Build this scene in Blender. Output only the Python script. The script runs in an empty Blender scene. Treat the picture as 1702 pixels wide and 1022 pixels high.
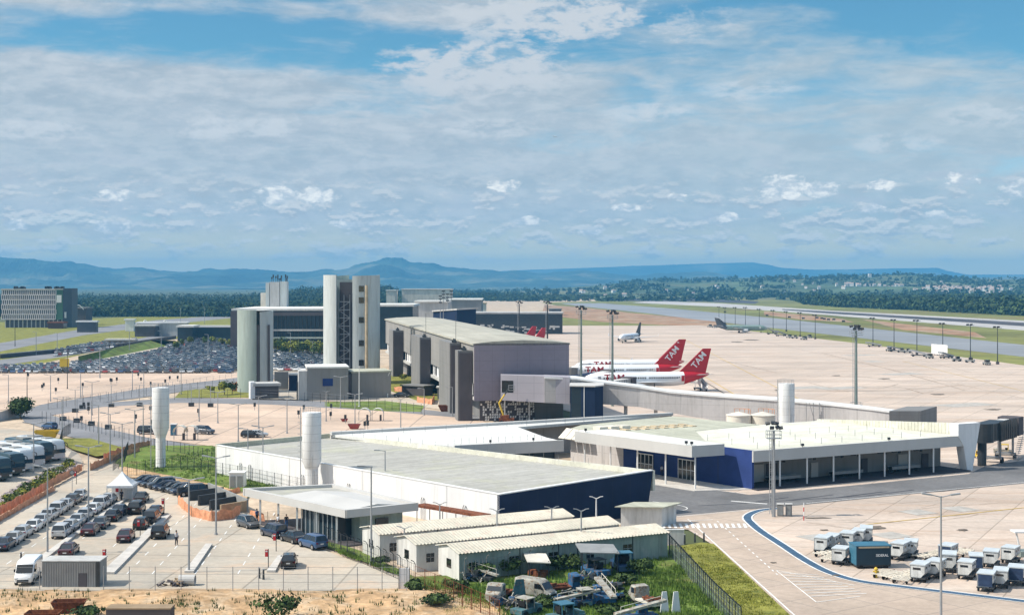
import bpy, math, random
from mathutils import Vector, Matrix, noise
sc = bpy.context.scene
C = sc.collection
random.seed(7)
R = math.radians

# ------------------------------------------------------------------ camera, sky, sun, exposure
F, EYE, HOR, MIDX = 2364.0, 30.0, 470.0, 851.0      # focal length in photo pixels, eye height, horizon row, centre column
cam_d = bpy.data.cameras.new('camera')
cam_d.sensor_width = 36.0
cam_d.lens = 36.0*F/1702.0
cam_d.shift_y = -(511.0-HOR)/1702.0
cam_d.clip_start = 1.0
cam_d.clip_end = 60000.0
cam = bpy.data.objects.new('camera', cam_d)
cam.location = (0, 0, EYE)
cam.rotation_euler = (R(90), 0, 0)
C.objects.link(cam)
sc.camera = cam
sc.view_settings.view_transform = 'Standard'
sc.view_settings.look = 'None'
sc.view_settings.exposure = 0.42
sc.view_settings.gamma = 1.0
sc.cycles.volume_bounces = 0
sc.cycles.max_bounces = 6
sc.cycles.use_denoising = True

SUN_AZ, SUN_EL = R(-98), R(47)
sun_d = bpy.data.lights.new('sun', 'SUN')
sun_d.energy = 4.3
sun_d.angle = R(0.5)
sun_d.color = (1.0, 0.93, 0.82)
sun = bpy.data.objects.new('sun', sun_d)
tosun = Vector((math.sin(SUN_AZ)*math.cos(SUN_EL), math.cos(SUN_AZ)*math.cos(SUN_EL), math.sin(SUN_EL)))
sun.rotation_euler = tosun.to_track_quat('Z', 'Y').to_euler()
sun.location = tosun*300
C.objects.link(sun)

world = bpy.data.worlds.new('World')
sc.world = world
world.use_nodes = True

class NG:
    """small helper for writing node trees as expressions"""
    def __init__(s, nt):
        s.nt = nt; s.n = nt.nodes; s.l = nt.links
    def node(s, t, **kw):
        n = s.n.new(t)
        for k, v in kw.items(): setattr(n, k, v)
        return n
    def put(s, sock, v):
        if v is None: return
        if isinstance(v, bpy.types.NodeSocket): s.l.new(v, sock)
        else:
            if hasattr(sock.default_value, '__len__') and not hasattr(v, '__len__'): v = [v]*len(sock.default_value)
            if hasattr(sock.default_value, '__len__') and len(sock.default_value) == 4 and len(v) == 3: v = (*v, 1)
            sock.default_value = v
    def math(s, op, a, b=None, c=None, clamp=False):
        n = s.node('ShaderNodeMath', operation=op, use_clamp=clamp)
        for i, v in enumerate((a, b, c)):
            if v is not None: s.put(n.inputs[i], v)
        return n.outputs[0]
    def mix(s, f, a, b, blend='MIX'):
        n = s.node('ShaderNodeMix', data_type='RGBA', blend_type=blend)
        s.put(n.inputs[0], f); s.put(n.inputs[6], a); s.put(n.inputs[7], b)
        return n.outputs[2]
    def smooth(s, v, lo, hi, a=0.0, b=1.0):
        n = s.node('ShaderNodeMapRange', interpolation_type='SMOOTHSTEP', clamp=True)
        s.put(n.inputs[0], v); s.put(n.inputs[1], lo); s.put(n.inputs[2], hi); s.put(n.inputs[3], a); s.put(n.inputs[4], b)
        return n.outputs[0]
    def noise(s, vec, scale, detail=4, rough=.55, dist=0.0):
        n = s.node('ShaderNodeTexNoise')
        if vec is not None: s.l.new(vec, n.inputs['Vector'])
        n.inputs['Scale'].default_value = scale; n.inputs['Detail'].default_value = detail
        n.inputs['Roughness'].default_value = rough; n.inputs['Distortion'].default_value = dist
        return n.outputs[0]
    def comb(s, x, y, z):
        n = s.node('ShaderNodeCombineXYZ')
        for i, v in enumerate((x, y, z)): s.put(n.inputs[i], v)
        return n.outputs[0]
    def mapping(s, vec, scale=(1, 1, 1), rot=(0, 0, 0), loc=(0, 0, 0)):
        n = s.node('ShaderNodeMapping')
        s.l.new(vec, n.inputs[0]); n.inputs[1].default_value = loc; n.inputs[2].default_value = rot; n.inputs[3].default_value = scale
        return n.outputs[0]

def make_sky():
    g = NG(world.node_tree)
    g.n.clear()
    out = g.node('ShaderNodeOutputWorld'); bg = g.node('ShaderNodeBackground')
    g.l.new(bg.outputs[0], out.inputs[0])
    sky = g.node('ShaderNodeTexSky', sky_type='NISHITA')
    sky.sun_disc = False; sky.sun_elevation = SUN_EL; sky.sun_rotation = SUN_AZ % (2*math.pi)
    sky.altitude = 800; sky.air_density = 1.0; sky.dust_density = 0.6; sky.ozone_density = 2.0
    tc = g.node('ShaderNodeTexCoord')
    sep = g.node('ShaderNodeSeparateXYZ'); g.l.new(tc.outputs['Generated'], sep.inputs[0])
    x, y, z = sep.outputs
    az = g.math('MULTIPLY', g.math('ARCTAN2', x, y), 180/math.pi)          # degrees east of the view's north
    el = g.math('MULTIPLY', g.math('ARCSINE', z), 180/math.pi)
    base = g.mix(1.0, sky.outputs[0], (0.095, 0.108, 0.112), 'MULTIPLY')
    # deepen the clear blue a little away from the horizon
    deep = g.math('MULTIPLY', g.smooth(el, 2.0, 9.5), g.smooth(el, 30, 16))
    base = g.mix(deep, base, g.mix(1.0, base, (.46, .72, .74), 'MULTIPLY'))
    right = g.smooth(az, -4, 16)
    v1 = g.comb(g.math('MULTIPLY', az, .055), g.math('MULTIPLY', el, .24), 3.1)
    v2 = g.comb(g.math('MULTIPLY', az, .16), g.math('MULTIPLY', el, .62), 1.7)
    v3 = g.comb(g.math('MULTIPLY', az, .5), g.math('MULTIPLY', el, 1.25), 9.0)
    n1 = g.noise(v1, 1.6, 5, .55, .25)
    n2 = g.noise(v2, 2.2, 7, .62, .5)
    n3 = g.noise(v3, 1.6, 8, .62, .2)
    # broad veil of pale lilac stratus, thinner high up and on the right
    lim = g.math('ADD', g.smooth(el, 6.2, 10.5, .20, .38), g.math('MULTIPLY', right, g.smooth(el, 3, 9, .03, .12)))
    def puffs(az0, el0, w, h):
        a = g.math('DIVIDE', g.math('SUBTRACT', az, az0), w); b = g.math('DIVIDE', g.math('SUBTRACT', el, el0), h)
        return g.smooth(g.math('ADD', g.math('MULTIPLY', a, a), g.math('MULTIPLY', b, b)), 1.0, 0.0)
    lim = g.math('ADD', lim, g.math('MULTIPLY', .20, puffs(-11, 9.3, 12, 1.5)))
    lim = g.math('SUBTRACT', lim, g.math('MULTIPLY', .12, puffs(-17, 7.0, 12, 2.0)))
    veil = g.smooth(g.math('ADD', g.math('MULTIPLY', n1, .7), g.math('MULTIPLY', n2, .3)), lim, g.math('ADD', lim, .24))
    veilc = g.mix(g.smooth(n2, .34, .66), (.39, .43, .465), (.47, .495, .52))
    veilc = g.mix(1.0, veilc, g.mix(g.smooth(n3, .38, .64), (.90, .92, .94), (1.10, 1.08, 1.06)), 'MULTIPLY')
    veilc = g.mix(g.math('MULTIPLY', right, .35), veilc, (.36, .45, .47))
    veilc = g.mix(g.smooth(el, 2.8, .4), veilc, (1.0, .84, .40))
    col = g.mix(g.math('MULTIPLY', veil, .90), base, veilc)
    # darker cloud undersides in the middle band
    dk = g.math('MULTIPLY', g.smooth(n2, .52, .66), g.smooth(el, 6.5, 4.0))
    dk = g.math('MULTIPLY', dk, g.smooth(el, .6, 1.8))
    col = g.mix(g.math('MULTIPLY', dk, .5), col, (.40, .44, .49))
    # torn bright cloud high in the middle
    m = g.math('MAXIMUM', puffs(-1.5, 8.6, 5.5, 1.7), puffs(1.5, 10.6, 6.5, 1.6))
    m = g.math('MAXIMUM', m, g.math('MULTIPLY', puffs(6, 10.2, 5, 1.2), .6))
    up = g.smooth(g.math('ADD', n3, g.math('MULTIPLY', m, .26)), .60, .80)
    col = g.mix(g.math('MULTIPLY', up, g.math('MULTIPLY', m, 1.2, clamp=True)), col, (.49, .52, .55))
    # faint brighter tufts in the middle of the veil
    soft = None
    for s_ in [(-12.2, 6.1, 1.8, .6), (-9.9, 6.1, 2.2, .55), (-18.8, 5.8, 3.0, .5), (15.2, 5.4, 2.2, .5), (18.6, 6.4, 2.6, .6), (-.8, 6.2, 2.6, .5), (5.5, 6.8, 2.4, .5), (9.5, 7.6, 2.6, .5)]:
        q_ = puffs(*s_); soft = q_ if soft is None else g.math('MAXIMUM', soft, q_)
    sm = g.math('MULTIPLY', g.smooth(soft, 0, .8), g.smooth(n3, .40, .62))
    col = g.mix(g.math('MULTIPLY', sm, .42), col, (.60, .62, .64))
    # belt of small cumulus above the horizon
    v4 = g.comb(g.math('MULTIPLY', az, .62), g.math('MULTIPLY', el, 1.55), 4.2)
    n4 = g.noise(v4, 1.25, 8, .60, .1)
    n4b = g.noise(g.comb(g.math('MULTIPLY', az, .62), g.math('ADD', g.math('MULTIPLY', el, 1.55), .22), 4.2), 1.25, 5, .60, .1)
    big = g.noise(g.comb(g.math('MULTIPLY', az, .16), g.math('MULTIPLY', el, .5), 11.0), 1.2, 3, .5)
    belt = g.math('MULTIPLY', g.smooth(el, .5, 1.2), g.smooth(el, 5.0, 2.6))
    cu = g.math('MULTIPLY', g.smooth(g.math('ADD', n4, g.math('MULTIPLY', g.math('SUBTRACT', big, .5), .35)), .47, .60), belt)
    lit = g.smooth(g.math('SUBTRACT', n4, n4b), -.07, .09)
    cuc = g.mix(lit, (.36, .39, .42), (.74, .71, .66))
    col = g.mix(g.math('MULTIPLY', cu, .66), col, cuc)
    # single heaped clouds
    spots = [(-9.4, 3.45, 1.3, .62), (-7.8, 3.5, 1.1, .5), (10.8, 3.8, 1.4, .68), (12.2, 3.7, 1.0, .5), (-6.6, 2.35, .9, .3), (3.2, 2.1, .7, .3), (14.2, 2.9, .8, .3), (8.6, 2.6, .6, .3), (-15.5, 3.4, 1.0, .32), (4.6, 3.0, .8, .25), (16.6, 2.6, .9, .28), (17.6, 4.0, .9, .42), (19.9, 3.55, 1.5, .5), (14.6, 3.8, .8, .35),
             (-15.8, 2.2, 1.1, .36), (-19.3, 2.2, .8, .3), (6.6, 3.45, .6, .18), (-.3, 3.9, .9, .35), (.6, 2.5, .8, .3)]
    tot = None
    for s_ in spots:
        p = puffs(*s_)
        tot = p if tot is None else g.math('MAXIMUM', tot, p)
    n5 = g.noise(g.comb(g.math('MULTIPLY', az, 1.5), g.math('MULTIPLY', el, 2.6), 2.0), 1.2, 8, .62, .3)
    heap = g.smooth(g.math('ADD', g.math('MULTIPLY', tot, .55), g.math('MULTIPLY', n5, 1.5)), .94, 1.34)
    heap = g.math('MULTIPLY', heap, g.smooth(tot, .02, .2))
    hc = g.mix(g.smooth(n5, .42, .66), (.50, .54, .57), (.90, .87, .80))
    col = g.mix(g.math('MULTIPLY', heap, .92), col, hc)
    lift = g.smooth(el, 14, 32, 1.0, 2.1)  # extra brightness added above the view, only to fill the shadows
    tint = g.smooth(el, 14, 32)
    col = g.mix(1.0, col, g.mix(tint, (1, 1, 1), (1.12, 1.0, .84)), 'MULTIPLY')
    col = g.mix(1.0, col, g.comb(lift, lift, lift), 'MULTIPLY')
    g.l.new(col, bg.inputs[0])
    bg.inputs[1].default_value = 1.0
make_sky()

# ------------------------------------------------------------------ materials
MATS = {}
def mat(name, col, rough=.8, metal=0.0, var=.12, scale=.35, stretch=(1, 1, 1), fine=0.0, fscale=6.0, bump=0.0, col2=None, c2=(.5, .66), c2scale=None, space='Object', coat=0.0, spec=None, streak=0.0, joint=None, seam=None):
    """procedural surface: base colour, large soft variation, optional second colour in patches, fine grain"""
    m = bpy.data.materials.new(name); m.use_nodes = True
    g = NG(m.node_tree); b = m.node_tree.nodes['Principled BSDF']
    if space == 'World':
        v = g.node('ShaderNodeNewGeometry').outputs['Position']
    else:
        v = g.node('ShaderNodeTexCoord').outputs['Object']
    v = g.mapping(v, stretch)
    n = g.noise(v, scale, 5, .6)
    f = g.smooth(n, .3, .7, 1-var, 1+var)
    c = g.mix(1.0, (*col, 1), g.comb(f, f, f), 'MULTIPLY')
    if col2 is not None:
        k = g.noise(v, c2scale or scale*2.3, 6, .65, .4)
        c = g.mix(g.smooth(k, c2[0], c2[1]), c, (*col2, 1))
    if fine:
        k = g.noise(v, fscale, 3, .7)
        f2 = g.smooth(k, .25, .75, 1-fine, 1+fine)
        c = g.mix(1.0, c, g.comb(f2, f2, f2), 'MULTIPLY')
    pos = g.node('ShaderNodeNewGeometry').outputs['Position']
    if streak:      # rain streaks and grime running down
        k = g.noise(g.mapping(pos, (1.1, 1.1, .07)), 1.4, 5, .7)
        c = g.mix(g.math('MULTIPLY', g.smooth(k, .48, .72), streak), c, (.17, .15, .12, 1))
    if joint:       # panel joints
        sp = g.node('ShaderNodeSeparateXYZ'); g.l.new(pos, sp.inputs[0])
        a = g.math('ADD', g.math('MULTIPLY', sp.outputs[0], .88), g.math('MULTIPLY', sp.outputs[1], .47))
        lx = g.math('PINGPONG', a, joint[0]/2); lz = g.math('PINGPONG', sp.outputs[2], joint[1]/2)
        e = g.math('MAXIMUM', g.smooth(lx, .05, .02), g.smooth(lz, .05, .02))
        c = g.mix(g.math('MULTIPLY', e, .26), c, (.05, .05, .05, 1))
    if seam:        # roof sheets: tone changes along parallel strips
        vr = g.mapping(g.mapping(pos, rot=(0, 0, -seam[0])), (.03, 1.0, 1))
        k = g.noise(vr, seam[1], 4, .75)
        f3 = g.smooth(k, .3, .7, 1-seam[2], 1+seam[2]*.6)
        c = g.mix(1.0, c, g.comb(f3, f3, f3), 'MULTIPLY')
    g.l.new(c, b.inputs['Base Color'])
    b.inputs['Roughness'].default_value = rough; b.inputs['Metallic'].default_value = metal
    if coat: b.inputs['Coat Weight'].default_value = coat
    b.inputs['Specular IOR Level'].default_value = spec if spec is not None else (.18 if rough > .5 else .4)
    if bump:
        bn = g.node('ShaderNodeBump'); bn.inputs['Strength'].default_value = bump
        g.l.new(g.noise(v, fscale, 4, .6), bn.inputs['Height']); g.l.new(bn.outputs[0], b.inputs['Normal'])
    MATS[name] = m
    return m

def slab_mat(name, ca, cb, joint, size, rot, stain=(.25, .2, .18), stain_amt=.35, rough=.85, mortar=.012, streak=(1, 1, 1), dark=False):
    """concrete paving: per-slab tone, joints, drifting stains"""
    m = bpy.data.materials.new(name); m.use_nodes = True
    g = NG(m.node_tree); b = m.node_tree.nodes['Principled BSDF']
    p = g.node('ShaderNodeNewGeometry').outputs['Position']
    v = g.mapping(p, (1/size, 1/size, 1), (0, 0, rot))
    br = g.node('ShaderNodeTexBrick', offset=0.0, squash=1.0)
    g.l.new(v, br.inputs['Vector'])
    g.put(br.inputs['Color1'], ca); g.put(br.inputs['Color2'], cb); g.put(br.inputs['Mortar'], joint)
    br.inputs['Scale'].default_value = 1.0; br.inputs['Mortar Size'].default_value = mortar; br.inputs['Brick Width'].default_value = 1.0; br.inputs['Row Height'].default_value = 1.0
    br.inputs['Bias'].default_value = 0.0
    c = br.outputs['Color']
    vs = g.mapping(p, streak, (0, 0, rot))
    n = g.noise(vs, .035, 6, .62, .3)
    f = g.smooth(n, .3, .7, .80, 1.14)
    c = g.mix(1.0, c, g.comb(f, f, f), 'MULTIPLY')
    n2 = g.noise(vs, .12, 6, .7, .8)
    c = g.mix(g.math('MULTIPLY', g.smooth(n2, .48, .70), stain_amt), c, (*stain, 1))
    if dark:
        n4 = g.noise(g.mapping(p, (.5, 2.2, 1), (0, 0, rot*.4)), .05, 7, .72, .5)
        c = g.mix(g.math('MULTIPLY', g.smooth(n4, .52, .72), .55), c, (.60, .525, .45, 1))
        n5 = g.noise(g.mapping(p, (.3, 2.6, 1), (0, 0, rot)), .03, 7, .75, 1.2)
        c = g.mix(g.math('MULTIPLY', g.smooth(n5, .60, .70), .8), c, (.22, .175, .135, 1))
    n3 = g.noise(p, 1.3, 3, .7)
    f = g.smooth(n3, .2, .8, .9, 1.1)
    c = g.mix(1.0, c, g.comb(f, f, f), 'MULTIPLY')
    g.l.new(c, b.inputs['Base Color'])
    b.inputs['Roughness'].default_value = rough; b.inputs['Specular IOR Level'].default_value = .15
    MATS[name] = m
    return m

slab_mat('apron', (.55, .448, .37), (.48, .40, .338), (.33, .275, .225), 7.5, .49, (.42, .30, .22), .75, streak=(.25, 1.6, 1), dark=True)
slab_mat('beige_lot', (.57, .43, .33), (.53, .41, .32), (.30, .24, .20), 12.0, .05, (.38, .30, .25), .35)
slab_mat('lot', (.47, .405, .325), (.42, .38, .32), (.29, .255, .21), 9.0, .07, (.50, .38, .28), .8)
slab_mat('road_beige', (.47, .375, .30), (.45, .365, .295), (.31, .26, .225), 5.5, .95, (.38, .30, .25), .5)
mat('asphalt', (.15, .148, .15), .9, var=.2, scale=.05, fine=.12, fscale=1.5, space='World', col2=(.20, .195, .19), c2=(.5, .75))
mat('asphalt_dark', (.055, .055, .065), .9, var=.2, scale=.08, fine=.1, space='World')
mat('road_pale', (.21, .21, .22), .9, var=.15, scale=.06, fine=.1, fscale=1.2, space='World')
mat('taxiway', (.235, .245, .26), .9, var=.15, scale=.012, fine=.1, fscale=.1, space='World', stretch=(.3, 1, 1))
mat('runway', (.42, .40, .385), .9, var=.12, scale=.01, space='World', fine=.08, fscale=.1)
mat('rubber_dark', (.07, .065, .07), .9, var=.25, scale=.01, space='World', fine=.2, fscale=.05)
mat('field', (.17, .175, .05), .95, var=.3, scale=.006, space='World', fine=.25, fscale=.06, col2=(.20, .15, .07), c2=(.48, .7), c2scale=.009)
mat('terrain', (.085, .10, .045), .95, var=.3, scale=.002, space='World', fine=.25, fscale=.03, col2=(.17, .14, .08), c2=(.55, .7), c2scale=.004)
mat('red_earth', (.30, .165, .09), .95, var=.3, scale=.02, space='World', fine=.2, fscale=.15, col2=(.36, .27, .19), c2=(.42, .62))
mat('dirt', (.44, .285, .155), .95, var=.25, scale=.12, space='World', fine=.28, fscale=1.2, bump=.4, col2=(.50, .37, .24), c2=(.45, .65))
mat('pale_earth', (.46, .365, .27), .95, var=.2, scale=.1, space='World', fine=.15, fscale=.8)
mat('grass', (.12, .17, .035), .95, var=.35, scale=.15, space='World', fine=.3, fscale=2.0, bump=.5, col2=(.17, .15, .055), c2=(.5, .72))
mat('dry_grass', (.20, .195, .04), .95, var=.3, scale=.2, space='World', fine=.3, fscale=2.5, bump=.5, col2=(.12, .14, .03), c2=(.5, .7))
mat('grass_blade', (.12, .19, .035), .9, var=.4, scale=.5, space='World')
mat('leaf_dark', (.035, .060, .022), .85, var=.4, scale=.9, space='World')
mat('leaf_mid', (.06, .095, .028), .85, var=.4, scale=.9, space='World')
mat('leaf_yellow', (.20, .21, .035), .85, var=.35, scale=.6, space='World')
mat('forest', (.026, .047, .022), .95, var=.5, scale=.05, space='World', fine=.35, fscale=.25, col2=(.055, .075, .03), c2=(.5, .62), c2scale=.03)
mat('hill', (.075, .105, .05), .95, var=.35, scale=.004, space='World', fine=.35, fscale=.03, col2=(.15, .15, .075), c2=(.5, .6), c2scale=.0022)
mat('mountain', (.045, .07, .045), .95, var=.5, scale=.0016, space='World', fine=.3, fscale=.006, col2=(.15, .15, .09), c2=(.5, .62), c2scale=.0016)
mat('bark', (.12, .09, .06), .9)
mat('white_paint', (.70, .70, .69), .55, var=.05, scale=.12, fine=.03, fscale=2)
mat('white_wall', (.72, .72, .72), .7, streak=.14, joint=(4.0, 9.0), var=.07, scale=.25, stretch=(1, 1, .25), fine=.03, fscale=3, space='World')
mat('white_roof', (.64, .635, .60), .8, seam=(R(28), .6, .10), streak=.12, var=.08, scale=.12, space='World', fine=.04, fscale=1.5)
mat('cream_roof', (.62, .61, .51), .8, seam=(R(28), .8, .12), streak=.18, var=.10, scale=.1, space='World', fine=.05, fscale=1.2, col2=(.68, .67, .62), c2=(.5, .7))
mat('tank_white', (.70, .70, .69), .6, var=.06, scale=.3, streak=.22, joint=(60, 1.15), space='World')
mat('navy', (.011, .022, .058), .7, joint=(3.0, 9), var=.12, scale=.3, space='World')
mat('blue_wall', (.024, .046, .165), .7, joint=(3.0, 9), var=.16, scale=.3, space='World')
mat('fascia_grey', (.50, .49, .47), .75, var=.06, scale=.2, space='World', stretch=(1, 1, .3))
mat('wall_grey', (.47, .45, .44), .75, streak=.25, joint=(3.2, 2.4), var=.10, scale=.12, space='World', fine=.05, fscale=2, stretch=(1, 1, .4))
mat('terminal_side', (.27, .262, .25), .75, streak=.2, joint=(3.2, 2.4), var=.1, scale=.12, space='World', fine=.05, fscale=2, stretch=(1, 1, .4))
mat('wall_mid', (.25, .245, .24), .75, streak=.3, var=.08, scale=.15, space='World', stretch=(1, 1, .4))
mat('terminal_end', (.235, .21, .25), .7, joint=(2.6, 2.2), var=.09, scale=.06, space='World', fine=.03, fscale=1)
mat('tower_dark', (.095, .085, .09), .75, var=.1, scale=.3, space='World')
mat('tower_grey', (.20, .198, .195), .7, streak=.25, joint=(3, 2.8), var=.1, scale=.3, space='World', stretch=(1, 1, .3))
mat('concrete', (.46, .455, .44), .85, streak=.3, var=.13, scale=.15, space='World', fine=.06, fscale=1.5, stretch=(1, 1, .25))
mat('silo_concrete', (.47, .50, .49), .7, streak=.35, var=.13, scale=.12, space='World', fine=.06, fscale=1.5, stretch=(1, 1, .15))
mat('silo_green', (.36, .42, .385), .7, streak=.3, var=.13, scale=.12, space='World', fine=.06, fscale=1.5, stretch=(1, 1, .15))
mat('kerb', (.52, .49, .45), .85, var=.1, scale=.8, space='World')
mat('dark_steel', (.045, .05, .055), .5, metal=.3, var=.15, scale=1)
mat('steel', (.30, .31, .32), .45, metal=.6, var=.1, scale=1)
mat('pole_grey', (.34, .35, .36), .5, metal=.3, var=.08, scale=.8)
mat('mast_green', (.22, .27, .25), .5, metal=.2, var=.1, scale=.6)
mat('glass', (.018, .026, .034), .06, var=.1, scale=.4, spec=.8)
mat('lobby_grey', (.34, .325, .365), .75, joint=(2.6, 2.2), var=.08, scale=.1, space='World')
mat('pale_roof', (.40, .385, .325), .85, seam=(R(100), .6, .14), streak=.2, var=.09, scale=.08, space='World', fine=.05, fscale=1)
mat('facade_glass', (.022, .040, .055), .2, var=.25, scale=.1, spec=.3, space='World')
mat('tinted', (.012, .014, .016), .08, var=.1, scale=.6, spec=.7)
mat('black_rubber', (.018, .018, .019), .8, var=.1)
mat('rim', (.42, .42, .43), .35, metal=.8, var=.05)
mat('lamp_red', (.35, .015, .012), .25, var=.05)
mat('lamp_clear', (.70, .72, .72), .15, var=.05)
mat('plate', (.62, .62, .60), .5, var=.05)
mat('orange_net', (.62, .29, .165), .8, var=.2, scale=1.2, space='World', fine=.15, fscale=4)
mat('orange', (.62, .20, .03), .5, var=.1)
mat('yellow', (.62, .42, .04), .5, var=.12)
mat('sign_red', (.50, .02, .025), .5, var=.06)
mat('plane_red', (.46, .012, .022), .35, var=.05)
mat('plane_white', (.78, .79, .80), .35, var=.03)
mat('plane_grey', (.42, .44, .46), .4, var=.06)
mat('plane_green', (.16, .23, .21), .45, var=.08)
mat('rust', (.16, .055, .028), .85, var=.35, scale=1.2, fine=.2, fscale=5, col2=(.24, .09, .04), c2=(.5, .65))
mat('cabin_grey', (.26, .265, .26), .6, var=.12, scale=.8)
mat('cabin_side', (.24, .29, .28), .75, var=.12, scale=.4, space='World', stretch=(1, 1, .4), fine=.05, fscale=3)
mat('barrack_wall', (.58, .57, .545), .8, streak=.4, var=.12, scale=.5, space='World', stretch=(1, 1, .3), fine=.06, fscale=3)
mat('barrack_green', (.27, .33, .30), .8, streak=.4, joint=(2.4, 9), var=.12, scale=.4, space='World', stretch=(1, 1, .3), fine=.06, fscale=3, col2=(.34, .37, .34), c2=(.5, .7))
mat('barrack_roof', (.50, .47, .39), .7, var=.12, scale=.25, space='World', fine=.10, fscale=1.6, col2=(.50, .39, .32), c2=(.52, .72))
mat('metal_roof', (.40, .39, .355), .85, seam=(R(28), .9, .16), streak=.22, var=.10, scale=.05, space='World', stretch=(1, 1, 1), fine=.06, fscale=.8, col2=(.43, .425, .33), c2=(.48, .7))
mat('roof_olive', (.45, .45, .36), .8, seam=(R(118), .9, .16), streak=.25, var=.10, scale=.1, space='World', fine=.06, fscale=1.0)
mat('sand_tile', (.50, .40, .27), .8, var=.2, scale=.6, space='World')
mat('tank_cream', (.62, .58, .50), .6, var=.15, scale=.4, space='World', stretch=(1, 1, .3))
mat('crate_blue', (.007, .030, .050), .5, var=.12, scale=.7)
mat('crate_blue_side', (.04, .14, .21), .5, var=.1, scale=.7)
mat('cart_white', (.54, .55, .54), .6, var=.18, scale=1.2, fine=.08, streak=.45)
mat('cart_navy', (.03, .05, .10), .6, var=.2, scale=1.5)
mat('cart_roof', (.50, .54, .56), .5, var=.12, scale=1.2)
mat('scrap_blue', (.022, .09, .19), .7, var=.4, scale=1.2, col2=(.16, .10, .07), c2=(.5, .62))
mat('scrap_pale', (.33, .32, .28), .7, var=.3, scale=1.0, col2=(.20, .12, .07), c2=(.52, .64))
mat('scrap_teal', (.07, .15, .17), .7, var=.4, scale=1.0, col2=(.20, .15, .11), c2=(.5, .65))
mat('paint_line', (.72, .71, .68), .7, var=.15, scale=.6, space='World')
mat('paint_yellow', (.55, .37, .08), .7, var=.15, scale=.6, space='World')
mat('tyre_mark', (.36, .285, .225), .9, var=.35, scale=.5, space='World', fine=.2, fscale=1.5)
mat('dark_patch', (.15, .125, .10), .8, var=.4, scale=.8, space='World', fine=.3, fscale=2)
mat('patch_slab', (.40, .375, .34), .9, var=.15, scale=.4, space='World', fine=.1, fscale=1.5)
mat('paint_blue', (.055, .105, .17), .7, var=.15, scale=.6, space='World')
mat('wood', (.30, .22, .14), .8, var=.2)
mat('stone', (.36, .30, .30), .9, var=.3, scale=2, space='World')
mat('skin', (.36, .22, .15), .6)
mat('shirt_pale', (.55, .56, .58), .8)
mat('shirt_blue', (.08, .14, .30), .8)
mat('trousers_dark', (.03, .03, .04), .8)
mat('hair_dark', (.015, .012, .01), .7)
mat('hotel_grid', (.62, .57, .58), .7, var=.1, scale=.1, space='World')
mat('hotel_dark', (.07, .075, .085), .5, var=.1, scale=.1, space='World')
mat('hotel_green', (.05, .13, .08), .5, var=.1, scale=.1)
mat('house_white', (.70, .68, .64), .8, var=.1)
mat('house_roof', (.42, .33, .28), .8, var=.2)
for nm, c in (('car_silver', (.50, .51, .52)), ('car_white', (.74, .74, .73)), ('car_black', (.012, .012, .014)), ('car_navy', (.012, .022, .05)), ('car_grey', (.085, .09, .10)), ('car_wine', (.055, .010, .018)), ('car_blue', (.03, .075, .17)), ('car_red', (.28, .02, .02)), ('bus_white', (.62, .64, .64)), ('bus_dark', (.025, .05, .06)), ('bus_red', (.33, .04, .05))):
    mat(nm, c, .28, metal=.15 if nm in ('car_silver', 'car_grey') else 0, var=.04, coat=.6)

# ------------------------------------------------------------------ geometry helpers
def G(px, py, z=0.0):
    """the place on the level z that the photograph shows at column px, row py"""
    d = F*(EYE-z)/(py-HOR)
    return Vector(((px-MIDX)/F*d, d, z))
def at_depth(px, py, d):
    return Vector(((px-MIDX)/F*d, d, EYE-(py-HOR)/F*d))

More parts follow.
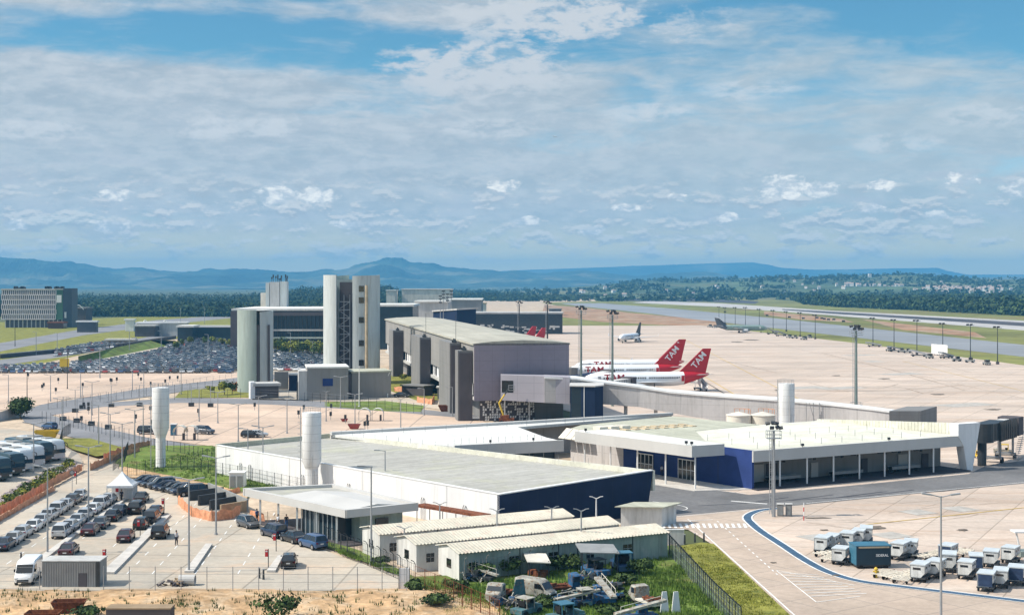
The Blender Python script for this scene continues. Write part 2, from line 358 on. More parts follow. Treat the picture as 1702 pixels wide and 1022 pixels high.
class MB:
    def __init__(s):
        s.v = []; s.f = []; s.m = []; s.M = None
    def add(s, vs, fs, m=0):
        o = len(s.v)
        if s.M is not None: vs = [s.M @ Vector(v) for v in vs]
        s.v += [tuple(v) for v in vs]
        for f in fs: s.f.append([i+o for i in f]); s.m.append(m)
    def box(s, x0, y0, z0, x1, y1, z1, m=0):
        s.add([(x0, y0, z0), (x1, y0, z0), (x1, y1, z0), (x0, y1, z0), (x0, y0, z1), (x1, y0, z1), (x1, y1, z1), (x0, y1, z1)],
              [(3, 2, 1, 0), (4, 5, 6, 7), (0, 1, 5, 4), (1, 2, 6, 5), (2, 3, 7, 6), (3, 0, 4, 7)], m)
    def cbox(s, c, size, m=0):
        s.box(c[0]-size[0]/2, c[1]-size[1]/2, c[2]-size[2]/2, c[0]+size[0]/2, c[1]+size[1]/2, c[2]+size[2]/2, m)
    def prism(s, poly, z0, z1, m=0, mt=None):
        n = len(poly)
        area = sum(poly[i][0]*poly[(i+1) % n][1]-poly[(i+1) % n][0]*poly[i][1] for i in range(n))
        if area < 0: poly = poly[::-1]
        zb = z0 if hasattr(z0, '__len__') else [z0]*n
        zt = z1 if hasattr(z1, '__len__') else [z1]*n
        if area < 0:
            zb = list(zb)[::-1]; zt = list(zt)[::-1]
        vs = [(p[0], p[1], zb[i]) for i, p in enumerate(poly)]+[(p[0], p[1], zt[i]) for i, p in enumerate(poly)]
        s.add(vs, [(i, (i+1) % n, (i+1) % n+n, i+n) for i in range(n)], m)
        s.add(vs, [tuple(range(n-1, -1, -1))], m)
        s.add(vs, [tuple(range(n, 2*n))], m if mt is None else mt)
    def hull(s, a, b, m=0):
        """two equal rings joined and capped"""
        n = len(a)
        s.add(list(a)+list(b), [(i, (i+1) % n, (i+1) % n+n, i+n) for i in range(n)]+[tuple(range(n-1, -1, -1)), tuple(range(n, 2*n))], m)
    def loft(s, rings, m=0, cap=True, closed=True):
        n = len(rings[0]); vs = [p for r in rings for p in r]; fs = []
        for k in range(len(rings)-1):
            for i in range(n if closed else n-1):
                j = (i+1) % n
                fs.append((k*n+i, k*n+j, (k+1)*n+j, (k+1)*n+i))
        if cap:
            fs.append(tuple(range(n-1, -1, -1))); fs.append(tuple(range((len(rings)-1)*n, len(rings)*n)))
        s.add(vs, fs, m)
    def cyl(s, p0, p1, r0, r1=None, n=10, m=0):
        p0 = Vector(p0); p1 = Vector(p1); r1 = r0 if r1 is None else r1
        d = (p1-p0).normalized()
        a = d.orthogonal().normalized(); b = d.cross(a)
        A = [p0+(a*math.cos(t)+b*math.sin(t))*r0 for t in [2*math.pi*i/n for i in range(n)]]
        B = [p1+(a*math.cos(t)+b*math.sin(t))*r1 for t in [2*math.pi*i/n for i in range(n)]]
        s.hull(A, B, m)
    def tube(s, pts, r, n=6, m=0):
        for a, b in zip(pts, pts[1:]): s.cyl(a, b, r, n=n, m=m)
    def lathe(s, prof, n=20, m=0, c=(0, 0)):
        s.loft([[(c[0]+r*math.cos(2*math.pi*i/n), c[1]+r*math.sin(2*math.pi*i/n), z) for i in range(n)] for r, z in prof], m)
    def quad(s, a, b, c, d, m=0): s.add([a, b, c, d], [(0, 1, 2, 3)], m)
    def chunks(s, name, mats, parent, org, nv):
        """one object per piece of nv vertices"""
        for k in range(0, len(s.v), nv):
            q = MB(); q.v = s.v[k:k+nv]
            for f, m in zip(s.f, s.m):
                if k <= f[0] < k+nv: q.f.append([i-k for i in f]); q.m.append(m)
            q.build(name, mats, parent, org)
    def build(s, name, mats, parent=None, org=None, smooth=False, bevel=0.0, loc=None):
        me = bpy.data.meshes.new(name)
        vs = s.v
        if org is not None: vs = [(v[0]-org[0], v[1]-org[1], v[2]-org[2]) for v in vs]
        me.from_pydata(vs, [], s.f)
        if isinstance(mats, str): mats = [mats]
        for k in mats: me.materials.append(MATS[k])
        me.polygons.foreach_set('material_index', s.m)
        if smooth: me.polygons.foreach_set('use_smooth', [True]*len(s.f))
        me.update()
        o = bpy.data.objects.new(name, me); C.objects.link(o)
        if smooth:
            try:
                md = o.modifiers.new('edges', 'EDGE_SPLIT'); md.split_angle = R(40)
            except Exception: pass
        if parent is not None: o.parent = parent
        elif org is not None: o.location = org
        if loc is not None: o.location = loc
        if bevel:
            md = o.modifiers.new('bevel', 'BEVEL'); md.width = bevel; md.segments = 2; md.limit_method = 'ANGLE'
        return o

def tag(o, label=None, cat=None, group=None, kind=None):
    if label: o['label'] = label
    if cat: o['category'] = cat
    if group: o['group'] = group
    if kind: o['kind'] = kind
    return o
def thing(name, label, cat, loc=(0, 0, 0), rz=0.0, group=None):
    o = bpy.data.objects.new(name, None); C.objects.link(o)
    o.empty_display_size = .5
    o.location = loc; o.rotation_euler = (0, 0, rz)
    return tag(o, label, cat, group)
def dup(o, loc=None, rz=None, label=None, group=None, parent=None, scale=None):
    c = o.copy(); C.objects.link(c)
    if parent is not None: c.parent = parent
    if loc is not None: c.location = loc
    if rz is not None: c.rotation_euler = (0, 0, rz)
    if label: c['label'] = label
    if group: c['group'] = group
    if scale: c.scale = (scale,)*3 if not hasattr(scale, '__len__') else scale
    for ch in list(o.children): dup(ch, parent=c)
    return c
def sheet(name, pts, matname, z=.02, kind='structure', thick=0.0):
    """a ground surface: outline in photo columns and rows laid onto the level z"""
    mb = MB()
    P = [G(p[0], p[1], z) for p in pts]
    if thick: mb.prism([(p.x, p.y) for p in P], z-thick, z)
    else:
        area = sum(P[i].x*P[(i+1) % len(P)].y-P[(i+1) % len(P)].x*P[i].y for i in range(len(P)))
        if area < 0: P = P[::-1]
        mb.add(P, [tuple(range(len(P)))])
    return tag(mb.build(name, matname), kind=kind)
def strip_pts(a, b, w):
    """four corners of a band of width w centred on a-b (world)"""
    a = Vector((a[0], a[1])); b = Vector((b[0], b[1]))
    t = (b-a).normalized(); n = Vector((-t.y, t.x))*(w/2)
    return [a+n, b+n, b-n, a-n]
def text_mesh(name, body, size, matname, depth=.02, parent=None, bold=0.0):
    cu = bpy.data.curves.new(name, 'FONT'); cu.body = body; cu.size = size; cu.extrude = depth/2; cu.align_x = 'CENTER'; cu.align_y = 'CENTER'; cu.offset = bold
    t = bpy.data.objects.new(name, cu); C.objects.link(t)
    dg = bpy.context.evaluated_depsgraph_get()
    me = bpy.data.meshes.new_from_object(t.evaluated_get(dg))
    bpy.data.objects.remove(t); bpy.data.curves.remove(cu)
    me.materials.clear(); me.materials.append(MATS[matname])
    o = bpy.data.objects.new(name, me); C.objects.link(o)
    if parent is not None: o.parent = parent
    return o
ORD = ['first', 'second', 'third', 'fourth', 'fifth', 'sixth', 'seventh', 'eighth', 'ninth', 'tenth', 'eleventh', 'twelfth', 'thirteenth', 'fourteenth', 'fifteenth', 'sixteenth']
# ------------------------------------------------------------------ terrain, hills, ground sheets
import numpy as np
rng = np.random.default_rng(11)

def leaf_cloud(name, centers, radii, per, size, matnames, parent=None, org=None, shell=.55, pick=None):
    """many small leaf-clump quads spread through the volumes of ellipsoid crowns: one mesh"""
    centers = np.asarray(centers, float); radii = np.asarray(radii, float)
    n = len(centers); N = n*per
    ci = np.repeat(np.arange(n), per)
    d = rng.normal(size=(N, 3)); d /= np.linalg.norm(d, axis=1)[:, None]
    rr = shell+(1-shell)*rng.random(N)**.6
    lump = 1+.22*np.sin(d[:, 0]*4+ci*1.7)*np.cos(d[:, 1]*5+ci*.9)+.12*rng.normal(size=N)
    p = centers[ci]+d*radii[ci]*(rr*lump)[:, None]
    nrm = d+rng.normal(size=(N, 3))*.55+np.array([0, 0, .25]); nrm /= np.linalg.norm(nrm, axis=1)[:, None]
    t = np.cross(nrm, rng.normal(size=(N, 3))); t /= np.linalg.norm(t, axis=1)[:, None]
    b = np.cross(nrm, t)
    sz = size*(.6+.8*rng.random(N))
    if not np.isscalar(size): sz = np.asarray(size)[ci]*(.6+.8*rng.random(N))
    t = t*sz[:, None]*.5; b = b*sz[:, None]*.5*(.6+.5*rng.random(N))[:, None]
    V = np.stack([p-t-b*.6, p+t*.3-b, p+t+b*.5, p-t*.2+b], 1).reshape(-1, 3)
    if org is not None: V = V-np.asarray(org)
    me = bpy.data.meshes.new(name)
    me.vertices.add(4*N); me.loops.add(4*N); me.polygons.add(N)
    me.vertices.foreach_set('co', V.astype(np.float32).ravel())
    me.loops.foreach_set('vertex_index', np.arange(4*N, dtype=np.int32))
    me.polygons.foreach_set('loop_start', np.arange(0, 4*N, 4, dtype=np.int32))
    if isinstance(matnames, str): matnames = [matnames]
    for k in matnames: me.materials.append(MATS[k])
    if len(matnames) > 1:
        k = rng.integers(0, len(matnames), n)[ci]
        me.polygons.foreach_set('material_index', k.astype(np.int32))
    me.update(calc_edges=True)
    o = bpy.data.objects.new(name, me); C.objects.link(o)
    if parent is not None: o.parent = parent
    elif org is not None: o.location = org
    return o

def interp(pts, x):
    if x <= pts[0][0]: return pts[0][1]
    for (x0, y0), (x1, y1) in zip(pts, pts[1:]):
        if x <= x1:
            t = (x-x0)/(x1-x0); t = t*t*(3-2*t)*.5+t*.5
            return y0+(y1-y0)*t
    return pts[-1][1]
def fbm(x, y, s, o=4):
    return noise.fractal(Vector((x*s, y*s, 7.3)), .9, 2.1, o)
def ridge(name, prof, d0, d1, d2, matname, px0, px1, nx=220, nd=30, rough=.12, s=.002, z0=-2.0, drop=0):
    """hill range: rises from distance d0 to its crest at d1 and falls to d2"""
    vs, fs = [], []
    for j in range(nd+1):
        t = j/nd
        d = d0+(d1-d0)*(t/.7) if t < .7 else d1+(d2-d1)*((t-.7)/.3)
        up = (t/.7) if t < .7 else 1-.8*((t-.7)/.3)
        up = up*up*(3-2*up)
        for i in range(nx+1):
            px = px0+(px1-px0)*i/nx
            # the crest stands at distance d1 in every direction; walking back down keeps the bearing
            zc = EYE+(HOR-(interp(prof, px)+drop))/F*d1
            x = (px-MIDX)/F*d
            h = (zc-z0)*up
            nn = fbm(x, d, s, 5)*(zc-z0)*rough*(.25+.75*math.sin(math.pi*min(1, t/.95)))
            vs.append((x, d, z0+max(0, h+nn)))
    w = nx+1
    for j in range(nd):
        for i in range(nx): fs.append((j*w+i, j*w+i+1, (j+1)*w+i+1, (j+1)*w+i))
    mb = MB(); mb.add(vs, fs)
    return tag(mb.build(name, matname, smooth=False), kind='structure'), vs

mb = MB()
nseg = 24
xs = [-16000+32000*i/nseg for i in range(nseg+1)]; ys = [-400+22400*i/nseg for i in range(nseg+1)]
mb.add([(x, y, 0) for y in ys for x in xs], [(j*(nseg+1)+i, j*(nseg+1)+i+1, (j+1)*(nseg+1)+i+1, (j+1)*(nseg+1)+i) for j in range(nseg) for i in range(nseg)])
tag(mb.build('ground', 'terrain'), kind='structure')

far_prof = [(-300, 440), (0, 452), (700, 452), (800, 452), (870, 448), (940, 445), (1000, 443), (1060, 441), (1130, 439), (1190, 438), (1250, 437), (1275, 441), (1300, 446), (1360, 448), (1440, 447), (1500, 446), (1560, 446), (1578, 452), (1610, 457), (1702, 457), (2000, 452)]
tag(ridge('far_mountains', far_prof, 11500, 13200, 14200, 'mountain', -300, 2000, 260, 20, .10, .0008)[0], kind='structure')
mt_prof = [(-400, 440), (-150, 434), (0, 430), (40, 431), (80, 434), (110, 438), (140, 440), (165, 446), (185, 450), (205, 448), (235, 446), (265, 449), (290, 451), (320, 452), (350, 450), (390, 449), (430, 452), (470, 453), (500, 451), (540, 449), (575, 452), (590, 447), (607, 439), (625, 434), (642, 432), (662, 434), (680, 439), (705, 443), (735, 447), (765, 449), (795, 451), (830, 453), (870, 452), (905, 452), (935, 453), (965, 452), (1000, 455), (1030, 459), (1060, 461), (1100, 458), (1150, 456), (1185, 456), (1220, 462), (1300, 466), (1400, 462), (1430, 458), (1500, 463), (1600, 464), (1702, 462), (2000, 460)]
ridge('mountains', mt_prof, 6500, 9500, 11500, 'mountain', -400, 2000, 400, 60, .30, .0030)
hl_prof = [(700, 482), (860, 480), (900, 477), (950, 474), (1000, 470), (1050, 465), (1100, 463), (1150, 464), (1180, 462), (1230, 460), (1290, 457), (1340, 458), (1400, 456), (1450, 455), (1490, 454), (1540, 456), (1600, 459), (1650, 461), (1702, 462), (1800, 460), (2000, 458)]
_, hill_v = ridge('hills', hl_prof, 2300, 4600, 5600, 'hill', 680, 2000, 300, 60, .20, .004, drop=4)
wd_prof = [(-400, 486), (0, 490), (60, 491), (120, 492), (240, 489), (330, 487), (400, 486), (440, 484), (480, 479), (510, 475), (560, 473), (600, 471), (640, 471), (655, 475), (670, 481), (700, 482), (800, 484), (900, 487), (960, 491), (1000, 496)]
_, wood_v = ridge('wooded_hill', wd_prof, 1250, 2600, 3200, 'forest', -400, 1010, 240, 40, .10, .006, drop=13)

def grid_h(vs, px0, px1, nx):
    return vs
# woods: crowns standing on the wooded hill and beyond the runway; uncountable, one mass each
def wood_points():
    pts, rad = [], []
    nx, w = 240, 241
    for k in range(5200):
        j = min(39, int(random.random()**1.5*29)); i = random.randrange(nx)
        a = Vector(wood_v[j*w+i]); b = Vector(wood_v[(j+1)*w+i+1]); c = Vector(wood_v[j*w+i+1])
        p = a+(b-a)*random.random()*.8+(c-a)*random.random()*.8
        px = MIDX+p.x/p.y*F
        if p.y < 1500 and px > 640: continue
        if px > 930 or (px > 740 and p.y < 2300): continue
        r = random.uniform(4, 7.5)*(1+p.y/8000)
        pts.append((p.x, p.y, p.z+r*.55)); rad.append((r, r, r*random.uniform(.75, 1.1)))
    return pts, rad
P_, R_ = wood_points()
tag(leaf_cloud('woods_on_hill', P_, R_, 44, 2.6, ['forest', 'leaf_dark', 'forest'], shell=.7), 'dense dark green woods covering the low hill behind the terminal', 'woods', kind='stuff')
pts, rad = [], []
for k in range(3600):
    px = random.uniform(1150, 1960)
    edge = interp([(1150, 492.5), (1240, 494), (1310, 497), (1345, 507), (1400, 511), (1500, 515), (1600, 520), (1702, 525), (1960, 536)], px)
    d = F*EYE/(edge-HOR)+random.random()**1.6*900
    r = random.uniform(3.4, 6.4)*(1+max(0, px-1450)/1500)
    hh = random.uniform(.55, 1.2)
    if px < 1340: r *= .8
    pts.append(((px-MIDX)/F*d, d, r*hh)); rad.append((r, r, r*random.uniform(.8, 1.25)))
tag(leaf_cloud('woods_beyond_runway', pts, rad, 34, 3.2, ['forest', 'leaf_dark', 'leaf_mid', 'forest'], shell=.7), 'dark belt of woodland beyond the runway on the right', 'woods', kind='stuff')
pts, rad = [], []
for k in range(3200):
    v = hill_v[random.randrange(len(hill_v)*7//10)]
    if noise.noise(Vector((v[0]*.003, v[1]*.003, 2))) < -.05: continue
    r = random.uniform(4, 8)
    pts.append((v[0]+random.uniform(-15, 15), v[1]+random.uniform(-15, 15), v[2]+r*.5)); rad.append((r*1.2, r*1.2, r))
tag(leaf_cloud('woods_on_far_hills', pts, rad, 14, 6.0, ['forest', 'leaf_dark'], shell=.7), 'scattered woods and thickets on the hazy hills far beyond the runway', 'woods', kind='stuff')
pts, rad = [], []
for k in range(420):
    px = random.uniform(700, 1330); d = interp([(700, 2300), (900, 2600), (1000, 2900), (1330, 2900)], px)+random.uniform(0, 260)
    r = random.uniform(2.2, 4.2)
    pts.append(((px-MIDX)/F*d, d, r*.7)); rad.append((r*1.3, r*1.3, r))
tag(leaf_cloud('tree_belt', pts, rad, 26, 3.6, ['forest', 'leaf_dark'], shell=.7), 'thin belt of dark trees along the far end of the airfield', 'tree belt', kind='stuff')

# airside
sheet('field', [(860, 500), (1000, 494), (1180, 492), (1400, 505), (1702, 521), (2150, 545), (2150, 668), (1702, 612), (1180, 548), (860, 546)], 'field', .03)
sheet('earthworks', [(905, 507), (960, 510), (1050, 520), (1180, 532), (1215, 540), (1175, 543), (1100, 540), (1000, 535), (900, 523)], 'red_earth', .06)
sheet('earthworks', [(600, 503), (830, 494), (1000, 496), (1010, 500), (900, 503), (960, 515), (800, 520), (640, 515)], 'pale_earth', .05)
sheet('earthworks', [(1270, 517), (1400, 530), (1420, 536), (1330, 531), (1270, 523)], 'red_earth', .06)
sheet('earthworks', [(1430, 530), (1620, 552), (1640, 562), (1500, 548)], 'red_earth', .055)
sheet('taxiway', [(930, 504), (1000, 504), (1120, 513), (1300, 530), (1702, 573), (2150, 620), (2150, 642), (1702, 593), (1300, 547), (1150, 530), (1080, 521), (960, 508.5)], 'taxiway', .09)
sheet('runway', [(1080, 500), (1195, 504), (1380, 516), (1702, 533), (2150, 557), (2150, 583), (1702, 549), (1380, 524), (1195, 510), (1050, 503)], 'runway', .09)
sheet('runway_centre', [(1300, 513.5), (1380, 518), (1702, 536), (2150, 561), (2150, 569), (1702, 542), (1380, 521), (1300, 515)], 'rubber_dark', .12)
sheet('burnt_verge', [(985, 496), (1190, 496), (1262, 501), (1255, 505), (1170, 501.5), (1000, 500)], 'rubber_dark', .11)
sheet('apron', [(780, 541), (1165, 541), (1300, 556), (1440, 572), (1702, 607), (2200, 673), (2200, 1200), (1480, 1100), (1320, 1030), (1185, 905), (1115, 862), (1070, 800), (1000, 700), (800, 640)], 'apron', .12)
sheet('service_road', [(1040, 862), (1080, 797), (1110, 801), (1180, 812), (1245, 822), (1420, 806), (1610, 787), (1640, 773), (1702, 765), (2150, 736), (2150, 768), (1702, 803), (1500, 822), (1340, 838), (1245, 846), (1125, 857), (1100, 876)], 'asphalt', .14)
sheet('access_road', [(1100, 876), (1125, 857), (1245, 846), (1240, 860), (1262, 884), (1340, 934), (1430, 970), (1560, 985), (1720, 1003), (1720, 1100), (1400, 1100), (1322, 1030), (1185, 900), (1150, 880)], 'road_beige', .14)

# landside
sheet('forecourt_earth', [(-200, 560), (400, 540), (900, 560), (900, 700), (1120, 800), (1130, 905), (690, 960), (-200, 1000)], 'pale_earth', .03)
sheet('verge', [(-250, 545), (140, 530), (400, 518), (560, 522), (560, 545), (300, 562), (170, 582), (60, 606), (-250, 620)], 'dry_grass', .05)
sheet('road', [(-250, 606), (0, 570), (130, 548), (260, 532), (400, 522), (400, 527), (270, 540), (140, 557), (0, 584), (-250, 624)], 'road_pale', .07)
sheet('road', [(-250, 640), (0, 598), (150, 578), (245, 560), (330, 549), (330, 553), (250, 567), (150, 586), (0, 608), (-250, 652)], 'road_pale', .08)
sheet('car_park', [(-250, 620), (540, 620), (560, 590), (456, 574), (380, 556), (300, 566), (200, 590), (80, 605), (-250, 612)], 'lot', .09)
sheet('beige_car_park', [(-300, 618), (396, 618), (396, 630), (260, 648), (120, 662), (70, 672), (-300, 720)], 'beige_lot', .11)
sheet('beige_car_park', [(85, 688), (170, 676), (300, 669), (450, 672), (640, 683), (800, 697), (820, 712), (545, 724), (360, 742), (250, 728), (150, 706)], 'beige_lot', .11)
sheet('road', [(30, 684), (70, 672), (240, 645), (400, 627), (520, 616), (520, 622), (400, 636), (260, 657), (120, 676), (60, 690)], 'road_pale', .12)
sheet('road', [(60, 690), (130, 672), (290, 661), (480, 663), (650, 675), (800, 690), (800, 697), (640, 683), (450, 672), (300, 669), (170, 676), (85, 690)], 'road_pale', .13)
sheet('lane', [(30, 686), (85, 690), (150, 706), (250, 728), (360, 744), (350, 756), (250, 748), (170, 738), (100, 722), (40, 700)], 'road_pale', .14)
sheet('lawn', [(300, 650), (400, 636), (420, 660), (290, 661)], 'dry_grass', .14)
sheet('lawn', [(540, 668), (640, 666), (705, 674), (700, 684), (640, 683), (540, 675)], 'grass', .14)
sheet('lawn', [(640, 620), (700, 625), (760, 660), (700, 668), (650, 650)], 'dry_grass', .14)
sheet('works_yard', [(400, 640), (660, 636), (760, 664), (800, 690), (700, 676), (560, 667), (420, 664)], 'lot', .13)
sheet('parking_lot', [(-200, 960), (0, 862), (60, 830), (145, 778), (185, 752), (206, 752), (196, 778), (222, 790), (300, 806), (340, 830), (402, 850), (430, 868), (560, 922), (680, 962), (680, 981), (-200, 981)], 'lot', .15)
sheet('path', [(250, 744), (360, 764), (520, 797), (620, 815), (620, 822), (510, 806), (400, 785), (300, 762)], 'road_pale', .16)
sheet('verge', [(420, 858), (470, 872), (600, 915), (690, 958), (684, 964), (560, 915), (420, 866)], 'grass', .17)
sheet('scrap_yard_grass', [(676, 958), (760, 955), (800, 955), (1118, 905), (1230, 1040), (1230, 1100), (640, 1100), (700, 1000)], 'grass', .16)
sheet('grass_strip', [(1122, 908), (1165, 901), (1186, 903), (1325, 1032), (1360, 1070), (1262, 1070)], 'dry_grass', .17)

# dirt bank in the foreground, a real uneven surface
mb = MB(); vs = []; nx, ny = 90, 22
for j in range(ny+1):
    for i in range(nx+1):
        py = 979+(1075-979)*j/ny; px = -120+(820+j*3+120)*i/nx
        p = G(px, py)
        e = min(1, j/3)*min(1, (nx-i)/6)
        vs.append((p.x, p.y, .12+e*(.25+.5*fbm(p.x, p.y, .12, 4))))
mb.add(vs, [(j*(nx+1)+i, (j+1)*(nx+1)+i, (j+1)*(nx+1)+i+1, j*(nx+1)+i+1) for j in range(ny) for i in range(nx)])
tag(mb.build('dirt_bank', 'dirt'), kind='structure')

def mound(name, ring, top, z, matname):
    """earth bank: outer outline on the ground, inner outline at height z (same point count)"""
    mb = MB(); n = len(ring)
    A = [G(p[0], p[1], .05) for p in ring]; B = [G(p[0], p[1], z) for p in top]
    vs = A+B
    mb.add(vs, [(i, (i+1) % n, (i+1) % n+n, i+n) for i in range(n)]+[tuple(range(n, 2*n))])
    return tag(mb.build(name, matname), kind='structure')
mound('grass_bank', [(186, 772), (205, 742), (360, 742), (365, 770), (500, 800), (410, 828), (300, 800)], [(206, 762), (215, 740), (352, 740), (356, 766), (470, 794), (404, 810), (310, 786)], .5, 'grass')
sheet('bank_soil', [(198, 790), (206, 775), (310, 795), (415, 818), (408, 832), (300, 806)], 'dirt', .30)
mound('bus_terrace', [(-220, 985), (-220, 735), (0, 715), (60, 722), (130, 752), (140, 772), (0, 852)], [(-220, 900), (-220, 730), (0, 710), (60, 718), (118, 750), (108, 768), (0, 824)], .7, 'lot')
SLOPE = [(-60, 884), (0, 850), (140, 772), (128, 756), (108, 767), (0, 824), (-60, 856)]
sheet('slope_grass', [(90, 728), (150, 728), (210, 745), (200, 752), (160, 758), (120, 746)], 'dry_grass', .5)

APRON = [(1190, 560), (1440, 580), (1690, 615), (1690, 690), (1500, 676), (1120, 640)]
def inside_apron(px, py):
    r = False
    for (x0, y0), (x1, y1) in zip(APRON, APRON[1:]+APRON[:1]):
        if (y0 > py) != (y1 > py) and px < (x1-x0)*(py-y0)/(y1-y0)+x0: r = not r
    return r
# painted lines
def band(name, pts, w, matname, z):
    """painted line of width w metres through photo points"""
    P = [G(p[0], p[1], z) for p in pts]; mb = MB(); L, Rr = [], []
    for i, p in enumerate(P):
        t = (P[min(i+1, len(P)-1)]-P[max(i-1, 0)]); t.z = 0; t.normalize(); n = Vector((-t.y, t.x, 0))*w/2
        L.append(p+n); Rr.append(p-n)
    vs = L+Rr; k = len(P)
    mb.add(vs, [(i, i+k, i+1+k, i+1) for i in range(k-1)])
    return tag(mb.build(name, matname), kind='structure')
def smooth_px(pts, n=6):
    out = []
    for i in range(len(pts)-1):
        p0 = pts[max(i-1, 0)]; p1 = pts[i]; p2 = pts[i+1]; p3 = pts[min(i+2, len(pts)-1)]
        for k in range(n):
            t = k/n
            out.append(tuple(.5*((2*p1[a])+(-p0[a]+p2[a])*t+(2*p0[a]-5*p1[a]+4*p2[a]-p3[a])*t*t+(-p0[a]+3*p1[a]-3*p2[a]+p3[a])*t**3) for a in (0, 1)))
    return out+[pts[-1]]
bl = smooth_px([(1295, 844), (1266, 847), (1248, 853), (1242, 860), (1249, 869), (1266, 883), (1300, 905), (1340, 931), (1380, 951), (1430, 965), (1500, 974), (1600, 986), (1702, 998), (1850, 1015)])
band('line_white', bl, 1.35, 'paint_line', .165)
band('line_blue', bl, .95, 'paint_blue', .175)
for a, b, w in (((1143, 862), (1330, 1030), .16), ((1125, 858), (1245, 847), .18), ((1340, 836), (1702, 801), .18), ((1105, 866), (1185, 863), .2), ((1205, 877), (1250, 874), .2), ((1215, 832), (1275, 837), .5), ((1180, 813), (1240, 820), .15), ((1290, 947), (1357, 1000), .12), ((1290, 947), (1420, 972), .12), ((1357, 1000), (1430, 990), .12)):
    band('line_white', [a, b], w, 'paint_line', .168)
band('line_white', smooth_px([(1085, 833), (1110, 836), (1136, 841), (1142, 845), (1130, 848), (1100, 850)]), .15, 'paint_line', .168)
for a, b, w in (((1430, 872), (1702, 843), .25), ((1165, 622), (1330, 720), .3), ((960, 578), (1165, 622), .3), ((1130, 560), (1380, 690), .25), ((1702, 650), (1500, 600), .25)):
    band('line_yellow', [a, b], w, 'paint_yellow', .158)
# crossing and hatching
for k in range(15):
    x = 1102+k*9.7
    a, b = G(x, 877-.02*k, .172), G(x+4.6, 877-.02*k, .172); c, d = G(x-3.5, 869.5, .172), G(x+1.1, 869.5, .172)
    mb = MB(); mb.quad(a, b, d, c); tag(mb.build('crossing_stripe', 'paint_line'), kind='structure')
for k in range(9):
    t = k/9
    band('hatch_line', [(1297+t*58, 951+t*44), (1330+t*90+30, 955+t*34)], .16, 'paint_line', .17)
for k in range(16):
    band('lane_dash', [(1192+k*6.5, 865+k*5.8), (1195+k*6.5, 867.6+k*5.8)], .15, 'paint_line', .17)
# marks on the apron: tyre tracks, oil and other dark patches, patched slabs, a long drain line
wr = random.Random(40)
for k in range(26):
    x0, y0 = wr.uniform(1080, 1700), wr.uniform(575, 690); L_ = wr.uniform(60, 240); s_ = wr.uniform(-.05, .28); c_ = wr.uniform(-6, 6)
    pts = [(x0+L_*t, y0+s_*L_*t+c_*math.sin(math.pi*t)) for t in [i/8 for i in range(9)]]
    if any(inside_apron(px_, py_) is False for px_, py_ in pts): continue
    band('tyre_mark', pts, wr.uniform(.3, .8), 'tyre_mark', .130+.0006*k)
for k in range(10):
    x0, y0 = wr.uniform(1330, 1640), wr.uniform(830, 915); L_ = wr.uniform(50, 150); s_ = wr.uniform(-.2, .25)
    band('tyre_mark', [(x0+L_*t, y0+s_*L_*t+wr.uniform(-1, 1)) for t in [i/6 for i in range(7)]], wr.uniform(.15, .3), 'tyre_mark', .130+.0006*k)
for k, (px_, py_, w_, h_) in enumerate([(1448, 876, 28, 4), (1360, 860, 30, 1.2), (1370, 880, 8, 1.2), (1350, 700, 30, 2.5), (1420, 702, 26, 2), (1250, 565, 16, 1), (1225, 568, 10, .8), (1040, 600, 14, 1), (1300, 648, 16, 1), (1470, 629, 12, .8), (1390, 624, 9, .8), (1560, 655, 14, 1), (1650, 680, 16, 1.2), (1600, 880, 12, 1.6), (1390, 955, 8, 1.4), (1285, 934, 6, 1)]):
    P = []
    for i in range(14):
        a_ = 2*math.pi*i/14; r_ = wr.uniform(.6, 1.1); P.append((px_+w_*r_*math.cos(a_), py_+h_*r_*math.sin(a_)))
    sheet('dark_patch', P, 'dark_patch', .176+.001*k)
for k in range(12):
    x0, y0 = (wr.uniform(1150, 1650), wr.uniform(585, 680)) if k < 8 else (wr.uniform(1350, 1600), wr.uniform(845, 900))
    g0 = G(x0, y0, .138+.001*k); ca, sa = math.cos(.49), math.sin(.49); n_, m_ = wr.choice([(7.5, 7.5), (15, 7.5), (7.5, 3.7)]) if k < 8 else (3.7, 3.7)
    mb = MB(); mb.quad(*[g0+Vector((ca*a-sa*b, sa*a+ca*b, 0)) for a, b in ((0, 0), (n_, 0), (n_, m_), (0, m_))]); tag(mb.build('patched_slab', 'patch_slab'), kind='structure')
band('drain_line', [(1165, 630), (1240, 676)], .5, 'dark_patch', .15)
band('drain_line', [(1262, 566), (1702, 662)], .35, 'tyre_mark', .128)
for k in range(7):
    x0 = wr.uniform(1130, 1500)
    band('tyre_mark', [(x0, 842-(x0-1130)*.06), (x0+70, 838-(x0-1130)*.06), (x0+150, 828-(x0-1130)*.06)], .3, 'asphalt_dark', .150+.001*k)
# parking lot: raised kerb islands and faded dashes along the lanes
def island(pts, h=.24):
    P = [G(p[0], p[1], .15) for p in pts]; mb = MB(); mb.prism([(p.x, p.y) for p in P], .1, .15+h)
    return tag(mb.build('kerb_island', 'kerb', bevel=.03), kind='structure')
island([(52, 950), (34, 950), (120, 889), (129, 889)])
island([(190, 954), (168, 954), (269, 860), (284, 857)])
island([(322, 952), (306, 952), (342, 906), (353, 906)])
island([(130, 890), (120, 890), (206, 829), (212, 830)])
island([(458, 951), (443, 951), (462, 926), (471, 925)])
for u in range(5):
    for k in range(13):
        d0 = 146+k*5.0; x0 = -58+u*4.6-.07*(d0-146)
        if u in (0,) and k < 3: continue
        mb = MB(); mb.quad((x0, d0, .165), (x0+.12, d0, .165), (x0+.12-.14, d0+2, .165), (x0-.14, d0+2, .165))
        tag(mb.build('lane_dash', 'paint_line'), kind='structure')
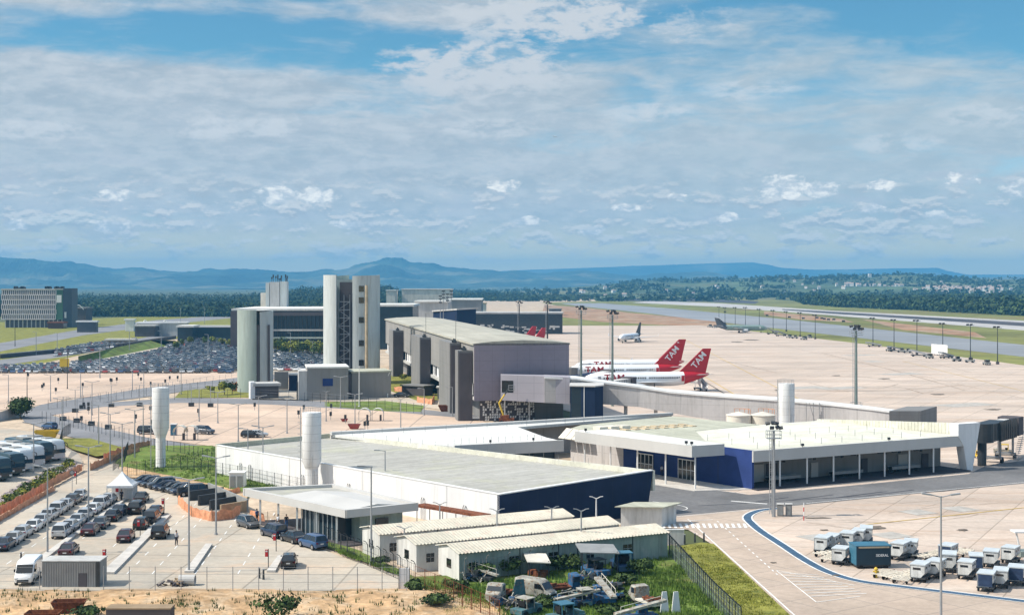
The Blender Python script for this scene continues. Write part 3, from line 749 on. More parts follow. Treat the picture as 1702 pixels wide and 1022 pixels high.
for u in range(3):
    for k in range(9):
        d0 = 146+k*4.6; x0 = -37+u*4.4-.07*(d0-146)
        mb = MB(); mb.quad((x0, d0, .165), (x0+.12, d0, .165), (x0+.12-.14, d0+2, .165), (x0-.14, d0+2, .165))
        tag(mb.build('lane_dash', 'paint_line'), kind='structure')

# the air: far things fade
HZ_D = 1.3e-4; HZ_C = (.15, .53, .92, 1)
def make_haze():
    m = bpy.data.materials.new('haze'); m.use_nodes = True
    nt = m.node_tree; nt.nodes.clear()
    o = nt.nodes.new('ShaderNodeOutputMaterial'); v = nt.nodes.new('ShaderNodeVolumePrincipled')
    v.inputs['Color'].default_value = HZ_C; v.inputs['Density'].default_value = HZ_D; v.inputs['Anisotropy'].default_value = 0
    nt.links.new(v.outputs[0], o.inputs['Volume'])
    MATS['haze'] = m
    mb = MB(); mb.box(-13000, -500, -3, 13000, 14400, 260)
    h = mb.build('haze', 'haze'); h.display_type = 'WIRE'
    tag(h, 'pale blue haze in the air over the whole airfield', 'haze', kind='stuff')
make_haze()
# ------------------------------------------------------------------ buildings
def V2(a): return Vector((a[0], a[1]))
def mid_of(poly):
    return Vector((sum(p[0] for p in poly)/len(poly), sum(p[1] for p in poly)/len(poly), 0))
def rib_quad(mb, a, b, c, d, n, h, m=0):
    """sheet a-b-c-d with ribs running from edge a-b to edge d-c: a folded metal roof"""
    a, b, c, d = map(Vector, (a, b, c, d)); nrm = (b-a).cross(d-a).normalized()
    if nrm.z < 0: nrm = -nrm
    vs = []
    for k in range(n+1):
        for t in ((k/n, 0), ((k+.35)/n, 1), ((k+.65)/n, 1)):
            if t[0] > 1: continue
            p = a+(b-a)*t[0]; q = d+(c-d)*t[0]
            vs.append((p+nrm*h*t[1], q+nrm*h*t[1]))
    o = [v for pr in vs for v in pr]
    mb.add(o, [(2*i, 2*i+1, 2*i+3, 2*i+2) for i in range(len(vs)-1)], m)

u = Vector((-.615, .7886)); v = Vector((.8805, .474))      # the two directions of the low terminal's plan
def uv(o, a, b): return (o[0]+u.x*a+v.x*b, o[1]+u.y*a+v.y*b)

# ---- white and navy front building
ZF, ZD = 4.8, 5.62      # the roof rises gently to its far side
A, B, Cc, D = (G(830, 822, ZF), G(360, 740, ZF), G(1085, 782, ZD), G(549, 721, ZD))
org = mid_of([A, B, Cc, D])
fb = thing('front_building', 'long low white building with a navy end wall and grey metal roof, nearest the camera', 'building', org)
def lin(a, b, t): return a+(b-a)*t
mb = MB()
mb.prism([A.xy, B.xy, (B+(D-B).normalized()*.35).xy, (A+(Cc-A).normalized()*.35).xy], 0, ZF)
mb.build('white_wall', 'white_wall', fb, org)
mb = MB()
Cb = lin(A, Cc, .955)   # the wall's free end leans outward
A2 = A+(A-B).normalized()*.06; C2 = Cc+(A-B).normalized()*.06; Cb2 = Cb+(A-B).normalized()*.06
n_ = (B-A).normalized()*.45
ring = [Vector((A2.x, A2.y, 0)), Vector((Cb2.x, Cb2.y, 0)), Vector((C2.x, C2.y, ZD+.05)), Vector((A2.x, A2.y, ZF+.0))]
mb.hull(ring, [p+n_ for p in ring])
mb.build('navy_end_wall', 'navy', fb, org)
mb = MB()
t_ = (B-A).normalized()*.03
for a, b in ((A, Cc),):
    r_ = [Vector((a.x, a.y, ZF-.02)), Vector((b.x, b.y, ZD+.0)), Vector((b.x, b.y, ZD+.13)), Vector((a.x, a.y, ZF+.11))]
    w_ = (B-A).normalized()*.55; o_ = (A-B).normalized()*.10
    mb.hull([p+o_ for p in r_], [p+w_ for p in r_])
r_ = [Vector((A.x, A.y, ZF)), Vector((B.x, B.y, ZF)), Vector((B.x, B.y, ZF+.1)), Vector((A.x, A.y, ZF+.1))]
w_ = (Cc-A).xy.to_3d().normalized()
mb.hull([p-w_*.06 for p in r_], [p+w_*.5 for p in r_])
mb.build('parapet_cap', 'white_paint', fb, org)
mb = MB()
i_ = .36
q = [Vector((p.x, p.y, z_)) for p, z_ in ((A, 4.15), (B, 4.15), (D, 4.95), (Cc, 4.95))]
rib_quad(mb, q[0], q[1], q[2], q[3], 60, .07)
mb.build('roof', 'metal_roof', fb, org)
mb = MB()
Dw, Cw = D+(D-Cc).normalized()*.3, Cc
mb.prism([D.xy, Cc.xy, (Cc+(Cc-A).normalized()*.4).xy, (D+(Cc-A).normalized()*.4).xy], 3.0, ZD+.02)
mb.build('far_parapet', 'cream_roof', fb, org)
mb = MB()
mb.prism([B.xy, D.xy, (D+(B-A).normalized()*.4).xy, (B+(B-A).normalized()*.4).xy], 0, [ZF+.2, ZD+.06, ZD+.06, ZF+.2])
mb.build('side_parapet', 'roof_olive', fb, org)
def on_ab(t, z, off=.15): p = lin(A, B, t); o = -(Cc-A).normalized()*off; return (p.x+o.x, p.y+o.y, z)
for t in (.09, .215, .46, .63, .845, .885):
    mb = MB()
    p, q_ = on_ab(t, 0, .15), on_ab(t, 2.5, .15); r2 = on_ab(t+.009, 2.5, .15); s2 = on_ab(t+.009, 0, .15)
    mb.tube([p, q_], .05); mb.tube([r2, s2], .05)
    top = [q_, on_ab(t+.002, 2.75, .15), on_ab(t+.0045, 2.85, .15), on_ab(t+.007, 2.75, .15), r2]
    mb.tube(top, .05)
    mb.build('vent_pipe', 'steel', fb, org)
for t in (.03, .36, .56):
    mb = MB()
    p = on_ab(t, 1.1, .6)
    mb.cbox(p, (.9, .9, .8)); mb.cyl((p[0], p[1], 1.5), (p[0], p[1], 1.62), .35, n=12)
    mb.tube([on_ab(t+.005, 0, .2), on_ab(t+.005, 1.9, .2)], .07); mb.tube([on_ab(t-.006, 0, .2), on_ab(t-.006, 1.6, .2)], .05)
    mb.build('air_conditioner', 'cabin_grey', fb, org)
mb = MB()
for t in [i/24 for i in range(1, 24)]:
    p = lin(D, Cc, t); mb.cyl((p.x, p.y, ZD), (p.x, p.y, ZD+.75), .03, n=4)
mb.chunks('roof_anchor', 'steel', fb, org, 8)

# ---- low building behind the courtyard (white flat roof)
ZB = 5.65
L0, L1 = G(755, 742, ZB), G(935, 733, ZB)
K0, K1 = G(549, 721.5, ZB), G(1115, 689, ZB)
dv = (L1-L0).normalized(); Lm = L0-dv*20
org = mid_of([L0, L1, K0, K1])
cb = thing('courtyard_building', 'low building with a bright white flat roof and grey fascia behind the courtyard', 'building', org)
nrm = Vector((-dv.y, dv.x, 0))
KL = Lm+nrm*((K0-Lm).dot(nrm)); 
poly = [L0, L1, L1+nrm*6, Vector((*uv(L1, 22.5, 8.0), 0)), K1, K0]
mb = MB(); mb.prism([p.xy for p in poly], 5.2, ZB)
mb.build('roof', 'white_roof', cb, org)
mb = MB(); mb.prism([(L0-nrm*.15).xy, (L1-nrm*.15+dv*.15).xy, (L1+nrm*.25+dv*.15).xy, (L0+nrm*.25).xy], 4.1, ZB+.18)
mb.build('fascia', 'fascia_grey', cb, org)
mb = MB(); mb.prism([(L0+nrm*3).xy, (L1+nrm*3).xy, (L1+nrm*3.4).xy, (L0+nrm*3.4).xy], 0, 5.2)
mb.build('glass_front', 'facade_glass', cb, org)
mb = MB(); mb.prism([(K0+nrm*.2).xy, (K1+nrm*.2).xy, (K1-nrm*.4).xy, (K0-nrm*.4).xy], 0, ZB-.05)
mb.build('back_wall', 'wall_grey', cb, org)
# raised rounded duct along the far edge
mb = MB(); k0 = lin(K0, K1, .0); k1 = K1
ring = lambda p: [Vector((p.x, p.y, 0))+nrm*a+Vector((0, 0, ZB+z)) for a, z in ((.25, -.3), (.25, .42), (-.9, .42), (-.9, -.02))]
mb.hull(ring(k0), ring(k1)); mb.build('roof_edge', 'fascia_grey', cb, org)
mb = MB()
for t in [i/14 for i in range(1, 14)]:
    for s in (.12, .45):
        p = lin(L0, L1, t*.95)+nrm*26*s if s < .3 else lin(K0, K1, t*.8)-nrm*4; mb.cyl((p.x, p.y, ZB), (p.x, p.y, ZB+.9), .035, n=4)
mb.chunks('roof_anchor', 'steel', cb, org, 8)
mb = MB()
for t in [i/10 for i in range(11)]:
    p = lin(L0, L1, t)+nrm*2.9; mb.cyl((p.x, p.y, 0), (p.x, p.y, 5.2), .08, n=6)
mb.chunks('mullion', 'dark_steel', cb, org, 12)
for t in (.35, .75):
    p = lin(L0, L1, t)+nrm*1; mb = MB(); mb.cbox((p.x, p.y, ZB+.45), (.35, .35, .35)); mb.cyl((p.x, p.y, ZB), (p.x, p.y, ZB+.4), .05); mb.build('flood_lamp', 'dark_steel', cb, org)

# ---- low terminal with navy front, canopy and long open eave
N = G(1250, 815); E = G(1604, 783); N.z = E.z = 0
P3, P4, P5, P6 = G(1610, 703, ZB), G(1358, 699, ZB), G(1262, 706, ZB), G(1118, 692, ZB)
W0 = Vector((*uv(N, 27.5, 0), 0)); W1 = Vector((*uv(N, 40.5, 0), 0))
org = mid_of([N, E, P3, P6])
lt = thing('low_terminal', 'wide low terminal with cream roof, blue front walls and open eave over the road', 'terminal', org)
Ne, Ee = N, E
mb = MB()
mb.prism([p.xy for p in (N, E, P4, P5, Vector((*uv(N, 27.5, 14), 0)), Vector((*uv(N, 14, 2), 0)))], ZB-.35, ZB)
mb.build('roof', 'cream_roof', lt, org)
mb = MB()
mb.prism([p.xy for p in (Vector((*uv(N, 9, .5), 0)), Vector((*uv(N, 27.5, 14), 0)), P5, P6, Vector((*uv(W1, 4, 5), 0)), W1)], ZB-.4, ZB+.06)
mb.build('metal_roof', 'roof_olive', lt, org)
mb = MB()
for k in range(9):
    p = uv(N, 26+k*.0, 3+k*1.0); 
    mb.M = Matrix.Translation((*uv(N, 33, 3+k*1.9), ZB+.06)) @ Matrix.Rotation(math.atan2(v.y, v.x), 4, 'Z')
    mb.box(0, 0, 0, 1.0, 1.7, .14)
    mb.box(0, 2.5, 0, 1.0, 4.2, .14)
mb.M = None
mb.build('roof_light', 'sand_tile', lt, org)
mb = MB()
for k in range(3):
    mb.M = Matrix.Translation((*uv(N, 36.5, 2+k*2.2), ZB+.06)) @ Matrix.Rotation(math.atan2(v.y, v.x), 4, 'Z')
    mb.box(0, -1.0, 0, 1.6, 1.2, .5)
mb.M = None
mb.build('skylight', 'tank_cream', lt, org)
mb = MB()
for k in range(4):
    s0_, s1_ = Vector((*uv(N, 34.5+k*1.7, -.3), ZB)), Vector((*uv(N, 36.05+k*1.7, -.3), ZB)); dn = Vector((-v.x*1.6, -v.y*1.6, -1.5))
    mb.hull([s0_, s1_, s1_+dn, s0_+dn], [q_+Vector((0, 0, .1)) for q_ in (s0_, s1_, s1_+dn, s0_+dn)])
mb.build('sloped_skylight', 'tank_cream', lt, org)
# blue front wall and its lit corner
dvE = (E-N).normalized(); nE = Vector((-dvE.y, dvE.x, 0))
mb = MB(); mb.prism([N.xy, W0.xy, (W0+v.to_3d()*.35).xy, (N+v.to_3d()*.35).xy], 0, ZB+.12)
mb.build('blue_front_wall', 'blue_wall', lt, org)
mb = MB(); mb.prism([W0.xy, W1.xy, (W1+v.to_3d()*.35).xy, (W0+v.to_3d()*.35).xy], 0, ZB-.4)
mb.build('grey_side_wall', 'wall_grey', lt, org)
def on_w(a, z, off): q = uv(N, a, -off); return Vector((q[0], q[1], z))
def panel(mb, a0, a1, z0, z1, off, th=.06, m=0):
    r_ = [on_w(a0, z0, off), on_w(a1, z0, off), on_w(a1, z1, off), on_w(a0, z1, off)]
    mb.hull(r_, [p-v.to_3d()*th for p in r_], m)
for a0 in (11.3, 20.5):
    mb = MB(); panel(mb, a0, a0+3.6, .15, 3.1, .02, .14)
    dr = mb.build('glass_door', 'tinted', lt, org)
    mb = MB()
    for k in range(5): panel(mb, a0+k*.9-.05, a0+k*.9+.05, .1, 3.15, .15, .05)
    panel(mb, a0-.06, a0+3.66, 3.1, 3.25, .15, .07); panel(mb, a0-.06, a0+3.66, 1.6, 1.7, .15, .06)
    mb.build('door_frame', 'white_paint', dr, None) if False else None
    fr = mb.build('frame', 'white_paint', dr)
    for vtx in fr.data.vertices: vtx.co -= org
# canopy
ZC0, ZC1 = 4.85, 6.5
k0 = at_depth(1150, 741, F*(EYE-ZC1)/(741-HOR)); k0.z = 0
cpoly = [k0, Vector((*uv(k0, 26, 0), 0)), Vector((*uv(k0, 26, 6.8), 0)), Vector((*uv(k0, 0, 5.8), 0))]
mb = MB(); mb.prism([p.xy for p in cpoly], ZC0, ZC1, 0, 1)
cn = mb.build('canopy', ['fascia_grey', 'white_roof'], lt, org)
for k in range(5):
    p = uv(k0, .6+k*6.1, 1.1); mb = MB(); mb.cyl((p[0], p[1], 0), (p[0], p[1], ZC0), .13, n=8)
    mb.build('column', 'white_paint', lt, org)
mb = MB(); mb.prism([p.xy for p in (Vector((*uv(k0, -1.0, -.4), 0)), Vector((*uv(k0, 26, -.4), 0)), W0, N)], 0, .22)
mb.build('pavement', 'kerb', lt, org)
# open eave side
mb = MB()
ef = [N-nE*.3, E-nE*.3, E+nE*.2, N+nE*.2]
mb.prism([p.xy for p in ef], ZB-1.55, ZB+.1); mb.build('fascia', 'fascia_grey', lt, org)
mb = MB(); b0, b1 = N+nE*5.2, E+nE*5.2
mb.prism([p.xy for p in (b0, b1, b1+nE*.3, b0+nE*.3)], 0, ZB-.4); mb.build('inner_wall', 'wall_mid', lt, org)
mb = MB(); mb.prism([p.xy for p in (N+nE*.05+dvE*.02, N+nE*5.2+dvE*.02, N+nE*5.2+dvE*.4, N+nE*.05+dvE*.4)], 0, ZB-.4); mb.build('end_wall', 'fascia_grey', lt, org)
mb = MB(); mb.prism([p.xy for p in (N-nE*1.2, E-nE*1.2, E+nE*5.2, N+nE*5.2)], 0, .3); mb.build('loading_dock', 'asphalt_dark', lt, org)  # dark floor colour stands in for the shade under the eave
for k in range(1, 8):
    p = N+dvE*(k*5.15); mb = MB(); mb.cyl((p.x, p.y, .3), (p.x, p.y, ZB-1.5), .13, n=8)
    mb.build('column', 'white_paint', lt, org)
for k, (t, w, h, z0) in enumerate([(.09, 2.4, 2.6, .3), (.16, 2.0, 2.6, .3), (.36, 1.4, 2.2, .3), (.60, 1.2, 2.2, .3), (.78, 2.0, 2.4, .3), (.90, 1.4, 2.2, .3)]):
    p = N+(E-N)*t+nE*5.1; q = p+dvE*w
    mb = MB(); mb.prism([p.xy, q.xy, (q-nE*.12).xy, (p-nE*.12).xy], z0, z0+h); mb.build('door', 'tower_dark' if k % 2 else 'fascia_grey', lt, org)
for k, t in enumerate((.2, .34, .47, .55, .68, .75, .86)):
    p = N+(E-N)*t+nE*4.9
    mb = MB(); mb.M = Matrix.Translation(p) @ Matrix.Rotation(math.atan2(dvE.y, dvE.x), 4, 'Z'); mb.box(0, 0, 3.1, .9, .35, 3.8); mb.box(1.4, .1, 2.9, 1.8, .3, 3.5); mb.build('air_conditioner', 'dark_steel', lt, org)
# slanted white end wall
mb = MB()
e0 = E+dvE*.3
ring = [(-1.6, 0.0), (.6, 0), (4.6, ZB+2.0), (2.6, ZB+2.0), (.4, ZB+.4)]
r1 = [e0+dvE*a+Vector((0, 0, z)) for a, z in [(-.2, 0), (.9, 0), (2.7, ZB+2.0), (-2.2, ZB+2.0), (-2.2, ZB+.1), (-1.0, ZB-1.6)]]
th = nE*1.2
mb.hull([p-nE*.4 for p in r1], [p+th for p in r1]); mb.build('slanted_end_wall', 'white_wall', lt, org)
mb = MB()
q0, q1 = P4+Vector((0, 0, 0)), E+dvE*.2+nE*.3; dq = (q1-q0).normalized(); nq = Vector((-dq.y, dq.x, 0))
n_r = 46; L_ = (q1-q0).length; prof_pts = []
for k in range(n_r):
    a = q0+dq*(L_*k/n_r); b = q0+dq*(L_*(k+.5)/n_r)
    prof_pts += [(a.x, a.y), ((a-nq*.05).x, (a-nq*.05).y), ((b-nq*.05).x, (b-nq*.05).y), (b.x, b.y)]
back = [((q1+nq*.4).x, (q1+nq*.4).y), ((q0+nq*.4).x, (q0+nq*.4).y)]
allp = prof_pts+[(q1.x, q1.y)]+back; mb.prism(allp, ZB-.3, [ZB+.25+1.75*min(1, max(0, (Vector((*p_, 0))-q0.xy.to_3d()).length/L_)) for p_ in allp]); mb.build('ribbed_parapet', 'cream_roof', lt, org)
mb = MB(); random.seed(3)
for i in range(9):
    for j in range(3):
        p = N+dvE*(3+i*4.1)+nE*(2.5+j*6); mb.cyl((p.x, p.y, ZB), (p.x, p.y, ZB+.95), .04, n=4)
mb.chunks('roof_anchor', 'steel', lt, org, 8)
for t in (.22, .62):
    p = N+(E-N)*t; mb = MB(); mb.cbox((p.x, p.y, ZB+.45), (.4, .4, .35)); mb.cyl((p.x, p.y, ZB), (p.x, p.y, ZB+.4), .05); mb.build('flood_lamp', 'dark_steel', lt, org)
for a, b in ((.5, .4), (1.6, .4), (24, .5)):
    p = uv(k0, a, b); mb = MB(); mb.cbox((p[0], p[1], ZC1+.4), (.4, .4, .35)); mb.cyl((p[0], p[1], ZC1), (p[0], p[1], ZC1+.3), .05); mb.build('flood_lamp', 'dark_steel', lt, org)
# low blue-grey block and dark entrance beside the far corner
mb = MB()
a_, b_ = at_depth(1486, 686, 262), at_depth(1530, 684, 262)
bk = [at_depth(1478, 700, 262), at_depth(1530, 700, 262)]
mb.prism([bk[0].xy, bk[1].xy, (bk[1].x+6, bk[1].y+10), (bk[0].x+6, bk[0].y+10)], 0, 6.4); mb.build('blue_grey_block', 'tower_grey', lt, org)

# ---- descending connector corridor behind
def wallpts(lst, d_list):
    return [at_depth(px, py, d) for (px, py), d in zip(lst, d_list)]
top = [(905, 629), (960, 631), (1014, 639), (1063, 645), (1113, 653), (1197, 660), (1300, 667), (1380, 674), (1452, 682), (1520, 691)]
dl = [300, 300, 299, 298, 296, 293, 288, 284, 279, 275]
tp = wallpts(top, dl)
zb = [10.5, 4.6, 4.4, 4.0, 3.0, 1.5, 0, 0, 0, 0]
zb[0] = 4.7
org = Vector((tp[4].x, tp[4].y, 0))
cc = thing('connector_corridor', 'long grey windowless corridor sloping down from the terminal toward the low roofs', 'building', org)
mb = MB(); dep = 7.0
def crect(p, z0, off0, off1, z1): return [Vector((p.x, p.y+off0, z0)), Vector((p.x, p.y+off0, z1)), Vector((p.x, p.y+off1, z1)), Vector((p.x, p.y+off1, z0))]
mb.loft([crect(p, z, 0, dep, p.z) for p, z in zip(tp, zb)]); mb.build('wall', 'wall_grey', cc, org)
mb = MB(); mb.loft([crect(p, p.z-.02, -.25, dep+.25, p.z+.35) for p in tp]); mb.build('roof_edge', 'white_paint', cc, org)
for px, d in ((985, 301.5), (1040, 300.5), (1090, 299.5)):
    p = at_depth(px, 660, d); mb = MB(); mb.cyl((p.x, p.y, 0), (p.x, p.y, 4.2), .4, n=10); mb.build('column', 'concrete', cc, org)
mb = MB()
for px in (1340, 1352, 1362):
    p = at_depth(px, 690, 284.5); mb.cyl((p.x, p.y, 0), (p.x, p.y, 6), .07, n=5)
p = at_depth(1345, 690, 284.5); q = at_depth(1360, 690, 284.5); mb.cyl((p.x, p.y, 6), (q.x, q.y, 0), .06, n=5)
mb.build('downpipe', 'steel', cc, org)
# dark glazed stair block in front of it
s0, s1 = at_depth(948, 642, 292), at_depth(1003, 645, 292)
st = thing('stair_block', 'dark blue glazed stair block in front of the sloping corridor', 'stair tower', Vector((s0.x, s0.y, 0)))
org = Vector((s0.x, s0.y, 0))
mb = MB(); mb.prism([(s0.x, s0.y), (s1.x-1.8, s0.y-1.2), (s1.x, s0.y+1.0), (s1.x+.3, s0.y+7), (s0.x+.4, s0.y+7)], 0, s0.z); mb.build('body', 'navy', st, org)
mb = MB(); mb.prism([(s0.x+.15, s0.y-.06), (s0.x+2.6, s0.y-.62), (s0.x+2.6, s0.y-.5), (s0.x+.15, s0.y+.05)], .3, s0.z-.2); mb.build('glazing', 'facade_glass', st, org)
mb = MB(); mb.cyl((s0.x+2.8, s0.y-.7, 0), (s0.x+2.8, s0.y-.7, s0.z), .09, n=6); mb.build('trim_post', 'white_paint', st, org)
mb = MB(); mb.prism([(s0.x-.2, s0.y-.2), (s1.x-1.8, s0.y-1.5), (s1.x+.2, s0.y+.9), (s1.x+.5, s0.y+7.2), (s0.x+.2, s0.y+7.2)], s0.z, s0.z+.25); mb.build('roof', 'fascia_grey', st, org)

# ---- main terminal
T0 = Vector((-8.0, 306.0)); w_ = Vector((-.177, .9842)); nT = Vector((.9842, .177)); ZT = 16.8; LT = 214; WT = 20.6
def tw(a, b): return (T0.x+w_.x*a+nT.x*b, T0.y+w_.y*a+nT.y*b)
org = Vector((T0.x, T0.y, 0))
mt = thing('main_terminal', 'tall grey passenger terminal with a purple grey end wall and pale sloping roof', 'terminal', org)
mb = MB(); mb.prism([tw(.4, 0), tw(LT, 0), tw(LT, WT), tw(.4, WT)], 8.2, ZT-.1); mb.build('upper_wall', 'terminal_side', mt, org)
mb = MB(); mb.prism([tw(2.9, 2.5), tw(LT, 2.5), tw(LT, WT-1), tw(2.9, WT-1)], 0, 8.2); mb.build('lower_wall', 'tower_grey', mt, org)
mb = MB(); mb.prism([tw(0, -.15), tw(.4, -.15), tw(.4, WT+.15), tw(0, WT+.15)], 4.6, ZT+.12); mb.build('end_wall', 'terminal_end', mt, org)
mb = MB(); mb.prism([tw(.4, .6), tw(LT, .6), tw(LT, 2.5), tw(.4, 2.5)], 5.4, 8.2); mb.build('window_band', 'white_wall', mt, org)
mb = MB(); mb.prism([tw(.4, -.1), tw(LT, -.1), tw(LT, 2.5), tw(.4, 2.5)], 4.7, 5.4); mb.build('floor_band', 'concrete', mt, org)
mb = MB()
for k in range(42):
    a = 5+k*5.0; mb.prism([tw(a, .52), tw(a+.5, .52), tw(a+.5, .62), tw(a, .62)], 5.4, 8.2)
    if k % 3 == 1: mb.prism([tw(a+.5, .56), tw(a+3.2, .56), tw(a+3.2, .62), tw(a+.5, .62)], 5.4, 8.2)
mb.chunks('window', 'tinted', mt, org, 8)
mb = MB()
rings = []
for a in [LT*i/12 for i in range(13)]:
    rings.append([Vector((*tw(a, b), ZT+h)) for b, h in ((-.4, -.3), (-.4, .1), (4, .55), (WT/2, .8), (WT-4, .55), (WT+.4, .1), (WT+.4, -.3))])
mb.loft(rings); mb.build('roof', 'pale_roof', mt, org)
mb = MB(); rng_ = random.Random(5)
mb.prism([tw(2.0, 1.4), tw(2.3, 1.4), tw(2.3, 13.5), tw(2.0, 13.5)], 0, 4.6); lw = mb.build('ground_floor_wall', 'tower_dark', mt, org)
mb = MB()
for k in range(24):
    for j in range(8):
        if rng_.random() < .60:
            a, z = 1.5+k*.5, .1+j*.55
            p = [(a, z), (a+.42, z+.05), (a+.36, z+.46), (a+.05, z+.5)] if rng_.random() < .5 else [(a, z+.05), (a+.40, z+.0), (a+.44, z+.5), (a+.12, z+.42)]
            r_ = [Vector((*tw(1.9, q), zz)) for q, zz in p]; mb.hull(r_, [q+Vector((0, .09, 0)) for q in r_])
mb.build('patterned_screen', 'white_paint', mt, org)
for b in (6.6, 12.0):
    p = tw(.3, b); mb = MB(); mb.cyl((*p, 0), (*p, 4.7), .16, n=8); mb.build('column', 'white_paint', mt, org)
mb = MB(); mb.prism([tw(2.4, 13.6), tw(2.7, 13.6), tw(2.7, 20), tw(2.4, 20)], 0, 4.6); mb.build('loading_wall', 'tower_grey', mt, org)
# lobby volume curving off the end wall
cv = [at_depth(832, 625, 303.2), at_depth(905, 625, 300.4), at_depth(947, 627, 299.5), at_depth(947, 627, 306), at_depth(832, 625, 306)]
mb = MB(); mb.prism([p.xy for p in cv], [5.0, 4.7, 4.5, 4.5, 5.0], [10.4, 10.3, 10.1, 10.1, 10.4]); mb.build('projecting_lobby', 'lobby_grey', mt, org)
mb = MB(); q = [at_depth(834, 634, 303.06), at_depth(853, 634, 302.35)]
mb.prism([q[0].xy, q[1].xy, (q[1]+Vector((0, .5, 0))).xy, (q[0]+Vector((0, .5, 0))).xy], 6.7, 9.2); mb.build('opening', 'tinted', mt, org)
# stair fins along the terminal's landside
for i, (a, wd, L, top_z) in enumerate([(2.5, 3.3, 4.5, 15.3), (20.5, 2.6, 20, 16.2), (78, 3.0, 22, 15.3), (150, 3.4, 14, 14.8)]):
    lab = ['dark stair tower closest to the terminal\'s end wall', 'second stair tower along the terminal side, with rooftop pipes', 'stair tower along the terminal side beside the planted lawn', 'stair tower half hidden behind the tall split concrete silo'][i]
    org2 = Vector((*tw(a, -wd/2), 0))
    t = thing('stair_tower', lab, 'stair tower', org2, 0, 'stair towers along the terminal')
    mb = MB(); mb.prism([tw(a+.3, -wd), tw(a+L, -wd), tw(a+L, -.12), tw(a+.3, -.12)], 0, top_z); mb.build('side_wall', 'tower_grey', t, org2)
    mb = MB(); mb.prism([tw(a, -wd+.25), tw(a+.3, -wd+.25), tw(a+.3, -.14), tw(a, -.14)], 0, top_z-.5); mb.build('front_wall', 'tower_dark', t, org2)  # front darker than the side: its shade is put into the colour
    mb = MB()
    for s_ in (1.2, 2.6, 3.6):
        p = tw(a+s_, -wd*.5); mb.cbox((p[0], p[1], top_z+.25), (.8, .8, .5)); mb.cyl((p[0], p[1], top_z+.4), (p[0], p[1], top_z+.9), .15, n=6)
    if i in (1, 2): p = tw(a+1.6, -wd*.4); mb.cyl((p[0], p[1], top_z), (p[0], p[1], top_z+6.5), .05, n=5)
    mb.build('roof_plant', 'dark_steel', t, org2)

# ---- concrete silos
def arc_shell(cx, cy, r, a0, a1, th, zb, zt0, zt1, n=16):
    """upright curved slab: outer and inner arcs, top sloping from zt0 to zt1"""
    rings = []
    for i in range(n+1):
        t = i/n; a = a0+(a1-a0)*t; zt = zt0+(zt1-zt0)*t
        o = (cx+r*math.cos(a), cy+r*math.sin(a)); q = (cx+(r-th)*math.cos(a), cy+(r-th)*math.sin(a))
        rings.append([Vector((*o, zb)), Vector((*o, zt)), Vector((*q, zt)), Vector((*q, zb))])
    mb = MB(); mb.loft(rings); return mb
c1 = at_depth(425, 640, 392); org = Vector((c1.x, c1.y, 0))
s1 = thing('silo', 'shorter rounded concrete tower with narrow vertical slots beside the car park', 'concrete tower', org)
arc_shell(c1.x-.2, c1.y, 4.8, R(175), R(285), .5, 0, 22.6, 22.6).build('curved_shell', 'silo_green', s1, org, smooth=True)
arc_shell(c1.x+.2, c1.y, 4.6, R(292), R(372), .5, 0, 22.0, 22.4).build('slotted_shell', 'silo_concrete', s1, org, smooth=True)
mb = MB(); mb.prism([(c1.x-4.3, c1.y+.2), (c1.x+4.3, c1.y+.2), (c1.x+4.0, c1.y+3.6), (c1.x-4.0, c1.y+3.6)], 0, 22.2); mb.build('core', 'silo_concrete', s1, org)
mb = MB(); mb.box(c1.x+1.05, c1.y-4.3, 0, c1.x+1.75, c1.y-.2, 18.5); mb.box(c1.x+3.9, c1.y-3.2, 0, c1.x+4.35, c1.y-2.4, 18.5); mb.build('slot', 'tower_dark', s1, org)
mb = MB(); mb.lathe([(.0, 22.35), (4.4, 22.35), (4.4, 22.5), (0, 22.5)], 24, 0, (c1.x, c1.y)); mb.build('roof', 'white_roof', s1, org)

c2 = at_depth(585, 620, 425); org = Vector((c2.x, c2.y, 0))
s2 = thing('silo', 'tallest split concrete tower with steel lattice between two curved shells', 'concrete tower', org)
arc_shell(c2.x-1.6, c2.y, 6.9, R(160), R(250), .5, 0, 32.3, 32.3).build('left_shell', 'silo_concrete', s2, org, smooth=True)
arc_shell(c2.x+2.4, c2.y, 6.0, R(-106), R(-5), .5, 0, 32.0, 32.3).build('windowed_shell', 'silo_concrete', s2, org, smooth=True)
arc_shell(c2.x-1.6, c2.y, 6.85, R(90), R(160), .5, 0, 32.3, 31.8).build('back_shell', 'silo_green', s2, org, smooth=True)
mb = MB(); mb.prism([(c2.x-6, c2.y+2), (c2.x+8.2, c2.y+2), (c2.x+7, c2.y+6.2), (c2.x-3.6, c2.y+6.2)], 0, 31); mb.build('core', 'silo_green', s2, org)
mb = MB()
xa, xb, ya = c2.x-3.6, c2.x-.1, c2.y-4.6
for x in (xa, xb, (xa+xb)/2): mb.cyl((x, ya, 0), (x, ya, 26.5), .13, n=5)
for k in range(11):
    z = k*2.4+.4; mb.cyl((xa, ya, z), (xb, ya, z), .11, n=5)
    if k < 10: mb.cyl((xa, ya, z), (xb, ya, z+2.4), .09, n=5) if k % 2 else mb.cyl((xb, ya, z), (xa, ya, z+2.4), .09, n=5)
mb.build('steel_lattice', 'pole_grey', s2, org)
mb = MB(); mb.box(xa+.2, c2.y-2.0, 0, xb+1.2, c2.y+1.9, 30.2); mb.build('shaft_wall', 'tower_dark', s2, org)
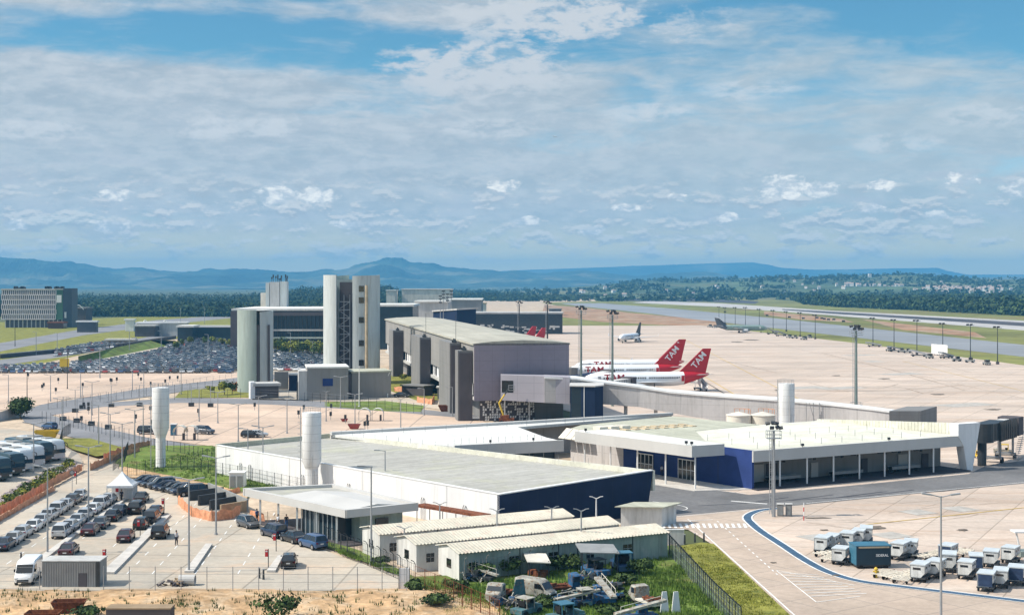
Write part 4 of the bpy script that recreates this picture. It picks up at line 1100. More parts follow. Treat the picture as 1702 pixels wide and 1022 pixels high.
for z in (27.4, 24, 18.2, 11.4, 5.6, 2.6):
    a = R(-80); p = (c2.x+2.4+6.02*math.cos(a), c2.y+6.02*math.sin(a))
    mb = MB(); mb.M = Matrix.Translation((p[0], p[1], z)) @ Matrix.Rotation(a+R(90), 4, 'Z'); mb.box(-.75, -.10, 0, .75, .35, 1.7); mb.build('window', 'tinted', s2, org)
a = R(-66); p = (c2.x+2.4+6.2*math.cos(a), c2.y+6.2*math.sin(a)); mb = MB(); mb.cyl((*p, 0), (*p, 29.3), .45, n=8); mb.build('orange_pipe', 'sand_tile', s2, org)

# ---- far tower with antennas
c3 = at_depth(459, 500, 705); org = Vector((c3.x, c3.y, 0))
s3 = thing('far_tower', 'white boxy tower with antennas on its roof beyond the old terminal', 'tower', org)
for x0, x1, zt, m in ((-5.2, -3.4, 30, 'silo_concrete'), (-3.1, 1.6, 30.4, 'concrete'), (1.9, 5.2, 30.6, 'silo_concrete')):
    mb = MB(); mb.box(c3.x+x0, c3.y, 0, c3.x+x1, c3.y+6, zt); mb.build('shaft', m, s3, org)
mb = MB(); mb.box(c3.x-7.9, c3.y+1, 0, c3.x-5.3, c3.y+5, 25); mb.build('side_shaft', 'rust' if False else 'tank_cream', s3, org)
mb = MB(); rr = random.Random(2)
for k in range(14):
    x, y, h = c3.x+rr.uniform(-2.8, 4.8), c3.y+rr.uniform(.6, 5), rr.uniform(1.5, 4.2)
    mb.cyl((x, y, 30.3), (x, y, 30.5+h), .14, n=5); mb.box(x-.3, y-.2, 30.5+h*.6, x+.3, y+.2, 30.5+h)
mb.build('antenna', 'dark_steel', s3, org)

# ---- utility building
def wbox(name, label, cat, px0, px1, pyb, h, depth, wallm, roofm, rz_skew=0.0, roof_over=.2, parapet=.4, group=None):
    """building whose front runs between two photo columns along its foot"""
    a, b = G(px0, pyb[0]), G(px1, pyb[1]); d = (b-a).normalized(); n = Vector((-d.y, d.x, 0))+d*rz_skew; n.normalize()
    org = Vector(((a.x+b.x)/2, (a.y+b.y)/2, 0))
    t = thing(name, label, cat, org, 0, group)
    mb = MB(); mb.prism([a.xy, b.xy, (b+n*depth).xy, (a+n*depth).xy], 0, h); mb.build('wall', wallm, t, org)
    o = roof_over
    mb = MB(); mb.prism([(a-d*o-n*o).xy, (b+d*o-n*o).xy, (b+d*o+n*(depth+o)).xy, (a-d*o+n*(depth+o)).xy], h, h+parapet); mb.build('roof', roofm, t, org)
    return t, a, b, d, n, org
t, a, b, d, n, org = wbox('utility_building', 'grey concrete plant building with a small blue window', 'building', 511, 579, (666, 665), 8.2, 13, 'wall_mid', 'white_roof')
mb = MB(); p = a+d*(d.dot(b-a)*.37); q = a+d*(d.dot(b-a)*.62); mb.prism([p.xy, q.xy, (q-n*.1).xy, (p-n*.1).xy], 3.7, 5.6); w1 = mb.build('window', 'blue_wall', t, org)
mb = MB(); mb.prism([(a-d*2.2).xy, (a-d*.05).xy, (a-d*.05+n*7).xy, (a-d*2.2+n*7).xy], 0, 7.6); mb.build('side_annex', 'concrete', t, org)
mb = MB()
for k in range(5): mb.cyl((a-d*2.4+n*k*1.2).to_tuple()[:2]+(0,), (a-d*2.4+n*k*1.2).to_tuple()[:2]+(4.8,), .1, n=5)
mb.build('pipe', 'dark_steel', t, org)
t, a, b, d, n, org = wbox('utility_building', 'lower grey plant building with pale flat roof right of the blue window', 'building', 585, 650, (663, 661), 6.7, 11, 'wall_mid', 'roof_olive', .12)
mb = MB(); p = b-d*.9; mb.cyl((p.x, p.y-.3, .2), (p.x, p.y-.3, 1.2), .15, n=6); mb.cyl(((b-d*1.2).x, b.y-.2, 5), ((b-d*.4).x, b.y-.2, 6.6), .12, n=5); mb.build('spout', 'white_paint', t, org)
mb = MB(); mb.prism([(a-d*1.0).xy, (a-d*.1).xy, (a-d*.1+n*6).xy, (a-d*1.0+n*6).xy], 0, 6.4); mb.build('recess_wall', 'tower_dark', t, org)
t, a, b, d, n, org = wbox('gatehouse', 'low dark gatehouse with pale roof at the foot of the shorter tower', 'building', 424, 463, (663, 662), 3.3, 6, 'tower_dark', 'concrete', 0, .6, .7)
mb = MB(); p = a+d*.2; mb.prism([(p-d*1.4).xy, (p-d*.2).xy, (p-d*.2+n*3).xy, (p-d*1.4+n*3).xy], 0, 4.4); mb.build('side_pillar', 'white_wall', t, org)
t, a, b, d, n, org = wbox('plant_room', 'little cream plant room behind the dark gatehouse', 'building', 425, 443, (652, 652), 4.6, 4, 'cabin_grey', 'tank_cream', 0, .4, .4)
wbox('boundary_wall', 'ribbed grey screen wall between gatehouse and plant building', 'wall', 456, 479, (648, 648), 5.0, .4, 'tower_grey', 'concrete', 0, .02, .15)
wbox('plant_room', 'dark blue grey shed with pale roof edge between wall and plant building', 'building', 480, 498, (650, 650), 4.4, 5, 'navy', 'concrete', 0, .1, .3)
t, a, b, d, n, org = wbox('kiosk', 'small grey kiosk with white cap near the stair towers', 'kiosk', 727, 742, (664, 664), 3.0, 3, 'tower_grey', 'white_roof', 0, .3, .3)
t, a, b, d, n, org = wbox('plant_room', 'low dark pergola block on the lawn beside the stair towers', 'building', 668, 704, (657, 659), 2.6, 4, 'tower_dark', 'tower_grey', 0, .4, .3)

# ---- old terminal, dark and glassy
def far_block(name, label, cat, px0, px1, top, bot, d, depth, wallm, roofm, band_=None, group=None):
    a, b = at_depth(px0, bot, d), at_depth(px1, bot, d); zt = EYE-(top-HOR)/F*d; zb = max(0, a.z) if a.z > .8 else 0
    org = Vector(((a.x+b.x)/2, d, 0))
    t = thing(name, label, cat, org, 0, group)
    mb = MB(); mb.box(a.x, d, 0, b.x, d+depth, zt-.9); mb.build('wall', wallm, t, org)
    mb = MB(); mb.box(a.x-.6, d-.6, zt-.9, b.x+.6, d+depth+.6, zt); mb.build('roof', roofm, t, org)
    return t, a.x, b.x, zt, org
t, x0, x1, zt, org = far_block('old_terminal', 'long dark glazed terminal with a thin white roof edge behind the concrete towers', 'terminal', 387, 545, 513, 582, 650, 60, 'facade_glass', 'white_roof')
for z0, z1, m in ((zt-3.2, zt-1.6, 'tower_dark'), (8.0, 8.8, 'concrete'), (4.5, 5.3, 'silo_green'), (0, 2.0, 'concrete')):
    mb = MB(); mb.box(x0+8, 649.2, z0, x1, 650.0, z1); mb.build('floor_band', m, t, org)
mb = MB(); mb.box(x0-.3, 646, 0, x0+7, 650, zt-1.2); mb.build('corner_pier', 'tower_dark', t, org)
mb = MB()
for k in range(18): mb.box(x0+9+k*1.9, 649.5, 0, x0+9.25+k*1.9, 650.05, zt-3)
mb.chunks('mullion', 'dark_steel', t, org, 8)
mb = MB(); mb.box(x0+11, 644, zt-5.6, x0+16, 650, zt-3.9); mb.build('balcony', 'white_paint', t, org)
far_block('terminal_hall', 'dark hall with white roof edge behind the tall split tower', 'terminal', 545, 686, 506, 540, 640, 40, 'facade_glass', 'white_roof')
far_block('pier', 'pale stepped pier roof beyond the main terminal', 'building', 690, 745, 500, 530, 760, 30, 'concrete', 'white_roof')
far_block('pier', 'long pale flat pier roof far behind the main terminal', 'building', 745, 800, 497, 520, 1000, 60, 'wall_mid', 'white_roof')
far_block('cargo_building', 'pale cargo building with blue glass bays on the far skyline', 'building', 668, 750, 480, 503, 1400, 40, 'tank_cream', 'white_roof')
t, x0, x1, zt, org = far_block('hangar', 'small white hangar block left of the pale cargo building', 'building', 642, 657, 482, 503, 1380, 30, 'tank_cream', 'white_roof')
# curved dark departures wing
q0, q1 = at_depth(720, 520, 640), at_depth(790, 520, 600)
org = Vector((q0.x, q0.y, 0)); t = thing('departure_wing', 'dark curved wing of the old terminal with a sharp prow', 'terminal', org)
mb = MB(); mb.prism([(q0.x, 640), (q1.x-8, 606), (q1.x, 612), (q1.x-6, 660), (q0.x, 680)], [0, 0, 3, 3, 0], [17, 18.4, 18.8, 17, 16]); mb.build('wall', 'navy', t, org)
mb = MB(); mb.prism([(q0.x-.5, 639), (q1.x-8, 605), (q1.x+1, 611.5), (q1.x-6, 661), (q0.x-.5, 681)], [17, 18.4, 18.8, 17, 16], [17.6, 19, 19.4, 17.6, 16.6]); mb.build('roof', 'concrete', t, org)
t, x0, x1, zt, org = far_block('pier', 'long dark airside pier with pale roof and parked vehicles under it', 'building', 785, 935, 519, 536, 830, 25, 'dark_steel', 'concrete')
mb = MB(); rr = random.Random(8)
for k in range(40):
    x = rr.uniform(x0, x1-3); z = rr.uniform(.5, 5); mb.box(x, 829.3, z, x+rr.uniform(.8, 3), 830.0, z+rr.uniform(.5, 1.2))
mb.chunks('window', 'fascia_grey', t, org, 8)
far_block('shed', 'long low grey shed on the earthworks beyond the pier', 'shed', 913, 933, 513, 519, 1300, 20, 'tower_dark', 'tower_grey')
far_block('fuel_tank', 'squat cream round edged store left of the far earthworks', 'shed', 796, 808, 503, 516, 1150, 12, 'tank_cream', 'sand_tile')

# ---- hotel
d = 950; a, b, c_ = at_depth(3, 545, d), at_depth(105, 545, d), at_depth(120, 545, d+6)
org = Vector(((a.x+b.x)/2, d, 0)); zt = EYE-(480-HOR)/F*d
ht = thing('hotel', 'white gridded hotel block with a dark green and grey end on the left', 'hotel', org)
xg = at_depth(92, 545, d).x
mb = MB(); mb.box(a.x, d, 5.5, xg, d+16, zt-.6); mb.build('wall', 'hotel_dark', ht, org)
mb = MB(); cols, rows = 26, 6
W = xg-a.x; Hh = zt-6.4
for j in range(rows+1):
    z = 5.6+Hh*j/rows; mb.box(a.x-.2, d-.5, z-.25, xg, d-.02, z+.35)
for j in range(rows):
    for i in range(cols+1):
        x = a.x+W*i/cols+(.45 if j % 2 else 0); z = 5.6+Hh*j/rows; mb.box(x-.22, d-.45, z, x+.32, d-.03, z+Hh/rows)
mb.build('facade_grid', 'hotel_grid', ht, org)
mb = MB(); mb.box(xg, d-.3, 5.5, b.x, d+16, zt-.6); mb.build('green_bay', 'hotel_green', ht, org)
mb = MB(); mb.prism([(b.x, d-.6), (c_.x, d+5), (c_.x, d+18), (b.x, d+17)], 0, zt+.3); mb.build('end_wall', 'hotel_dark', ht, org)
mb = MB(); mb.box(a.x-.5, d-.7, zt-.6, b.x+.2, d+16.5, zt); mb.build('roof', 'concrete', ht, org)
mb = MB(); mb.box(a.x+2, d+.8, 0, b.x-2, d+15, 5.5); mb.build('ground_floor', 'tower_dark', ht, org)
mb = MB()
for i in range(14): mb.box(a.x+2+i*2.9, d+.4, 0, a.x+2.6+i*2.9, d+.9, 5.5)
mb.build('column', 'concrete', ht, org)
mb = MB(); mb.box(xg+.9, d-.42, zt-9.2, xg+4.2, d-.31, zt-4.2); mb.build('sign_panel', 'white_paint', ht, org)
mb = MB(); mb.box(b.x+.8, d-.0, 6.5, b.x+2.0, d+.6, 10.5); mb.build('banner', 'white_paint', ht, org)
mb = MB(); rr = random.Random(4)
for k in range(26):
    x = rr.choice([rr.uniform(a.x+4, a.x+15), rr.uniform(b.x-14, b.x)]); mb.box(x, d+4, zt, x+rr.uniform(.5, 1.6), d+8, zt+rr.uniform(.6, 1.8))
mb.build('roof_plant', 'dark_steel', ht, org)
far_block('annex', 'low dark red block at the hotel entrance', 'building', 80, 105, 535, 545, 930, 8, 'car_wine', 'rust')
far_block('arched_hall', 'small grey hall right of the hotel with a white arch', 'building', 121, 143, 511, 530, 1010, 15, 'tower_dark', 'tower_grey')
org = at_depth(130, 510, 1008); mb = MB(); mb.tube([(org.x-3.8+7.6*i/10, 1008, 11+3.2*math.sin(math.pi*i/10)) for i in range(11)], .28, 6)
o = mb.build('roof_arch', 'white_paint'); tag(o, 'slim white arch rising over the small grey hall', 'arch')
for args in (('pavilion', 'dark open pavilion under the footbridge deck on the left', 'pavilion', 224, 257, 540, 559, 790, 10, 'tower_dark', 'concrete'),
             ('footbridge', 'long white footbridge deck crossing toward the old terminal', 'bridge', 228, 310, 535, 541, 800, 5, 'concrete', 'white_paint'),
             ('pavilion', 'dark glazed pavilion at the end of the embankment', 'pavilion', 295, 320, 541, 575, 720, 14, 'facade_glass', 'white_roof'),
             ('walkway', 'pale covered walkway leading into the old terminal', 'walkway', 318, 386, 541, 570, 745, 4, 'facade_glass', 'white_paint'),
             ('bus_shelter', 'white flat roofed shelter beyond the left car park', 'shelter', 128, 160, 533, 538, 860, 4, 'hotel_dark', 'white_paint'),
             ('site_cabin', 'white cabin beside the arched gantry on the left', 'cabin', 208, 222, 530, 536, 880, 4, 'white_wall', 'white_paint'),
             ('site_office', 'low red and orange site office by the left road', 'cabin', 176, 222, 563, 572, 690, 5, 'red_earth', 'tank_cream')):
    far_block(*args)
gx = at_depth(258, 535, 850)
t = thing('gantry', 'white double arched gantry beyond the footbridge', 'gantry', Vector((gx.x, 850, 0)))
for s_ in (-6, 6):
    mb = MB(); mb.tube([(s_+2.2*math.cos(q), 0, 6.5*max(0, math.sin(q))+1) for q in [math.pi*i/8 for i in range(9)]], .4, 6); mb.build('arch', 'white_paint', t)
mb = MB(); mb.box(-6, -.5, 5.4, 6, .5, 6.6); mb.build('beam', 'concrete', t)
p = G(107, 617); t = thing('traffic_sign_board', 'yellow sign board standing among the parked cars', 'sign', Vector((p.x, p.y, 0)))
mb = MB(); mb.box(-1.6, -.1, 1.5, 1.6, .1, 4.3); mb.build('board', 'yellow', t)
mb = MB(); mb.cyl((-1, .2, 0), (-1, .2, 3.4), .1); mb.cyl((1, .2, 0), (1, .2, 3.4), .1); mb.build('post', 'dark_steel', t)

# ---- water tanks
def water_tank(px, pyb, pyt, wpx, label, neck=(.42, .6), d=None):
    p = G(px, pyb) if d is None else at_depth(px, pyb, d); s = F/p.y; r = wpx/2/s; h = (pyb-pyt)/s
    t = thing('water_tank', label, 'water tank', Vector((p.x, p.y, p.z)), 0, 'white water towers')
    hn = h*neck[0]; rn = r*neck[1]
    mb = MB(); mb.lathe([(rn*1.05, 0), (rn, .1), (rn, hn*.86)], 24); mb.build('stem', 'tank_white', t, smooth=True)
    mb = MB(); mb.lathe([(rn, hn*.86), (r, hn*1.12), (r, h-.12), (r*.97, h), (0, h+.12)], 28); mb.build('tank', 'tank_white', t, smooth=True)
    mb = MB(); x = -r-.22; y = -.25
    for o in (-.2, .2): mb.cyl((x+.06, y+o, .3), (x+.06, y+o, h+.7), .035, n=5)
    z = .6
    while z < h+.4: mb.cyl((x+.06, y-.2, z), (x+.06, y+.2, z), .025, n=4); z += .4
    for k in range(int(h*.5/.8)):
        zz = h*.45+k*.8; mb.tube([(x-.35*math.sin(q), y-.3*math.cos(q), zz) for q in [math.pi*i/5 for i in range(6)]], .025, 4)
    mb.build('ladder', 'pole_grey', t)
    mb = MB(); mb.tube([(rn*.2, -rn-.1, 0), (rn*.2, -rn-.1, hn*.8), (r*.15, -r-.12, hn*1.15), (r*.15, -r-.12, hn*1.3)], .06, 6); mb.tube([(rn*.55, -rn*.85-.1, 0), (rn*.55, -rn*.85-.1, hn*.8)], .05, 6); mb.build('pipe', 'fascia_grey', t)
    mb = MB()
    for k in range(12):
        q = 2*math.pi*k/12; mb.cyl((r*.93*math.cos(q), r*.93*math.sin(q), h), (r*.93*math.cos(q), r*.93*math.sin(q), h+.7), .025, n=4)
    for zz in (.4, .7): mb.tube([(r*.93*math.cos(2*math.pi*k/16), r*.93*math.sin(2*math.pi*k/16), h+zz) for k in range(17)], .025, 4)
    mb.build('guard_rail', 'pole_grey', t)
water_tank(267, 781, 644, 28, 'tall white water tower on the grass bank above the taxi lot', (.46, .58))
water_tank(518, 820, 685, 32, 'white water tower standing against the long white wall', (.36, .68), 197)
# ... the third stands behind the low terminal, its foot hidden by the roof
water_tank(1307, 740, 637, 27, 'white water tower rising behind the cream roof beside two squat tanks', (.62, .98))
for px, lab in ((1228, 'squat cream storage tank, left of the two behind the olive roof'), (1268, 'squat cream storage tank beside the white water tower')):
    p = at_depth(px, 725, 272); t = thing('storage_tank', lab, 'storage tank', Vector((p.x, p.y, 0)), 0, 'squat storage tanks')
    zt = EYE-(690-HOR)/F*272
    mb = MB(); mb.lathe([(2.35, 0), (2.35, zt)], 26); mb.build('shell', 'tank_cream', t, smooth=True)
    mb = MB(); mb.lathe([(2.45, zt), (2.45, zt+.12), (0, zt+.75)], 26); mb.build('lid', 'tank_cream', t, smooth=True)
    mb = MB()
    for k in range(14):
        q = 2*math.pi*k/14
        if k % 14 < 5: mb.cyl((2.2*math.cos(q), 2.2*math.sin(q), zt+.1), (2.2*math.cos(q), 2.2*math.sin(q), zt+1.1), .05, n=4)
    mb.tube([(2.2*math.cos(2*math.pi*k/14), 2.2*math.sin(2*math.pi*k/14), zt+1.1) for k in range(5)], .05, 4)
    mb.build('hand_rail', 'orange', t)

# ---- entrance pavilion with the wide flat canopy
ZE = 4.3
c = [G(405, 811, ZE), G(575, 847, ZE), G(694, 835, ZE), G(555, 804, ZE)]
org = mid_of(c)
ep = thing('entrance_pavilion', 'wide white canopy with thick white edges over a glazed waiting hall by the taxi lot', 'pavilion', org)
mb = MB(); mb.prism([p.xy for p in c], ZE-.85, ZE-.35); mb.build('canopy_slab', 'metal_roof', ep, org)
mb = MB()
cen = mid_of(c)
def inset(p, k): return Vector((cen.x+(p.x-cen.x)*k, cen.y+(p.y-cen.y)*k, 0))
for i in range(4):
    a, b = c[i], c[(i+1) % 4]; n_in = Vector((-(b-a).y, (b-a).x, 0)).normalized()
    if n_in.dot(cen-a) < 0: n_in = -n_in
    mb.prism([(a-n_in*.12).xy, (b-n_in*.12).xy, (b+n_in*.45).xy, (a+n_in*.45).xy], ZE-.92, ZE+.002*i)
mb.build('canopy_edge', 'fascia_grey', ep, org)
mb = MB(); m1, m2 = lin(c[0], c[3], .5), lin(c[1], c[2], .5)
rib = [inset(lin(c[0], c[1], .28), .94), inset(lin(c[3], c[2], .28), .94), inset(lin(c[3], c[2], .98), .94), inset(lin(c[0], c[1], .98), .94)]
lo = lambda p, z: Vector((p.x, p.y, z))
mp = [lin(rib[0], rib[1], .5), lin(rib[3], rib[2], .5)]
mb.add([lo(rib[0], ZE-.33), lo(mp[0], ZE+.15), lo(rib[1], ZE-.33), lo(rib[3], ZE-.33), lo(mp[1], ZE+.15), lo(rib[2], ZE-.33)], [(0, 3, 4, 1), (1, 4, 5, 2), (0, 1, 2), (3, 5, 4)])
mb.build('ridge_roof', 'fascia_grey', ep, org)
hall = [lin(c[0], c[1], .52), lin(c[0], c[1], .93), lin(c[3], c[2], .93), lin(c[3], c[2], .2)]
hall = [inset(p, .80) for p in hall]
mb = MB(); mb.prism([p.xy for p in hall], 0, ZE-1.0); mb.build('glass_hall', 'facade_glass', ep, org)
e0, e1 = inset(lin(c[1], c[2], .25), .86), inset(lin(c[1], c[2], .95), .86)
mb = MB(); mb.prism([e0.xy, e1.xy, (e1+Vector((-1.5, 2, 0))).xy, (e0+Vector((-1.5, 2, 0))).xy], 0, ZE-1.0); mb.build('green_side_wall', 'barrack_green', ep, org)
mb = MB(); q = lin(e0, e1, .35); q2 = lin(e0, e1, .65); mb.prism([(q+Vector((.1, -.1, 0))).xy, (q2+Vector((.1, -.1, 0))).xy, (q2+Vector((-.2, .2, 0))).xy, (q+Vector((-.2, .2, 0))).xy], 1.9, 2.7); mb.build('window', 'tinted', ep, org)
for i in range(5):
    p = inset(lin(c[0], c[1], .12+.2*i), .93); mb = MB(); mb.box(p.x-.11, p.y-.11, 0, p.x+.11, p.y+.11, ZE-1.0); mb.build('column', 'white_paint', ep, org)
mb = MB()
for i in range(9): p = lin(hall[0], hall[1], i/8)+Vector((-.08, -.08, 0)); mb.box(p.x-.05, p.y-.05, 0, p.x+.05, p.y+.05, ZE-1.0)
mb.chunks('mullion', 'white_paint', ep, org, 8)
mb = MB(); f_ = [inset(p, .98) for p in c]; mb.prism([p.xy for p in f_], 0, .2); mb.build('floor_slab', 'tower_dark', ep, org)
# low roofed passage from the pavilion to the white wall
p0, p1 = G(690, 838, 3.0), G(800, 856, 3.0); dd = (p1-p0).normalized(); nn = Vector((-dd.y, dd.x, 0))
org = Vector((p0.x, p0.y, 0)); t = thing('covered_passage', 'narrow brown roofed passage along the white wall', 'walkway', org)
mb = MB(); mb.prism([p0.xy, p1.xy, (p1+nn*1.6).xy, (p0+nn*1.6).xy], 2.7, 3.0); mb.build('roof', 'rust', t, org)
for k in range(6):
    p = lin(p0, p1, k/5.0)+nn*.3; mb = MB(); mb.cyl((p.x, p.y, 0), (p.x, p.y, 2.7), .06, n=5); mb.build('post', 'steel', t, org)

# ---- three long barracks
def barrack(i, pa, pb, pg, label, zr, zw, door=True):
    """pa-pb: ridge ends; pg: foot of the near gable's front corner (photo points)"""
    a, b = G(*pa, zr), G(*pb, zr); a.z = b.z = 0; d = (b-a).normalized(); n = Vector((d.y, -d.x, 0))   # n points to the camera
    Lb = (b-a).length; hw = 2.4
    org = Vector((a.x, a.y, 0)); t = thing('barrack', label, 'hut', org, 0, 'long pale huts with ribbed roofs')
    mb = MB()
    sec = lambda p: [p+n*hw, p+n*hw+Vector((0, 0, zw)), p+Vector((0, 0, zr-.1)), p-n*hw+Vector((0, 0, zw)), p-n*hw]
    g0, g1 = sec(a+d*.25), sec(b-d*.25); m = len(g0)
    vs = g0+g1
    mb.add(vs, [(0, 1, 6, 5)], 1); mb.add(vs, [(3, 4, 9, 8)], 0); mb.add(vs, [(0, 4, 3, 2, 1), (5, 6, 7, 8, 9)], 0)
    mb.build('wall', ['barrack_wall', 'barrack_green' if i == 2 else 'barrack_wall'], t, org)
    mb = MB(); ov = .36; nrib = int(Lb/.40)
    for s_ in (1, -1):
        rib_quad(mb, a+Vector((0, 0, zr)), b+Vector((0, 0, zr)), b+n*s_*(hw+ov)+Vector((0, 0, zw-.12)), a+n*s_*(hw+ov)+Vector((0, 0, zw-.12)), nrib, .085)
    mb.build('roof', 'barrack_roof', t, org)
    for k in range(int(Lb/4.6)):
        s_ = 1.4+k*4.6; w = 1.1 if k % 3 else .9
        if s_+w > Lb-.5: break
        p = a+d*s_+n*(hw+.03); q = p+d*w; zz = 1.5 if k % 3 else 1.3
        mb = MB(); mb.prism([p.xy, q.xy, (q-n*.1).xy, (p-n*.1).xy], zz-.35, zz+.55); wn = mb.build('window', 'tinted', t, org)
        mb = MB(); mb.prism([(p+n*.03).xy, (q+n*.03).xy, (q+n*.0).xy, (p+n*.0).xy], zz+.1, zz+.17); mb.prism([(p+d*w*.48+n*.03).xy, (p+d*w*.54+n*.03).xy, (p+d*w*.54).xy, (p+d*w*.48).xy], zz-.35, zz+.55)
        fr = mb.build('frame', 'cabin_grey', wn)
        for vtx in fr.data.vertices: vtx.co -= org
    for s_ in [2.6+k*2.3 for k in range(int((Lb-3)/2.3))]:
        if int(s_*10) % 3: continue
        p = a+d*s_+n*(hw+.04); mb = MB(); mb.cyl((p.x, p.y, 0), (p.x, p.y, zw), .05, n=5); mb.build('downpipe', 'dark_steel', t, org)
    p = a+d*.2+n*.6; q = a+d*.2-n*.4
    mb = MB(); mb.prism([p.xy, q.xy, (q+d*.12).xy, (p+d*.12).xy], 1.1, 2.0); mb.build('gable_window', 'tinted', t, org)
    return t
barrack(0, (613, 874), (937, 845), None, 'pale hut with a ribbed roof farthest back of three, against the navy wall', 3.45, 3.0)
barrack(1, (672, 890), (1012, 857), None, 'pale hut with a ribbed roof between two similar huts', 3.45, 3.0)
barrack(2, (742, 904), (1092, 870), None, 'long greenish walled hut with a ribbed roof nearest the scrap yard', 3.45, 3.0)
# low link and small hut at the right end
t, a, b, d, n, org = wbox('small_hut', 'small square white hut with an olive flat roof between navy wall and road', 'hut', 1032, 1100, (876, 877), 2.5, 3.6, 'barrack_wall', 'roof_olive', .6, .5, .12)
wbox('garden_wall', 'short pale wall stub at the end of the nearest hut', 'wall', 1104, 1137, (905, 905), 1.7, .3, 'barrack_wall', 'white_paint', 0, .04, .06)
# container shed at the front fence
t, a, b, d, n, org = wbox('container_shed', 'ribbed grey container office by the front fence, dark on its right side', 'container', 70, 165, (977, 977), 2.6, 2.6, 'cabin_grey', 'concrete', 0, .08, .1)
mb = MB(); W = (b-a).length
for k in range(34): p = a+d*(W*(k+.3)/34)-n*.05; mb.box(p.x-.045, p.y-.05, .1, p.x+.045, p.y+.05, 2.5)
mb.build('rib', 'pole_grey', t, org)
p = b-d*1.6-n*.08; mb = MB(); mb.box(p.x-.4, p.y-.04, .1, p.x+.4, p.y+.06, 1.5); mb.build('door', 'tower_dark', t, org)
p = b-d*.05; mb = MB(); mb.box(p.x-.25, p.y-.12, 0, p.x+.12, p.y+.1, 2.62); mb.build('corner_post', 'dark_steel', t, org)
t, a, b, d, n, org = wbox('freight_container', 'long grey open topped freight container at the lower edge', 'container', 176, 283, (1042, 1042), 1.55, 1.6, 'tower_dark', 'wood', 0, .03, .12)
# portable cabins, black partition walls
t, a, b, d, n, org = wbox('guard_cabin', 'white twin door cabin on the grass by the water tower', 'cabin', 381, 405, (815, 815), 2.5, 2.2, 'white_wall', 'white_paint', 0, .1, .12)
for s_ in (.25, .75): p = lin(a, b, s_)-n*.04; mb = MB(); mb.box(p.x-.4, p.y-.03, .1, p.x+.4, p.y+.05, 2.1); mb.build('door', 'cabin_grey', t, org)
t = thing('partition_wall', 'row of black topped unfinished walls behind orange netting', 'wall', G(345, 845))
org = G(345, 845)
for (x0, y0, x1, y1) in ((296, 828, 345, 822), (316, 834, 372, 827), (331, 842, 385, 834), (350, 850, 398, 842), (368, 858, 410, 851)):
    a, b = G(x0, y0), G(x1, y1); dd = (b-a).normalized(); nn = Vector((-dd.y, dd.x, 0))
    mb = MB(); mb.prism([a.xy, b.xy, (b+nn*.3).xy, (a+nn*.3).xy], 0, 1.5); mb.build('wall_bay', 'dark_steel' if x0 < 360 else 'wood', t, org)
a, b = G(345, 822), G(410, 851); dd = (b-a).normalized(); nn = Vector((-dd.y, dd.x, 0))
mb = MB(); mb.prism([a.xy, b.xy, (b+nn*.25).xy, (a+nn*.25).xy], 0, 1.7); mb.build('long_wall', 'cabin_grey', t, org)
# ------------------------------------------------------------------ vehicles
def ringsec(w, y, b, t):
    return [Vector(p) for p in ((-w*.9, y, b), (-w, y, b+.18), (-w, y, t-.14), (-w*.88, y, t), (w*.88, y, t), (w, y, t-.14), (w, y, b+.18), (w*.9, y, b))]
CAR = {
 'sedan': dict(st=[(-2.2, .70, .36, .86), (-2.05, .81, .24, .97), (-1.1, .87, .2, .97), (.7, .87, .2, .93), (1.5, .84, .2, .84), (2.05, .77, .24, .72), (2.22, .62, .34, .60)], gb=(-1.75, 1.1, .77), gt=(-1.0, .28, .58), zb=.92, zt=1.40, ax=(-1.32, 1.36), r=.31),
 'hatch': dict(st=[(-1.9, .72, .36, .95), (-1.82, .80, .24, 1.0), (-1.0, .85, .2, .98), (.7, .85, .2, .94), (1.3, .82, .2, .86), (1.8, .75, .24, .74), (1.95, .6, .34, .62)], gb=(-1.84, 1.05, .76), gt=(-1.5, .22, .58), zb=.94, zt=1.45, ax=(-1.2, 1.22), r=.30),
 'suv': dict(st=[(-2.15, .80, .42, 1.05), (-2.05, .88, .3, 1.1), (-1.0, .92, .26, 1.1), (.9, .92, .26, 1.06), (1.6, .88, .26, 1.0), (2.1, .82, .3, .88), (2.2, .7, .4, .76)], gb=(-2.06, 1.15, .83), gt=(-1.85, .45, .66), zb=1.05, zt=1.68, ax=(-1.35, 1.4), r=.36),
}
def car_shapes(kind):
    c = CAR[kind]; mb = MB()
    mb.loft([ringsec(w, y, b, t) for y, w, b, t in c['st']])
    y0, y1, wb = c['gb']; t0, t1, wt = c['gt']; zb, zt = c['zb'], c['zt']
    top = [Vector((-wt, t0, zt)), Vector((wt, t0, zt)), Vector((wt, t1, zt)), Vector((-wt, t1, zt))]
    bot = [Vector((-wb, y0, zb)), Vector((wb, y0, zb)), Vector((wb, y1, zb)), Vector((-wb, y1, zb))]
    e = .03
    mb.hull([p+Vector((p.x/wt*e, 0, -.02)) for p in top], [Vector((p.x*.86, p.y*.94+.0, zt+.07)) for p in top])
    def post(a, b, r): mb.cyl(a, b, r, n=5)
    for a, b in zip(bot, top): post(a, b, .055)
    for s in (-1, 1):
        for f in (.38, .7) if kind != 'hatch' else (.55,):
            a = Vector((s*wb, y0+(y1-y0)*f, zb)); b = Vector((s*wt, t0+(t1-t0)*f, zt)); post(a, b, .045)
    g = MB(); g.hull(bot, top)
    return mb, g, c
